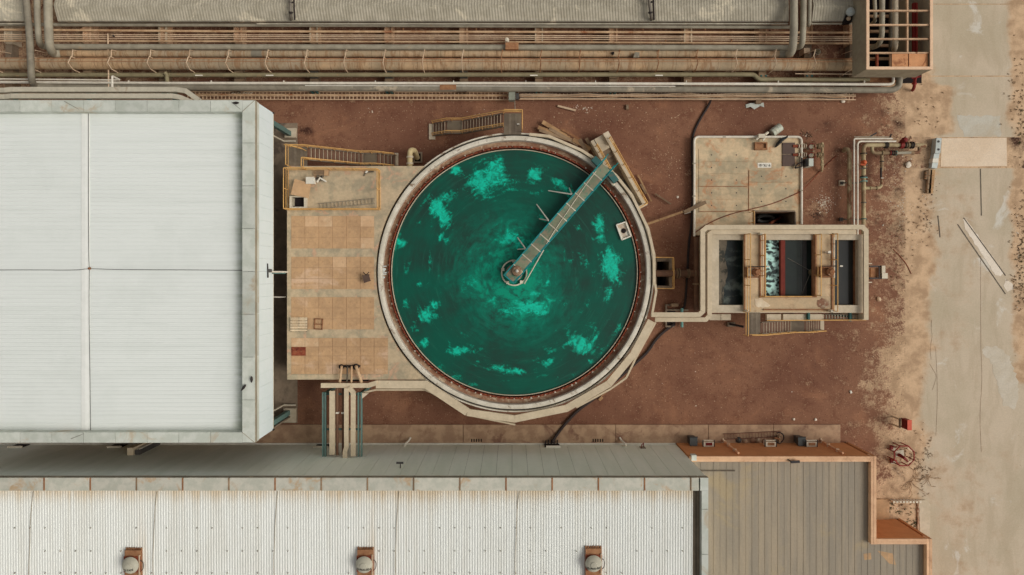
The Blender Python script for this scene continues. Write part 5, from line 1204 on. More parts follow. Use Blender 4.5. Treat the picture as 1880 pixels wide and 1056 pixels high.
# ---- things on the hall's north wall and on the apron
WY = hw_y
def wallpt(px, z): return Vector((X(px, z), WY, z))
for px, top, lab in ((744, 740, 'western'), (1148, 1152, 'eastern')):
    t = thing('vent_stub', f'{lab} bent white pipe coming out of the hall wall foot', 'pipe', wallpt(px, .5))
    q = wallpt(px, .9); d = .35 if px < 900 else -.35
    mb = MB(); mb.tube(fillet([q + Vector((-.1 * (1 if px < 900 else -1), .0, -.2)), q + Vector((0, .22, 0)), q + Vector((d * .5, .32, -.6)), q + Vector((d * .8, .5, -.75))], .12, 4), .07, 9); mb.build('pipe_run', 'pipe_white', t)
    mb = MB(); mb.tube([q + Vector((-.1, .02, -.2)), q + Vector((-.1, .06, -.2))], .11, 10); mb.build('wall_flange', 'off_white', t)
for px, lab in ((875, 'western'), (1098, 'eastern')):
    t = thing('drain_grate', f'{lab} small dark slotted drain at the foot of the hall wall', 'drain', P(px, 809, .12))
    for k in range(5):
        mb = MB(); mb.pbox(px - 10 + 4.4 * k, 806, px - 8 + 4.4 * k, 811.5, .12, .14); mb.build('drain_slot', 'dark_void', t)
t = thing('roller_hatch', 'dark wall hatch with a pale lintel where the black hose goes in', 'hatch', wallpt(1014, .8))
a, b = wallpt(1000, 1.0).x, wallpt(1028, 1.0).x
mb = MB(); mb.box(a, b, WY - .01, WY + .06, .25, 1.0); mb.build('hatch_opening', 'dark_void', t); mb = MB(); mb.box(a + .1, b + .05, WY, WY + .14, 1.0, 1.1); mb.build('lintel', 'white_paint', t)
for k in range(5):
    x = a + (b - a) * (k + .2) / 5; mb = MB(); mb.box(x, x + .08, WY + .06, WY + .3 + random.uniform(0, .15), .22, .34); mb.build('bracket', 'black_metal', t)
for px, lab in ((30, 'westernmost'), (212, 'shaded'), (590, 'middle')):
    t = thing('canopy', f'{lab} dark doorway with a pale lintel in the hall north wall', 'doorway', wallpt(px, 1)); a, b = wallpt(px - 12, 1).x, wallpt(px + 12, 1).x
    mb = MB(); mb.box(a, b, WY - .01, WY + .05, .25, 1.1); mb.build('door_opening', 'dark_void', t); mb = MB(); mb.box(a - .05, b + .05, WY, WY + .14, 1.1, 1.2); mb.build('lintel', 'off_white', t)
t = thing('wall_duct', 'pale boxed duct with conduits on the hall wall beside the white shed', 'duct', wallpt(243, 3)); a = wallpt(232, 3.2).x
mb = MB(); mb.box(a, a + .42, WY, WY + .5, 0, 3.1); mb.build('duct_shaft', 'tray_white', t); mb = MB(); mb.box(a + .46, a + .82, WY, WY + .3, 0, 3.0); mb.build('meter_box', 'dark_grey', t)
for dx in (.58, .72):
    mb = MB(); mb.tube([(a + dx, WY + .36, 0), (a + dx, WY + .36, 2.9)], .03, 6); mb.build('conduit', 'pipe_white', t)
t = thing('wall_lamp', 'little dark lamp high on the hall wall', 'lamp', wallpt(736, 6.3)); q = wallpt(735, 6.2)
mb = MB(); mb.beam(q, q + Vector((0, .35, .05)), .06, .06); mb.build('lamp_arm', 'dark_grey', t); mb = MB(); mb.beam(q + Vector((-.25, .35, .05)), q + Vector((.2, .35, .05)), .12, .08); mb.build('lamp_head', 'dark_grey', t)
t = thing('hose_bracket', 'small red bent bracket on the hall wall near the orange annex', 'bracket', wallpt(1181, 1)); q = wallpt(1178, 1.3)
mb = MB(); mb.tube([q, q + Vector((0, .25, 0)), q + Vector((.2, .3, -.35)), q + Vector((.2, .05, -.35))], .035, 6); mb.build('bracket_rod', 'red_dark', t)
mb = MB(); mb.box(q.x - .08, q.x + .3, WY, WY + .03, .8, 1.4); mb.build('bracket_plate', 'duct_grey', t)

# ================================================================== ORANGE ANNEX (south east)
ZA = 3.85
an = thing('annex', 'low orange walled annex with a flat grey seamed roof', 'building', (X(1450, 0), Y(900, ZA), 0))
ax0, ax1, ax2 = hx1 + .05, X(1609, ZA), X(1711.5, ZA); ay1, ay2, ay3 = Y(838, ZA), Y(989.5, ZA), Y(1140, ZA)
pw = 10 * S(ZA)
def wall_and_cap(p0, p1, nrm):
    """outer wall face along p0-p1 with a parapet cap lying inside it"""
    p0, p1 = Vector((*p0, 0)), Vector((*p1, 0)); n_ = Vector((*nrm, 0)); d = (p1 - p0).normalized()
    o_ = -n_ * .12
    mb = MB(); mb.beam(p0 + o_ + Vector((0, 0, (ZA - .1) / 2)), p1 + o_ + Vector((0, 0, (ZA - .1) / 2)), .2, ZA - .1); mb.build('outer_wall', 'annex_wall', an)
    for f, w_ in ((.25, .48), (.75, .48)):
        o2_ = -n_ * (pw * f); mb = MB(); mb.beam(p0 + o2_ + Vector((0, 0, ZA - .06)), p1 + o2_ + Vector((0, 0, ZA - .06)), pw * .47, .12 + (.02 if f < .5 else 0)); mb.build('parapet_cap', 'annex_orange', an)
    o3_ = -n_ * (pw - .1); mb = MB(); mb.beam(p0 + o3_ + Vector((0, 0, ZA - .35)), p1 + o3_ + Vector((0, 0, ZA - .35)), .12, .45); mb.build('parapet_wall', 'annex_orange', an)
    mb = MB(); o2_ = -n_ * (pw * .5); mb.beam(p0 + o2_ + Vector((0, 0, ZA - .09)), p1 + o2_ + Vector((0, 0, ZA - .09)), .04, .1); mb.build('cap_groove', 'rust_tan', an)
wall_and_cap((ax0, ay1), (ax1 - pw, ay1), (0, 1)); wall_and_cap((ax1, ay2 - pw), (ax1, ay1), (1, 0)); wall_and_cap((ax1, ay2), (ax2 - pw, ay2), (0, 1)); wall_and_cap((ax2, ay3), (ax2, ay2), (1, 0))
arm_ = annex_roof_material(); ZAR = 3.42
for (a, b, c, d) in ((ax0, ax1 - pw, ay2 - pw, ay1 - pw), (ax0, ax2 - pw, ay3, ay2 - pw - .002)):
    n_ = int((b - a) / .88); mb = MB()
    mb.box(a, b, c, d, ZAR - .2, ZAR)
    mb.build('roof_deck', arm_, an)
    for k in range(1, n_ + 1):
        x = a + .88 * k
        m3 = MB(); m3.box(x - .446, x - .434, c + .01, d - .01, ZAR, ZAR + .012); m3.build('sheet_lap', arm_, an)
        if x > b - .1: continue
        m2 = MB(); m2.box(x - .014, x + .014, c + .01, d - .01, ZAR, ZAR + .022); m2.build('standing_seam', arm_, an)
mb = MB(); mb.box(ax0 + .05, ax0 + 3.2, ay1 - pw - .75, ay1 - pw - .68, ZAR, ZAR + .08); mb.build('flashing_strip', 'pipe_dark', an)
mb = MB(); mb.prism([(a_, b_) for a_, b_ in [(X(1586, 3.5), Y(1018, 3.5)), (X(1600, 3.5), Y(1016, 3.5)), (X(1601, 3.5), Y(1028, 3.5)), (X(1588, 3.5), Y(1029, 3.5))]], ZAR - .02, ZAR + .006); mb.build('roof_patch', 'cover_tan', an)
mb = MB(); mb.prism([(X(a_, 3.5), Y(b_, 3.5)) for a_, b_ in ((1612, 1012), (1640, 1017), (1646, 1038), (1634, 1036))], ZAR - .02, ZAR + .008); mb.build('roof_patch', 'cover_tan', an)
mb = MB(); mb.pbox(1270, 836, 1279, 846, ZA - .3, ZA + .12); mb.build('corner_junction', 'galv', an)
# downpipes, coolers, lamp on the annex
for px, lab in ((1330, 'western'), (1510, 'eastern')):
    q0, q1 = (X(px, .25), ay1 + .10, .25), (X(px, .25), ay1 + .10, ZA - .45)
    t = thing('downpipe', f'{lab} pale downpipe on the brown north wall of the annex', 'pipe', q0); mb = MB(); mb.tube([q0, q1], .075, 9); mb.build('pipe_run', M('pipe_sand', (206, 160, 122), (190, 142, 106), rough=.7), t)
    mb = MB(); mb.tube([q0, (q0[0] - .1, q0[1] + .2, .14)], .075, 9); mb.build('pipe_shoe', 'bracket_tan', t)
    for z in (1.2, 2.6):
        mb = MB(); mb.box(q0[0] - .11, q0[0] + .11, ay1, ay1 + .2, z - .04, z + .04); mb.build('pipe_clip', 'bracket_tan', t)
for px, lab in ((1301, 'western'), (1415, 'middle'), (1490, 'eastern')):
    x = X(px, 1.3); y = ay1; t = thing('air_cooler', f'{lab} of three pale framed coolers hung on the annex north wall', 'air conditioner', (x, y, 1.0), 'coolers on the annex wall')
    mb = MB(); mb.box(x - .36, x + .36, y + .05, y + .34, .85, 1.32); mb.build('cooler_case', 'off_white', t)
    mb = MB(); mb.box(x - .22, x + .26, y + .09, y + .30, 1.32, 1.335); mb.build('cooler_top', 'red_dark' if px < 1350 else 'rust_tan', t)
    for dx in (-.40, .40):
        mb = MB(); mb.beam((x + dx, y, 1.30), (x + dx, y + .48, 1.30), .06, .06); mb.build('bracket_arm', 'black_metal', t)
    for yy in (y + .46, y + .03):
        mb = MB(); mb.beam((x - .42, yy, 1.28), (x + .42, yy, 1.28), .05, .05); mb.build('bracket_rail', 'off_white', t)
for px, lab in ((1267, 'western'), (1462, 'eastern')):
    t = thing('dustbin', f'{lab} of two dark wheeled bins standing on the apron by the annex', 'bin', P(px, 803, .12), 'bins on the apron'); q = P(px, 804, .12); z0 = .12
    mb = MB(); mb.hexa([(q.x - .2, q.y - .24, z0), (q.x + .2, q.y - .24, z0), (q.x + .2, q.y + .2, z0), (q.x - .2, q.y + .2, z0)], [(q.x - .27, q.y - .32, z0 + .95), (q.x + .27, q.y - .32, z0 + .95), (q.x + .27, q.y + .26, z0 + .95), (q.x - .27, q.y + .26, z0 + .95)]); mb.build('bin_body', 'dark_grey', t)
    mb = MB(); mb.hexa([(q.x - .29, q.y - .34, z0 + .95), (q.x + .29, q.y - .34, z0 + .95), (q.x + .29, q.y + .28, z0 + .95), (q.x - .29, q.y + .28, z0 + .95)], [(q.x - .27, q.y - .32, z0 + 1.03), (q.x + .27, q.y - .32, z0 + 1.03), (q.x + .27, q.y + .2, z0 + 1.0), (q.x - .27, q.y + .2, z0 + 1.0)]); mb.build('bin_lid', M('bin_slate', (74, 76, 74), (64, 66, 64), rough=.5), t)
    mb = MB(); mb.tube([(q.x - .3, q.y + .3, z0 + .98), (q.x + .3, q.y + .3, z0 + .98)], .03, 6); mb.build('bin_handle', 'black_metal', t)
ladder('ladder', 'long dark red ladder lying on the apron in front of the annex', P(1328, 802, .2), P(1434, 797, .2), .40, 19, M('ladder_red', (110, 74, 58), (90, 60, 48), rough=.7))
t = thing('hose_stand', 'looped dark hose on a small stand at the end of the red ladder', 'hose', P(1432, 806, .12))
c = P(1431, 804, .5); mb = MB(); mb.tube([c + Vector((.32 * math.cos(a * .42), .38 * math.sin(a * .42), .06 * math.sin(a))) for a in range(-6, 6)], .045, 7); mb.build('hose_loop', 'black_rubber', t)
mb = MB(); mb.beam(P(1422, 804, .6), P(1432, 806, .6), .1, .1); mb.build('stand_arm', 'rust_tan', t); mb = MB(); q = P(1427, 809, .12); mb.box(q.x - .05, q.x + .05, q.y - .05, q.y + .4, .12, .6); mb.build('stand_post', 'wood_grey', t)
for k, (px, py) in enumerate(((1356, 808), (1368, 810), (1382, 808), (1391, 809), (1404, 811))):
    t = thing('rubble_lump', f'{ORD[k]} dark lump from the west below the red ladder', 'rubble', P(px, py, .12)); q = P(px, py, .12)
    mb = MB(); mb.lathe(q, [(0, .30), (.14, .26), (.22, .16), (.26, .11)], 7); mb.build('lump', 'launder_brown' if k else 'dark_grey', t)
t = thing('parapet_lamp', 'black bent lamp arm leaning over the orange parapet', 'lamp', P(1452, 848, ZA))
mb = MB(); mb.tube([P(1434, 836, ZA - .5), P(1453, 848, ZA + .25)], .045, 7); mb.build('lamp_arm', 'black_metal', t); mb = MB(); mb.beam(P(1452, 848.5, ZA + .25), P(1468, 847.5, ZA + .25), .16, .1); mb.build('lamp_head', 'black_metal', t)
# planter beside the annex
t = thing('planter_bed', 'dry planted bed with white kerb stones beside the annex', 'planter', P(1665, 950, 0))
mb = MB(); mb.pbox(1580, 917, 1633, 1000, -.02, .16); mb.build('path_slab', 'cover_tan', t)
mb = MB(); mb.pprism(ragged([(1687, 918), (1700, 918), (1708, 925), (1707, 984), (1689, 986), (1688, 950)], .8, 5), -.02, .14); mb.build('kerb', 'concrete_pale', t)
mb = MB(); mb.pprism(ragged([(1684.5, 922), (1688, 922), (1688.5, 984), (1685, 984)], .9, 5), 0, .12); mb.build('bed_edge', 'launder_brown', t)
for k in range(9):
    px = 1635 + 6 * k; tt = thing('fence_post', f'{ORD[k]} white post from the annex along the planted bed', 'post', P(px, 918, 0), 'white posts of the planted bed'); q = P(px, 918, 0)
    mb = MB(); mb.box(q.x - .06, q.x + .06, q.y - .06, q.y + .06, 0, .42); mb.build('post_shaft', 'white_paint', tt); mb = MB(); mb.box(q.x - .075, q.x + .075, q.y - .075, q.y + .075, .42, .47); mb.build('post_cap', 'off_white', tt)

# ================================================================== GALLERY ROOF (north edge) 
ga = thing('gallery_roof', 'long low ribbed gallery roof along the north edge of the pipe rack', 'gallery', (X(780, 2.2), Y(10, 2.2), 0))
def gallery(x0, x1):
    zr_, ze_ = 2.45, 2.02; yr, ye, yn = Y(10.5, zr_), Y(38.5, ze_), Y(-40, ze_)
    xr0, xr1, xe0, xe1 = X(x0[0], zr_), X(x1[0], zr_), X(x0[1], ze_), X(x1[1], ze_)
    for nm, ya, za, yb, zb_, xa0, xa1, xb0, xb1 in (('south_slope', yr, zr_, ye, ze_, xr0, xr1, xe0, xe1), ('north_slope', yr, zr_, yn, ze_ - .2, xr0, xr1, xe0, xe1)):
        n_ = max(2, int((xa1 - xa0) / .20)); mb = MB(); vs = []; fs = []
        prof_ = [(0, 0), (.5, 0), (.6, .03), (.9, .03)]
        cols = [(k + f, h) for k in range(n_) for f, h in prof_] + [(n_, 0)]
        for c_, h in cols:
            f = c_ / n_; vs += [(xa0 + (xa1 - xa0) * f, ya, za + h), (xb0 + (xb1 - xb0) * f, yb, zb_ + h)]
        for i in range(len(cols) - 1): fs.append((2 * i, 2 * i + 2, 2 * i + 3, 2 * i + 1))
        mb.add(vs, fs); mb.build(nm, 'gallery_metal', ga)
    for xa, xb in ((xr0, xe0), (xr1, xe1)):
        mb = MB(); mb.add([(xa, yr, zr_), (xb, ye, ze_), (xb, yn, ze_ - .2), (xb, ye, ze_ - .5), (xb, yn, ze_ - .6)], [(0, 1, 3, 4, 2)]); mb.build('gable_end', 'gallery_metal', ga)
    mb = MB(); mb.beam((xe0, ye - .03, ze_ - .1), (xe1, ye - .03, ze_ - .1), .05, .16); mb.build('eaves_trim', 'duct_grey', ga)
    npost = max(1, int((xe1 - xe0) / 5.5))
    for k in range(npost + 1):
        x = xe0 + .4 + (xe1 - xe0 - .8) * k / npost; mb = MB(); mb.box(x - .1, x + .1, ye + .35, ye + .55, 0, ze_ - .1); mb.build('gallery_post', 'frame_steel', ga)
    mb = MB(); mb.tube([(xe0 + 14 if xe1 - xe0 > 20 else xe0, ye - .16, ze_ - .12), (xe1, ye - .16, ze_ - .12)], .05, 7); mb.build('gutter_pipe', 'gallery_metal', ga)
gallery((-60, -60), (44, 44.5)); gallery((98.5, 106), (1448, 1448)); gallery((1494, 1491), (1585.5, 1579))
for px, lab in ((535, 'western'), (1195, 'eastern')):
    t = thing('roof_pipe', f'{lab} dark shiny pipe bending down over the gallery roof', 'pipe', P(px, 20, 2.6)); d = -2 if px < 900 else 3
    mb = MB(); mb.tube(fillet([P(px - d - 2, -30, 2.85), P(px - 2, 14, 2.85), P(px + d * .4, 34, 2.55), P(px + d * .4, 37, 1.6)], .4), .11, 10); mb.build('pipe_run', M('pipe_shiny', (112, 104, 92), (84, 76, 68), rough=.35), t)
    mb = MB(); mb.tube(fillet([P(px + 4, -30, 2.8), P(px + 5, 16, 2.8), P(px + 6, 37, 2.4)], .3), .06, 8); mb.build('side_cable', 'black_rubber', t)
    for py in (3, 22):
        mb = MB(); mb.tube([P(px - 1, py, 2.85), P(px - 1, py + 2.2, 2.8)], .15, 12); mb.build('flange', 'black_metal', t)
t = thing('roof_ventilator', 'white ball headed ventilator with a dark slot at the east end of the gallery roof', 'ventilator', P(1558, 25, 3.3))
mb = MB(); mb.pprism([(1556, 16.5), (1567, 16.5), (1564, 41), (1551, 42)], 1.9, 2.36); mb.build('slot_opening', 'dark_void', t)
mb = MB(); mb.lathe(P(1558.5, 24, 2.4), [(0, 2.85), (.18, 2.82), (.30, 2.7), (.30, 2.56), (.14, 2.4), (.1, 2.2)], 18); mb.build('vent_head', 'blue_white', t)
mb = MB(); mb.lathe(P(1557, 35, 2.3), [(0, 2.5), (.13, 2.46), (.16, 2.32), (.1, 2.2)], 14); mb.build('vent_cap', 'bracket_tan', t)

# ================================================================== PIPE RACK
def hpipe(label, pts, wpx, z, mat, name='rack_pipe', flanges=(), joints=None, bend=.35, cat='pipe', fmat=None, n=12):
    q = [P(p[0], p[1], p[2] if len(p) > 2 else z) for p in pts]; r = wpx * S(z) / 2
    t = thing(name, label, cat, q[0]); mb = MB(); mb.tube(fillet(q, max(bend, r * 1.8), 6), r, n); mb.build('pipe_run', mat, t)
    y_ = pts[0][1]
    for px in flanges:
        mb = MB(); mb.tube([P(px - 1, y_, z), P(px + 1, y_, z)], r * 1.35, n); mb.build('flange', fmat or mat, t)
    if joints:
        px = joints[0]
        while px < joints[1]:
            mb = MB(); mb.tube([P(px - .7, y_, z), P(px + .7, y_, z)], r * 1.07, n); mb.build('joint_band', fmat or mat, t); px += joints[2] * random.uniform(.8, 1.2)
    return t
hpipe('slim grey pipe with bands just south of the gallery roof', [(-60, 45), (700, 46.5), (1450, 50)], 6.5, 1.5, 'pipe_grey', joints=(20, 1440, 90))
hpipe('thin orange tan pipe in the open northern lane of the pipe rack', [(-60, 54), (400, 57.5), (1570, 60)], 4.2, 1.3, 'pipe_tan', joints=(150, 1560, 140), fmat='rust_tan')
for k, py in enumerate((65, 68.2, 71.8)):
    hpipe(f'{ORD[k]} from the north of three hair thin tan pipes in the pipe rack', [(-60, py - 1.6), (900, py), (1570, py + 3)], 1.7, 1.2, 'bracket_tan', n=6)
hpipe('thin tan pipe beside the grey pipe in the middle of the rack', [(-60, 75), (900, 77.3), (1570, 80)], 3.6, 1.25, 'pipe_tan', joints=(100, 1500, 120), fmat='rust_tan')
hpipe('grey pipe from the bent riser at the west along the rack middle', [(68, -40, 2.95), (68.5, 30, 2.95), (71, 74, 2.7), (76, 86, 1.6), (110, 86, 1.5), (1462, 88, 1.5), (1473, 84, 2.7), (1475, 40, 2.95), (1475.5, -40, 2.95)], 10.5, 1.5, 'pipe_grey', bend=.5, n=14)
hpipe('tan wrapped pipe from the fat grey riser along the rack middle', [(108, 98.7), (465, 99)], 12, 1.55, insulation_material(), joints=None, n=16)
hpipe('tan wrapped pipe continuing east along the rack middle', [(480, 99), (1455, 99.5)], 12, 1.55, _M.setdefault('pipe_insulation', bpy.data.materials['pipe_insulation']), n=16)
hpipe('short grey sleeve between two tan wrapped pipes', [(463, 99), (482, 99)], 12.6, 1.55, 'duct_grey', n=16)
hpipe('fat grey riser pipe bending into the tan wrapped pipe at the west', [(88, -40, 3.05), (88.5, 40, 3.05), (91, 88, 2.85), (98, 98.5, 1.75), (110, 98.8, 1.55)], 14.5, 3.0, 'pipe_grey', bend=.8, n=16)
hpipe('fat grey riser pipe bending down at the east end of the rack', [(1457, -40, 3.05), (1457.5, 60, 3.05), (1455, 96, 2.7), (1446, 99.5, 1.6), (1430, 99.5, 1.55)], 14, 3.0, 'pipe_grey', bend=.8, n=16)
hpipe('slender grey riser pipe east of the fat one over the gallery roof', [(1487, -40, 2.95), (1486, 44, 2.95), (1484, 47, 2)], 7, 3.5, 'pipe_grey', bend=.3)
hpipe('very thick tan insulated main pipe along the rack', [(-60, 116.5), (1585, 119.5)], 21.5, 1.55, 'pipe_insulation', n=24, name='insulated_main')
mb = MB(); mb.beam(P(-60, 107.2, 1.85), P(1590, 108.5, 1.85), .07, .05); tag(mb.build('kerb_angle', 'rust_tan', origin=P(700, 108, 1.8)), 'long rusty angle bar between the two tan insulated pipes', 'bar')
mb = MB(); mb.beam(P(-60, 112.6, 2.42), P(1590, 113.6, 2.42), .035, .03); tag(mb.build('trace_cable', 'rust_box', origin=P(700, 113, 2.4)), 'thin brown trace cable along the crown of the insulated main', 'cable')
hpipe('dull olive pipe south of the insulated main', [(-60, 137.5), (302, 137.8)], 8.5, 1.3, 'pipe_olive', joints=(30, 300, 80))
hpipe('dull olive pipe with clamps running to the bend in the east', [(306, 137.8), (1384, 136.8), (1392, 146), (1412, 146)], 8.2, 1.3, 'pipe_olive', joints=(340, 1370, 110), bend=.25)
hpipe('dull olive branch pipe crossing south to the grey duct', [(302, 133, 1.6), (306, 137, 1.5), (308, 163, 1.2)], 7.5, 1.3, 'pipe_olive', bend=.2, flanges=())
hpipe('moss green end of the olive pipe below the tower', [(1412, 146), (1596, 146.5)], 7.5, 1.3, 'pipe_olive', joints=(1420, 1590, 45))
mb = MB(); mb.tube([P(1460, 135.5, 1.7), P(1600, 136.5, 1.7)], .03, 6); tag(mb.build('tracer_pipe', 'bracket_tan', origin=P(1500, 136, 1.7)), 'thin pale tracer pipe east of the olive pipe bend', 'pipe')
hpipe('thin white pipe ending in the west half of the rack', [(-60, 144.5), (205, 147), (220, 146.8)], 2.6, 1.5, 'pipe_white', n=8)
hpipe('long white pipe turning up at the tower', [(-60, 150.5), (300, 152.8), (900, 153), (1634, 155), (1640, 152), (1640, 138)], 5.0, 1.5, 'pipe_white', bend=.25, joints=(60, 1600, 150))
hpipe('grey wrapped duct along the south of the rack', [(40, -40, 2.95), (47, -10, 2.95), (54, 60, 2.95), (58, 150, 2.5), (64, 158.5, 1.6), (100, 160, 1.3), (1638, 165.5, 1.3), (1650, 160, 1.3), (1652, 138, 1.4)], 11.5, 1.6, 'duct_grey', bend=.6, n=14, name='grey_duct')
hpipe('orange rusted sleeve on the grey wrapped duct', [(808, 161.2), (838, 161.2)], 12.6, 1.32, 'rust_tan', n=14)
mb = MB(); mb.beam(P(560, 157.3, 1.52), P(1240, 158.6, 1.52), .05, .03); tag(mb.build('sealing_strip', 'white_paint', origin=P(900, 158, 1.5)), 'broken white sealing strip along the top of the grey duct', 'strip')
# hoops over the insulated pipes
for k in range(24):
    px = 8 + 70.2 * k
    if px > 1575: continue
    worn = 13 <= k <= 18
    t = thing('pipe_hoop', f'steel hoop over the insulated pipes, {ORD[k] if k < 13 else ORD[k - 13] + " of the eastern set"} from the west' if k < 13 else f'steel hoop over the insulated pipes, {ORD[k - 13]} east of the middle', 'hoop', P(px, 117, 0), 'hoops over the insulated pipes')
    mt = 'rust_tan' if worn else 'bracket_tan'
    x0_ = X(px, 1.2)
    for nm, pts in (('south_leg', [(x0_, Y(135, 1.2), .3), (x0_, Y(134, 1.2), 2.1), (x0_, Y(118, 2.3), 2.62)]), ('north_leg', [(x0_, Y(107, 1.5), .3), (x0_, Y(107, 1.9), 2.3), (x0_, Y(118, 2.3), 2.62)]), ('short_leg', [(x0_, Y(106.5, 1.9), 2.2), (x0_ + .1, Y(94, 2.0), 2.3), (x0_ + .1, Y(91, 1.5), .4)])):
        mb = MB(); mb.tube(pts, .034, 6); mb.build(nm, mt, t)
    mb = MB(); mb.box(x0_ - .02, x0_ + .28, Y(133, 1.2) - .03, Y(133, 1.2) + .03, .3, .36); mb.build('foot_tab', mt, t)
# concrete sleepers and steel frames under the rack
for k, px in enumerate((16, 160, 299, 437, 576, 713.5, 851, 989.5, 1126, 1263, 1400, 1484, 1566)):
    t = thing('pipe_support', f'rusty tan pipe support frame, {ORD[k]} from the west along the rack', 'support', P(px, 90, 0), 'support frames under the pipe rack')
    mt = 'frame_steel' if k not in (0,) else 'off_white'
    if k == 0: mt = 'concrete_pale'
    for (b, d, zt) in ((40, 80, .95), (128, 166, .85)):
        mb = MB(); mb.pbox(px - 7, b, px + 7, d, 0, zt); mb.build('sleeper', 'wood_grey' if b > 100 else mt, t)
    mb = MB(); mb.pbox(px - 6, 80, px + 6, 128, 0, .7); mb.build('sleeper', 'pad_concrete', t)
    for dx in (-6.2, 6.2):
        mb = MB(); mb.beam(P(px + dx, 40, 1.02), P(px + dx, 79, 1.02), .09, .16); mb.build('side_channel', 'tray_white' if k in (2, 4, 7, 9) else mt, t)
        for py in (141, 168):
            mb = MB(); q = P(px + dx * .7, py, .9); mb.box(q.x - .06, q.x + .06, q.y - .06, q.y + .06, 0, 1.15); mb.build('stub_post', 'teal_plate' if k % 3 else 'wood_grey', t)
    mb = MB(); mb.pbox(px - 7, 131, px + 7, 143, .9, 1.1); mb.build('saddle', 'dark_grey' if k in (4, 5, 6) else 'wood_grey', t)
# ladder trays at the south edge of the rack
def ladder_tray(label, x0_, x1_, ya, yb, z, mat):
    t = thing('ladder_tray', label, 'cable tray', P(x0_, ya, z))
    for py in (ya, yb):
        mb = MB(); mb.beam(P(x0_, py, z), P(x1_, py + (x1_ - x0_) * .0012, z), .05, .10); mb.build('side_rail', mat, t)
    mb = MB(); px = x0_
    while px < x1_:
        dy = (px - x0_) * .0012; mb.beam(P(px, ya + dy, z - .02), P(px, yb + dy, z - .02), .055, .04); px += 6.9
    mb.build('rung_lattice', mat, t)
    return t
M('tray_sand', (200, 172, 140), (178, 150, 120), mixamt=.8, rough=.7)
ladder_tray('upper pale rung cable tray west of the junction box', 345, 934, 168.4, 173.2, .45, 'tray_sand')
ladder_tray('lower pale rung cable tray west of the junction box', 345, 934, 176.2, 182.6, .45, 'tray_sand')
ladder_tray('upper worn cable tray full of cables east of the junction box', 952, 1571, 168.6, 174.0, .45, 'tray_sand')
ladder_tray('lower worn cable tray full of cables east of the junction box', 952, 1571, 176.4, 182.6, .45, 'tray_sand')
hpipe('thin tan pipe between the two pale rung cable trays', [(360, 173.6), (934, 175)], 3.2, .55, 'pipe_tan', n=8)
for k, (py, mat, amp) in enumerate(((170.5, 'black_rubber', 1.2), (172.6, 'bracket_tan', 1.6), (175.2, 'bracket_tan', 1.4), (177.6, 'pipe_tan', 1.6), (179.6, 'black_rubber', 1.0), (181.0, 'bracket_tan', .7))):
    pts = [P(955 + 24 * i, py + random.uniform(-amp, amp) + i * .028, .52 + .02 * k) for i in range(26)]
    mb = MB(); mb.tube(chaikin(pts, 2), .036 if mat == 'black_rubber' else .032, 7); tag(mb.build('tray_cable', mat, origin=pts[0]), f'{ORD[k]} cable from the north lying loose in the worn eastern cable trays', 'cable', 'cables in the eastern trays')
for px in (575, 713, 851, 989, 1126, 1264, 1400, 1484):
    pass
t = thing('cable_bundle', 'pale cable offcuts lying on the west end of the upper cable tray', 'cable', P(440, 171, 1))
for k in range(8):
    mb = MB(); a = 423 + 5 * k; mb.tube([P(a, 174, .5), P(a + 6, 169.5, .56)], .035, 6); mb.build('cable_piece', 'concrete_pale', t)
t = thing('junction_cabinet', 'pale grey junction cabinet with a thin stem between the cable trays', 'cabinet', P(942, 175, 1)); mb = MB(); mb.pbox(934, 169, 946, 183.5, .7, 1.3); mb.build('cabinet_case', 'teal_grey' if 'teal_grey' in _M else M('teal_grey', (124, 126, 112), (106, 106, 94), rough=.6), t)
mb = MB(); mb.pbox(947, 171, 953, 182, .7, 1.1); mb.build('gland_box', 'dark_grey', t); mb = MB(); mb.tube([P(945, 183, 1.0), P(945.5, 201, 1.0)], .03, 6); mb.build('stem', 'pipe_grey', t)
# white ducts over the shed's north edge
for k, (ya, lab) in enumerate(((166.5, 'northern'), (178.5, 'southern'))):
    z = 6.4; pts = [(-60, ya - 1), (8, ya - 1), (20, ya - 2.5), (322 if k == 0 else 316, ya - 2.5), (340 if k == 0 else 330, ya), (364 if k == 0 else 352, ya + 17 if k == 0 else ya + 9)]
    t = thing('white_duct', f'{lab} of two pale square ducts beside the white shed roof', 'duct', P(100, ya, z)); Lf, Rt = band(pts, 4.3, z)
    for i in range(len(pts) - 1):
        a, b, c, d = Lf[i], Rt[i], Rt[i + 1], Lf[i + 1]; f = lambda v, zz: (v.x, v.y, zz)
        mb = MB(); mb.hexa([f(a, z - .3), f(b, z - .3), f(c, z - .3), f(d, z - .3)], [f(a, z), f(b, z), f(c, z), f(d, z)]); mb.build('duct_section', 'duct_pale' if 'duct_pale' in _M else M('duct_pale', (178, 170, 152), (166, 158, 140), stain=(150, 128, 104), st_lo=.62, st_hi=.76, rough=.7), t)
    for px in (24, 160, 318):
        mb = MB(); mb.pbox(px - 4, ya + 2, px + 4, ya + 3.5, z - .6, z - .31); mb.build('hanger', 'green_steel', t)
for pts, mat, r_, lab in (([(198, 62, 1.5), (199.5, 163, 1.5)], 'bracket_tan', .05, 'slender pale rod crossing the rack beside the white bent pipe'), ([(206, 166, 6.2), (206, 140, 5.8), (219, 146.5, 4.6)], 'white_paint', .07, 'white bent pipe rising beside the two pale ducts')):
    mb = MB(); mb.tube(fillet([P(*p) for p in pts], .12, 4), r_, 8); tag(mb.build('bent_rod' if r_ < .06 else 'bent_pipe', mat, origin=P(*pts[0])), lab, 'pipe')
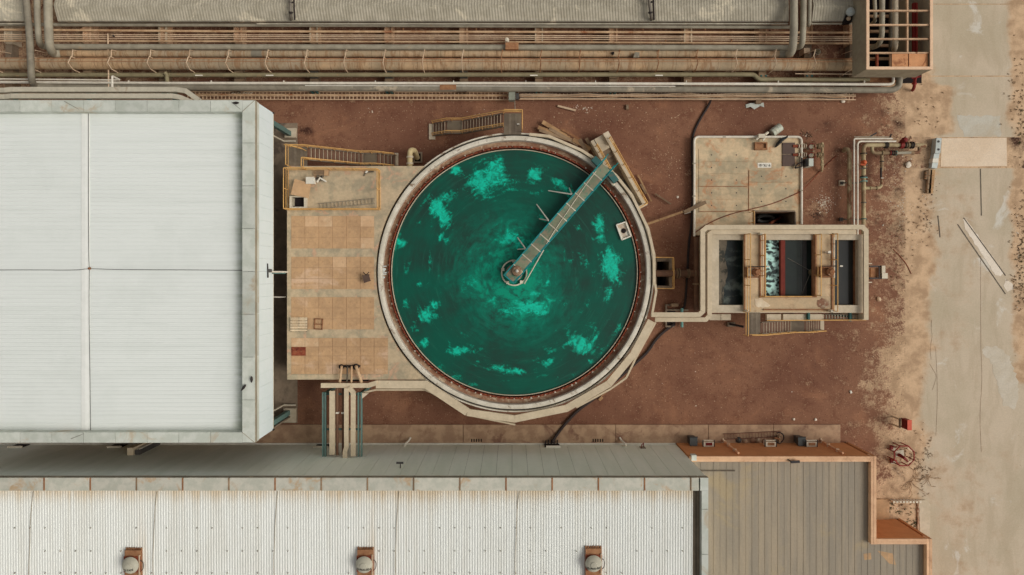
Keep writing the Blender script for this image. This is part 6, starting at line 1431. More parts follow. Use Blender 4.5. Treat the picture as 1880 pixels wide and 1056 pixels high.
t = thing('pipe_hook', 'small pale hook hanging on the slender rod in the rack', 'hook', P(204, 66, 1.4)); mb = MB(); mb.beam(P(200, 63, 1.5), P(208, 67, 1.5), .1, .1); mb.build('hook_plate', 'wood_grey', t); mb = MB(); mb.tube([P(207, 64, 1.55), P(210, 68, 1.5)], .05, 6); mb.build('hook_pin', 'black_metal', t)
t = thing('valve_block', 'tan block with a white cap in the middle of the pipe rack', 'valve', P(936, 82, 1.6)); mb = MB(); mb.pbox(928, 78, 952, 90, 1.4, 2.0); mb.build('block_body', 'rust_tan', t)
mb = MB(); mb.lathe(P(931, 74, 2), [(0, 2.25), (.13, 2.2), (.15, 1.9), (.15, 1.4)], 12); mb.build('block_cap', 'off_white', t)
t = thing('probe_box', 'small white instrument box on the tan wrapped pipe', 'box', P(1169, 100, 1.8)); mb = MB(); mb.pprism([(1166, 96), (1174, 96), (1174, 105), (1163, 105)], 1.75, 2.05); mb.build('box_body', 'duct_grey', t); mb = MB(); mb.lathe(P(1125, 98, 1.8), [(0, 1.9), (.1, 1.9), (.1, 1.75)], 12); mb.build('probe_hole', 'dark_void', t)
for px, lab in ((365, 'western'), (495, 'second'), (980, 'third'), (1210, 'eastern')):
    mb = MB(); mb.beam(P(px - 7, 138.5, 1.52), P(px + 7, 138.5, 1.52), .07, .03); tag(mb.build('pipe_label', 'white_paint', origin=P(px, 138, 1.5)), f'{lab} white marker strip on the olive pipe', 'marker')
# wall block and flotsam at the east end of the rack
t = thing('pump_block', 'pale broken concrete block with bolts at the east end of the rack', 'block', P(1482, 96, .6)); mb = MB(); mb.pbox(1476, 88, 1487, 98, 0, .9); mb.build('block_body', 'bracket_tan', t); mb = MB(); mb.pbox(1477, 99, 1486, 106, 0, .8); mb.build('block_foot', 'wood_grey', t)
t = thing('paint_bucket', 'dented white bucket among rubble at the east end of the rack', 'bucket', P(1496, 99, 0)); mb = MB(); mb.lathe(P(1496, 99, 0), [(0, .1), (.16, .1), (.2, .5), (.22, .5), (.18, 0)], 14); mb.build('bucket_shell', 'off_white', t); mb = MB(); mb.tube([P(1491, 97, .5), P(1496, 95, .55), P(1501, 98, .5)], .02, 5); mb.build('bucket_handle', 'black_metal', t)

# ================================================================== TOWER FRAME (north east corner)
zb_, zt_ = 2.3, 4.3
tw = thing('tower', 'open topped concrete tower with tan rim and a grid of beams over pipes', 'tower', (X(1650, zt_), Y(60, zt_), 0))
tx0, tx1, ty0, ty1 = X(1591.5, zt_), X(1712.5, zt_), Y(127, zt_), Y(-60, zt_)
for (a, b, c, d) in ((tx0, tx0 + .14, ty0, ty1), (tx1 - .14, tx1, ty0, ty1), (tx0 + .14, tx1 - .14, ty0, ty0 + .14)):
    mb = MB(); mb.box(a, b, c, d, zb_, zt_ - .08); mb.build('parapet_wall', 'tower_wall', tw)
for (a, b, c, d) in ((tx0 - .02, tx0 + .17, ty0 - .02, ty1), (tx1 - .17, tx1 + .02, ty0 - .02, ty1), (tx0 + .17, tx1 - .17, ty0 - .02, ty0 + .17)):
    mb = MB(); mb.box(a, b, c, d, zt_ - .08, zt_); mb.build('rim_beam', 'tower_edge', tw)
mb = MB(); mb.box(tx1 - .6, tx1 - .15, ty0 + .2, ty1, 0, zb_ - .02); mb.build('east_footing_wall', 'tower_wall', tw)
for py in (18.2, 44.4, 70.3, 96):
    mb = MB(); mb.beam((tx0 + .17, Y(py, zt_), zt_ - .2), (tx1 - .17, Y(py, zt_), zt_ - .2), .10, .16); mb.build('cross_beam', 'frame_steel', tw)
mb = MB(); mb.beam((X(1671, zt_), ty0 + .17, zt_ - .36), (X(1671, zt_), ty1, zt_ - .36), .10, .16); mb.build('long_beam', 'frame_steel', tw)
mb = MB(); mb.beam((X(1640, zt_), ty0 + .17, zt_ - .36), (X(1640, zt_), Y(96, zt_), zt_ - .36), .10, .16); mb.build('long_beam', 'frame_steel', tw)
for (a, c) in ((1640.5, 1670), (1672, 1706.5)):
    mb = MB(); mb.box(X(a, zt_), X(c, zt_), ty0 + .18, Y(97.2, zt_), zt_ - .24, zt_ - .19); mb.build('deck_plate', M('deck_plank', (196, 142, 100), (178, 124, 84), stain=(142, 92, 62), st_lo=.54, st_hi=.68, st_scale=1.4, rough=.9), tw)
mb = MB(); mb.box(X(1598, 1), X(1706, 1), ty0 + .2, ty1, .04, .08); mb.build('inner_floor', 'dark_void', tw)
for py in (30, 58, 84, 108):
    mb = MB(); mb.beam(P(1596, py, 1.2), P(1676, py, 1.2), .16, .2); mb.build('floor_beam', 'frame_steel', tw)
mb = MB(); mb.beam(P(1679, 6, 3.2), P(1679, 96, 3.2), .25, .22); mb.build('red_beam', 'red_dark', tw); mb = MB(); mb.beam(P(1683, 6, 3.4), P(1683, 96, 3.4), .08, .12); mb.build('red_beam', 'red_paint', tw)
mb = MB(); mb.beam(P(1610, 97, 3.6), P(1610, 124, 3.6), .13, .2); mb.build('short_beam', 'rust_red', tw); mb = MB(); mb.beam(P(1597, 110, 3.4), P(1608, 110, 3.4), .1, .1); mb.build('short_beam', 'rust_tan', tw)
hpipe('slim grey pipe standing nearest the west wall inside the tower', [(1604, -40, 3.4), (1607, 30, 3.4), (1606, 40, 2.6), (1600, 44, 1.6)], 6.5, 3.2, 'pipe_grey', bend=.3)
hpipe('middle grey pipe curving west inside the tower', [(1620, -40, 3.4), (1619, 70, 3.4), (1612, 84, 2.6), (1597, 88, 2.0)], 9.5, 3.2, 'pipe_grey', bend=.6, n=14)
hpipe('thick pale grey pipe with a flange inside the tower', [(1644, -40, 3.5), (1644, 84, 3.4), (1641, 94, 2.2), (1636, 97, 1.2)], 9.8, 3.2, 'concrete_pale', bend=.5, n=14)
hpipe('dark grey pipe in the shade beside the thick pale one in the tower', [(1636, -40, 2.6), (1635, 98, 2.4)], 7, 2.6, 'pipe_dark', bend=.3)
t = thing('red_hydrant', 'red standpipe with a bent head on the dust below the tower', 'hydrant', P(1678, 152, 0))
mb = MB(); mb.tube(fillet([P(1684, 137, 1.2), P(1680, 144, 1.1), P(1678, 162, .5), P(1675, 166, .1)], .25), .11, 10); mb.build('standpipe', 'red_dark', t); mb = MB(); mb.tube([P(1674, 143, 1.1), P(1690, 140, 1.2)], .08, 8); mb.build('cross_pipe', 'red_dark', t)
mb = MB(); mb.tube([P(1679, 152, .75), P(1678.4, 155, .7)], .17, 12); mb.build('flange', 'red_paint', t)
for px in (1680, 1689):
    mb = MB(); mb.tube([P(px, 130, 2.2), P(px, 139, 1.2)], .035, 6); mb.build('hanger_rod', 'black_metal', t)
mb = MB(); q = P(1628, 147, 1.0); mb.box(q.x - 1.4, q.x + .8, q.y - .1, q.y + .25, .2, .9); tag(mb.build('rusty_girder', 'rust_tan', origin=q), 'rusty girder lying in the shade below the tower', 'girder')

# ================================================================== EAST YARD PIPEWORK
hpipe('olive pipe with a hooked top running north from the small basin', [(1559.5, 432, .7), (1559.5, 284, .7), (1558, 275, .7), (1551, 273, .5), (1549, 277, .1)], 7.5, .7, 'pipe_moss', joints=None, bend=.3)
hpipe('western of two thin white pipes running north from the small basin', [(1568, 432), (1568, 254.6), (1638, 254.6)], 3.1, 1.0, 'pipe_white', bend=.12, n=8)
hpipe('eastern of two thin white pipes running north from the small basin', [(1574.6, 432), (1574.6, 259.6), (1645, 259.6)], 3.1, 1.0, 'pipe_white', bend=.3, n=8)
big = hpipe('thick mossy flanged pipe from the small basin to the road', [(1585.5, 432), (1585.5, 284), (1585.5, 266.5), (1640, 266.5), (1690, 267), (1700, 267)], 7.6, .8, 'pipe_moss', bend=.55, n=14)
def flg(par, a, b, r, z, mat): mb = MB(); mb.tube([P(*a, z), P(*b, z)], r, 14); mb.build('flange', mat, par)
for py, r_, m_ in ((282, .24, 'black_metal'), (284.5, .22, 'pipe_moss'), (324, .24, 'black_metal'), (326.5, .26, 'teal_pale'), (333, .26, 'teal_pale'), (304, .25, 'dark_grey'), (356, .18, 'pipe_moss'), (372, .2, 'dark_grey'), (402, .2, 'teal_plate')): flg(big, (1585.5, py - .7), (1585.5, py + .7), r_, .8, m_)
for px, r_, m_ in ((1625, .24, 'black_metal'), (1628, .24, 'black_metal'), (1631, .2, 'pipe_moss'), (1662, .24, 'black_metal'), (1667, .24, 'pipe_moss'), (1672, .26, 'black_metal'), (1676, .26, 'black_metal')): flg(big, (px - .6, 266.7), (px + .6, 266.7), r_, .8, m_)
t = thing('orange_valve', 'bright orange valve on the thick mossy pipe', 'valve', P(1584, 300, .8)); mb = MB(); q = P(1584, 299, .8); mb.lathe(q, [(0, 1.2), (.11, 1.17), (.17, 1.05), (.17, .8)], 16); mb.build('valve_body', 'orange_paint', t); mb = MB(); mb.tube([P(1580, 302, 1.15), P(1589, 303, 1.15)], .07, 8); mb.build('valve_arm', 'orange_paint', t)
mb = MB(); mb.beam(P(1578, 310, 1.05), P(1592, 309, 1.05), .06, .06); mb.build('valve_lever', 'black_metal', t)
t = thing('red_valve', 'dark red domed valve on the pipe near the road', 'valve', P(1654, 262, .8)); mb = MB(); q = P(1654.5, 259, .8); mb.lathe(q, [(0, 1.45), (.13, 1.42), (.19, 1.3), (.19, 1.1), (.1, 1.0), (.1, .8)], 16); mb.build('valve_dome', 'red_dark', t); mb = MB(); mb.tube([P(1652, 266.6, .8), P(1658, 266.6, .8)], .26, 14); mb.build('valve_body', 'red_dark', t)
loop = hpipe('pale mossy bypass loop south of the thick pipe near the road', [(1601, 267), (1601, 281), (1640, 281), (1688, 280), (1688, 268)], 6.2, .75, 'pipe_moss', bend=.4, n=12)
for px, m_ in ((1620, 'pipe_moss'), (1634, 'red_dark'), (1637, 'black_metal'), (1641, 'black_metal'), (1645, 'teal_pale')): flg(loop, (px - .6, 281), (px + .6, 281), .19, .75, m_)
mb = MB(); mb.beam(P(1646, 281.5, .9), P(1672, 280.5, .9), .16, .18); mb.build('grey_sleeve', 'pipe_grey', loop)
lp2 = hpipe('pale mossy bypass pipe dropping south from the loop', [(1619, 281), (1619, 345.5), (1588, 345.5)], 5.4, .7, 'pipe_moss', bend=.4, n=12)
for (a, b, m_) in (((1619, 296), (1619, 297.5), 'black_metal'), ((1619, 290), (1619, 291), 'pipe_moss'), ((1619, 304), (1619, 305), 'pipe_moss'), ((1610, 345.5), (1609, 345.5), 'pipe_moss'), ((1598, 345.5), (1597, 345.5), 'pipe_moss')): flg(lp2, a, b, .16, .7, m_)
mb = MB(); mb.tube([P(1617.4, 308, .75), P(1617.4, 326, .75)], .07, 8); mb.build('black_sleeve', 'black_rubber', lp2)
mb = MB(); mb.beam(P(1617.5, 327, .8), P(1622, 327, .8), .05, .05); mb.build('clip', 'pipe_white', lp2)
for (px, py, lab) in ((1546.5, 336, 'square concrete footing with a stub rod beside the olive pipe'), (1545, 403, 'small dark footing beside the olive pipe near the basin')):
    t = thing('pipe_footing', lab, 'footing', P(px, py, 0)); mb = MB(); sz = 5 if py < 350 else 3.2; mb.pbox(px - sz, py - sz, px + sz, py + sz, -.02, .16); mb.build('footing_block', 'concrete_pale' if py < 350 else 'dark_grey', t)
    mb = MB(); mb.pbox(px - 2.5, py - 2.5, px + 2.5, py + 2.5, .16, .3); mb.build('rod_base', 'dark_grey', t); mb = MB(); mb.tube([P(px, py, .3), P(1592, py, .45)], .04, 7); mb.build('support_rod', 'pipe_dark', t)
t = thing('bracket_stand', 'pale pipe bracket with a dark arm north of the thin white pipes', 'bracket', P(1600, 250, 0))
mb = MB(); mb.tube([P(1568, 251.4, 1.1), P(1632, 251.6, 1.1)], .035, 6); mb.build('top_rod', 'pipe_grey', t)
for a, b in (((1597, 251), (1609, 244)), ((1634, 252), (1636, 247))):
    mb = MB(); mb.beam(P(*a, 1.0), P(*b, .8), .09, .09); mb.build('arm', 'black_metal', t)
t = thing('cabinet_row', 'pale blue grey cabinet in two halves lying along the road edge', 'cabinet', P(1719, 280, .3))
for pts, h_, mt in (([(1719.5, 253), (1729, 253.5), (1726.5, 281.5), (1717, 281)], .55, 'blue_white'), ([(1715.5, 282), (1725, 282), (1723.5, 291), (1713.5, 290)], .45, 'blue_white'), ([(1713.4, 290.4), (1723.4, 291.2), (1722.6, 299), (1712, 298)], .5, 'white_paint'), ([(1712, 298.6), (1722.5, 299.5), (1720.5, 309), (1710.5, 308)], .4, 'blue_white')):
    mb = MB(); mb.pprism(pts, .02, h_); mb.build('cabinet_section', mt, t)
for py in (260, 274.5):
    mb = MB(); q = P(1723, py, .55); mb.lathe(q, [(0, .60), (.08, .59), (.09, .54)], 12); mb.build('knob', 'dark_grey', t)
for k, (pts, mt) in enumerate(((((1711, 312), (1706.5, 355)), 'wood'), (((1706, 312), (1703.5, 355)), 'wood_grey'), (((1700, 314), (1699, 330)), 'wood_grey'))):
    t = thing('timber_beam', ('thick tan timber beam lying at the road edge below the pale cabinet', 'grey timber beam beside the thick tan one at the road edge', 'short reddish timber offcut west of the two beams at the road edge')[k], 'timber', P(*pts[0], 0)); w_ = (.32, .26, .14)[k]
    mb = MB(); mb.beam(P(*pts[0], .16), P(*pts[1], .16), w_, .3); mb.build('beam_body', mt, t)
    for f in (.25, .6, .85):
        c = P(*pts[0], .31).lerp(P(*pts[1], .31), f); mb = MB(); mb.box(c.x - w_ * .52, c.x + w_ * .52, c.y - .02, c.y + .02, .30, .325); mb.build('nail_strap', 'rust_tan', t)
# fire point: red cabinet on a pale frame, red ring stand with two feet
t = thing('fire_cabinet', 'red fire hose cabinet standing on a pale frame in the dust', 'cabinet', P(1660, 776, 0)); g0, g1, g2, g3 = P(1655, 768, 0), P(1653.5, 784, 0), P(1665, 788, 0), P(1667, 771, 0)
cz0, cz1 = .75, 1.5; cxA = X(1655.5, .8); cyA, cyB = Y(767.5, cz0), Y(785, cz0)
mb = MB(); mb.box(cxA, cxA + .28, cyB, cyA, cz0, cz1); mb.build('cabinet_body', 'red_dark', t); mb = MB(); mb.box(cxA - .01, cxA + .30, cyB - .02, cyA + .02, cz1, cz1 + .05); mb.build('cabinet_lid', 'red_box', t)
mb = MB(); mb.box(cxA - .03, cxA - .005, cyB + .08, cyA - .08, cz0 + .1, cz1 - .1); mb.build('cabinet_door', 'red_dark', t)
for yy in (cyA - .06, cyB + .06):
    mb = MB(); mb.box(cxA - .26, cxA - .18, yy - .05, yy + .05, 0, .9); mb.build('frame_leg', 'tray_white', t); mb = MB(); mb.beam((cxA - .25, yy, .66), (cxA + .3, yy, .66), .08, .1); mb.build('frame_arm', 'tray_white', t)
mb = MB(); mb.box(cxA - .28, cxA - .16, cyB, cyA, .9, .98); mb.build('frame_bar', 'wood_grey', t)
t = thing('monitor_stand', 'red eight sided ring rail round a hose monitor with two red feet', 'hydrant', P(1660, 838, 0)); oc = P(1660, 837, .9); R8 = 19.5 * S(.9)
ringp = [Vector((oc.x + R8 * math.cos(R(22.5 + 45 * k)), oc.y + R8 * math.sin(R(22.5 + 45 * k)), .9)) for k in range(9)]
mb = MB(); mb.tube(ringp, .05, 7); mb.build('ring_rail', 'red_paint', t)
for k in range(8):
    mb = MB(); mb.tube([(ringp[k].x, ringp[k].y, 0), tuple(ringp[k])], .04, 6); mb.build('rail_post', 'red_paint', t)
for py in (822, 846.5):
    mb = MB(); q = P(1638, py, 0); mb.box(q.x - .18, q.x + .18, q.y - .18, q.y + .18, 0, .14); mb.build('foot_block', 'concrete_pale', t); mb = MB(); mb.beam(P(1637, py - 2, .4), P(1646, py - 1, .8), .08, .08); mb.build('foot_strut', 'red_paint', t)
    mb = MB(); mb.pbox(1635.5, py - 3.5, 1640, py + 3.5, .14, .3); mb.build('foot_plate', 'red_dark', t)
mb = MB(); mb.pprism([(1644, 828), (1659, 826), (1660, 838), (1645, 839)], 0, .1); mb.build('base_slab', 'off_white', t)
mb = MB(); mb.tube([P(1650, 835, .5), P(1660, 841, 1.0), P(1667, 848, .9)], [.13, .10, .05], 10); mb.build('hose_monitor', 'red_dark', t); mb = MB(); mb.tube([P(1653, 836, 0), P(1653, 836, .6)], .11, 10); mb.build('riser', 'red_dark', t)
for (a, b) in (((1666, 822), (1674, 829)), ((1666, 850), (1674, 846))):
    mb = MB(); mb.beam(P(*a, .9), P(*b, .9), .12, .05); mb.build('ring_plate', 'bracket_tan', t)
# ================================================================== LOOSE THINGS ON THE YARD
for k, (a, b, w_, mt, lab) in enumerate((
    ((996, 224), (1040, 250), .30, 'wood', 'grey plank lying outermost north of the tank rim trays'), ((988, 234), (1046, 254), .26, 'wood', 'pale plank with a split west end beside the tank rim trays'),
    ((990, 239), (1050, 259), .20, 'wood_grey', 'narrow grey plank nearest the tank rim trays'), ((1008, 236), (1062, 266), .22, 'wood_grey', 'grey plank on top of the timber heap at the tank'),
    ((1030, 237), (1068, 258), .16, 'rust_tan', 'thin brown lath on the north side of the timber heap'), ((1052, 256), (1084, 274), .30, 'wood', 'short tan plank in the middle of the timber heap'),
    ((1064, 256), (1078, 281), .28, 'wood_grey', 'wide grey board beside the walled stair'), ((1076, 254), (1098, 292), .24, 'wood_grey', 'long grey board leaning along the walled stair'), ((1036, 250), (1076, 268), .14, 'wood', 'thin tan lath under the middle of the timber heap'),
    ((1024, 194.5), (1057, 203), .14, 'bracket_tan', 'single pale stick lying alone on the red soil north of the tank'), ((1171, 321), (1196, 370), .10, 'wood', 'long thin lath lying east of the walled stair'), ((1176, 338), (1186, 356), .12, 'wood_grey', 'short grey lath lying east of the walled stair'),
    ((1203, 356), (1232, 375), .09, 'wood_grey', 'thin brown lath alone between the tank and the pump slab'), ((1184, 413), (1262, 386), .16, 'wood', 'long beam leaning from the tank rim toward the pump slab'), ((1256, 390), (1296, 371), .26, 'wood_grey', 'wide board lying across the edge of the pump slab'), ((1256, 391), (1268, 388), .2, 'white_paint', 'short white offcut under the wide board at the pump slab'))):
    z = .35 if k < 9 else .08
    if k == 13: z = .5
    if k == 14: z = .75
    t = tag(MB().beam(P(*a, z + .03 * k % .2), P(*b, z + .03 * k % .2), w_, .07).build('plank', mt, origin=P(*a, z)), lab, 'plank')
t = thing('concrete_block', 'single small concrete block on the soil north of the tank', 'block', P(1152, 196, 0)); mb = MB(); mb.pbox(1149.5, 192, 1154.5, 201, 0, .2); mb.build('block_body', 'wood_grey', t); mb = MB(); mb.pbox(1150.7, 194, 1153.3, 199, .19, .205); mb.build('block_core', 'pad_concrete', t)
t = thing('bent_sheet', 'white bent metal sheet with pointed corners on the soil by the cable trays', 'sheet', P(1385, 194, 0)); mb = MB()
q = [P(a, b, z) for a, b, z in ((1369, 192, .05), (1378, 189.5, .3), (1392, 189.5, .3), (1402, 188.5, .1), (1403, 197, .3), (1396, 194.5, .2), (1385, 201, .35), (1378, 196, .15), (1370, 198.5, .05))]
vs = [tuple(v) for v in q] + [(v.x, v.y, v.z - .03) for v in q]; n_ = len(q); mb.add(vs, [tuple(range(n_)), tuple(range(2 * n_ - 1, n_ - 1, -1))] + [(i, (i + 1) % n_, n_ + (i + 1) % n_, n_ + i) for i in range(n_)]); mb.build('sheet_face', 'galv', t)
mb = MB(); mb.pbox(1388, 183, 1398, 190, 0, .5); mb.build('sheet_prop', 'wood_grey', t)
hoses = [('thick black cable snaking from the cable trays down the west side of the pump slab', [(1306, 180, .5), (1302, 192, .1), (1288, 214, .08), (1276, 236, .08), (1270, 258, .08), (1271, 300, .08), (1272, 360, .08), (1270, 410, .08), (1264, 450, .08), (1262, 500, .08), (1258, 560, .1), (1254, 566, .3)], .085, 'black_rubber'),
         ('thick black cable curving round the south east of the tank to the hall wall', [(1238, 596, .2), (1224, 604, .1), (1204, 622, .1), (1190, 645, .1), (1172, 662, .1), (1152, 680, .1), (1120, 708, .1), (1090, 733, .1), (1062, 752, .1), (1040, 775, .16), (1022, 798, .2), (1014, 812, .5)], .11, 'black_rubber'),
         ('thin rusty wire trailing across the pump slab', [(1275, 428, .58), (1300, 410, .56), (1340, 393, .56), (1380, 384, .56), (1420, 374, .56), (1450, 361, .56), (1470, 352, .60), (1485, 338, .2), (1502, 318, .05), (1520, 300, .05), (1536, 286, .05)], .03, 'rust_red'),
         ('thin dark wire lying on the dusty soil east of the small basin', [(1640, 458, .03), (1652, 470, .03), (1664, 484, .03), (1673, 503, .03)], .025, 'rust_red')]
for lab, pts, r_, mt in hoses:
    q = [P(*p) for p in pts]; mb = MB(); mb.tube(chaikin(q, 3), r_, 7); tag(mb.build('cable' if 'cable' in lab else 'wire', mt, origin=q[0]), lab, 'cable' if 'cable' in lab else 'wire')
t = thing('white_bag', 'tiny white plastic scrap alone on the red soil', 'litter', P(1562, 720, 0)); mb = MB(); mb.pprism([(1560, 718), (1563, 717), (1565, 721), (1562, 723)], 0, .08); mb.build('scrap_sheet', 'white_paint', t); mb = MB(); mb.pprism([(1561, 718.5), (1562.5, 718), (1563.5, 720), (1562, 721)], .08, .11); mb.build('scrap_fold', 'white_paint', t)
for k, (px, py, r_, mt, lab) in enumerate(((1666, 303, .24, 'stone_white', 'biggest pale boulder south of the bypass loop'), (1613, 549, .17, 'stone', 'flat tan stone south east of the small basin'), (1457, 770, .09, 'stone_white', 'western of two pale stones on the soil by the apron'), (1497, 770, .1, 'stone_white', 'eastern of two pale stones on the soil by the apron'), (1244, 362, .08, 'stone_white', 'lone white stone between the tank and the pump slab'), (1547, 186, .15, 'stone_white', 'pale stone at the east end of the cable trays'), (1621, 414, .06, 'stone_white', 'small white stone north east of the small basin'), (1664, 252, .1, 'stone', 'tan stone north of the red domed valve'))):
    q = P(px, py, 0); mb = MB()
    bm = bmesh.new(); bmesh.ops.create_icosphere(bm, subdivisions=2, radius=r_)
    for v in bm.verts: v.co *= 1 + .45 * (mnoise.noise(v.co / r_ * .9 + Vector((k * 3.1, 0, 0)))); v.co.z = v.co.z * .6 + r_ * .35
    mb.add([tuple(v.co + q) for v in bm.verts], [tuple(v.index for v in f.verts) for f in bm.faces]); bm.free()
    tag(mb.build('stone', mt, origin=q), lab, 'stone')
t = thing('trench_board', 'pale splintered board at the foot of the tank cable trays', 'board', P(1107, 730, 0)); mb = MB(); mb.beam(P(1100, 735, .1), P(1106, 729, .1), .2, .06); mb.build('board_face', 'wood', t); mb = MB(); mb.beam(P(1103, 728, .08), P(1112, 722, .08), .08, .05); mb.build('splinter', 'rust_tan', t)

# ---- gravel, chips and dry weeds nobody could count
def scatter(name, mat, spots, smin, smax, seed):
    rnd = random.Random(seed); mb = MB()
    for (cx_, cy_, rx, ry, n_) in spots:
        for _ in range(n_):
            a, rr_ = rnd.uniform(0, 6.283), math.sqrt(rnd.random()) if rx > 60 else abs(rnd.gauss(0, .55))
            px, py = cx_ + rx * rr_ * math.cos(a), cy_ + ry * rr_ * math.sin(a)
            if in_hole(px, py): continue
            s_ = rnd.uniform(smin, smax) * (1 if rnd.random() < .85 else 1.8); q = P(px, py, 0); rot = rnd.uniform(0, 3)
            pts = [(q.x + s_ * rnd.uniform(.6, 1.2) * math.cos(rot + k * 1.2566), q.y + s_ * rnd.uniform(.5, 1.1) * math.sin(rot + k * 1.2566), 0) for k in range(5)]
            top = (q.x + s_ * .2, q.y, s_ * rnd.uniform(.5, .9)); o_ = len(mb.v)
            mb.add(pts + [top], [(k, (k + 1) % 5, 5) for k in range(5)])
    return kind(mb.build(name, mat), 'stuff')
scatter('gravel', 'stone', [(1300, 640, 330, 120, 260), (700, 215, 180, 30, 70), (1130, 215, 120, 28, 160), (1230, 300, 50, 70, 220), (1560, 300, 60, 130, 300), (1650, 420, 60, 160, 700), (1640, 620, 60, 140, 600), (1660, 830, 50, 90, 500), (1660, 200, 60, 40, 300), (1640, 300, 60, 60, 400), (1590, 700, 24, 14, 60), (1870, 500, 20, 480, 260), (780, 90, 800, 90, 400), (1650, 930, 30, 40, 120)], .012, .034, 3)
scatter('gravel', 'stone_white', [(1515, 372, 22, 24, 170), (1480, 250, 12, 10, 10), (1075, 200, 24, 10, 22), (1060, 195, 14, 8, 14), (900, 214, 60, 20, 20), (1655, 380, 40, 110, 110), (1700, 360, 20, 60, 60), (1870, 460, 14, 120, 40), (680, 205, 60, 14, 10), (1660, 850, 40, 80, 60), (1300, 700, 280, 60, 12)], .014, .045, 4)
M('chip_dark', (84, 62, 50), (64, 48, 40), mixamt=.9, rough=.95)
scatter('gravel', 'chip_dark', [(1500, 392, 22, 22, 150), (1480, 246, 14, 12, 40), (1700, 400, 22, 50, 50), (1712, 340, 10, 30, 20), (1870, 430, 14, 140, 40), (1690, 860, 22, 26, 30), (780, 95, 780, 80, 160)], .015, .045, 5)
def weeds(name, mat, spots, lo, hi, seed):
    rnd = random.Random(seed); mb = MB()
    for (cx_, cy_, rx, ry, n_) in spots:
        for _ in range(n_):
            px, py = cx_ + rnd.gauss(0, .5) * rx, cy_ + rnd.gauss(0, .5) * ry; q = P(px, py, 0)
            for _b in range(7):
                a = rnd.uniform(0, 6.283); L_ = rnd.uniform(lo, hi); w_ = L_ * .10; h_ = L_ * rnd.uniform(.3, .9)
                d = Vector((math.cos(a), math.sin(a), 0)); s_ = Vector((-d.y, d.x, 0)) * w_; b0_ = q + d * L_ * .1
                mb.add([b0_ - s_, b0_ + s_, q + d * L_ * .6 + s_ * .8 + Vector((0, 0, h_)), q + d * L_ + Vector((0, 0, h_ * .7)), q + d * L_ * .6 - s_ * .8 + Vector((0, 0, h_))], [(0, 1, 2, 3, 4)])
    return kind(mb.build(name, mat, None, False), 'stuff')
weeds('dry_weeds', 'scrub', [(1868, 190, 20, 90, 66), (1874, 420, 16, 80, 71), (1872, 520, 20, 60, 60), (1690, 860, 20, 20, 24), (1668, 835, 34, 36, 38), (1700, 820, 12, 30, 16), (1700, 400, 22, 50, 33), (1645, 440, 36, 60, 33), (1480, 250, 12, 12, 13), (1650, 500, 40, 40, 16), (1655, 925, 30, 8, 16), (1700, 205, 30, 40, 16), (1655, 270, 40, 30, 16), (1695, 910, 10, 20, 7), (1690, 130, 20, 20, 8), (1630, 225, 20, 20, 6), (545, 250, 14, 20, 14)], .04, .13, 8)
weeds('green_weeds', 'scrub_green', [(1660, 938, 20, 10, 12), (1635, 940, 5, 30, 18), (1672, 960, 16, 8, 14), (1656, 960, 6, 5, 8), (1640, 965, 8, 8, 8), (1686, 955, 4, 34, 16), (1700, 962, 6, 14, 10), (1670, 985, 24, 3, 8), (1876, 480, 10, 60, 26), (1874, 230, 10, 50, 16)], .05, .16, 9)
for k, (px, py, lab) in enumerate(((1690, 868, 'tangle of dry brown vines beside the red ring stand'), (1684, 880, 'loose dry vine curling on the dust below the red ring stand'))):
    rnd = random.Random(20 + k); t = thing('dry_vine', lab, 'plant', P(px, py, 0))
    for j in range(6):
        pts = [P(px + rnd.uniform(-14, 14), py + rnd.uniform(-9, 9), .03)]
        a = rnd.uniform(0, 6.28)
        for _ in range(7): a += rnd.uniform(-.8, .8); p = pts[-1]; pts.append(Vector((p.x + .16 * math.cos(a), p.y + .16 * math.sin(a), rnd.uniform(.03, .16))))
        mb = MB(); mb.tube(chaikin(pts, 2), .018, 5); mb.build('vine_stem', 'scrub', t)

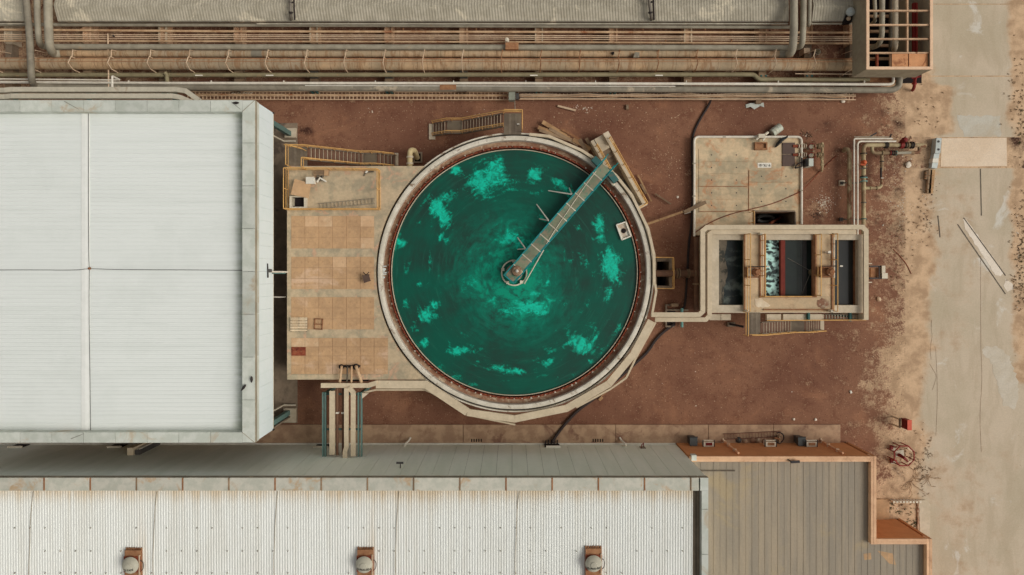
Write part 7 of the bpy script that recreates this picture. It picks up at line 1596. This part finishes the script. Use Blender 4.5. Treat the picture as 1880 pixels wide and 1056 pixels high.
# ================================================================== LIGHT, AIR, CAMERA
wd = bpy.data.worlds.new('World'); sc.world = wd; wd.use_nodes = True
nt = wd.node_tree; bg = nt.nodes['Background']
sky = nt.nodes.new('ShaderNodeTexSky'); sky.sky_type = 'NISHITA'; sky.sun_disc = False
SUN_EL, SUN_AZ = R(46), R(97)       # azimuth from north toward east
sky.sun_elevation = SUN_EL; sky.sun_rotation = SUN_AZ; sky.dust_density = 4.0; sky.air_density = 1.0; sky.ozone_density = 1.0
hs = nt.nodes.new('ShaderNodeHueSaturation'); hs.inputs['Saturation'].default_value = .18
nt.links.new(sky.outputs[0], hs.inputs['Color'])
tint = nt.nodes.new('ShaderNodeMix'); tint.data_type = 'RGBA'; tint.blend_type = 'MULTIPLY'; tint.inputs[0].default_value = 1; tint.inputs[7].default_value = (1.0, .985, .95, 1)
nt.links.new(hs.outputs[0], tint.inputs[6]); nt.links.new(tint.outputs[2], bg.inputs['Color'])
bg.inputs['Strength'].default_value = .085
sl = bpy.data.lights.new('sun', 'SUN'); sl.energy = 1.12; sl.angle = R(30); sl.color = (1.0, .96, .90)
so = bpy.data.objects.new('sun', sl); COL.objects.link(so)
dv = Vector((math.sin(SUN_AZ) * math.cos(SUN_EL), math.cos(SUN_AZ) * math.cos(SUN_EL), math.sin(SUN_EL)))
so.rotation_euler = dv.to_track_quat('Z', 'Y').to_euler(); so.location = (20, 20, 40)
cam = bpy.data.cameras.new('drone_camera'); cam.sensor_width = 36; cam.sensor_fit = 'HORIZONTAL'
cam.lens = F / 1880 * 36; cam.shift_x = 0; cam.shift_y = -(528 - NY) / 1880
cam.clip_start = .1; cam.clip_end = 3000
co = bpy.data.objects.new('drone_camera', cam); COL.objects.link(co); co.location = (0, 0, H); co.rotation_euler = (0, 0, 0)
sc.camera = co
sc.view_settings.view_transform = 'Standard'; sc.view_settings.look = 'None'; sc.view_settings.gamma = 1; sc.view_settings.use_curve_mapping = False
sc.view_settings.exposure = 0.14
for o in list(bpy.data.objects):
    if '_o' in o: del o['_o']
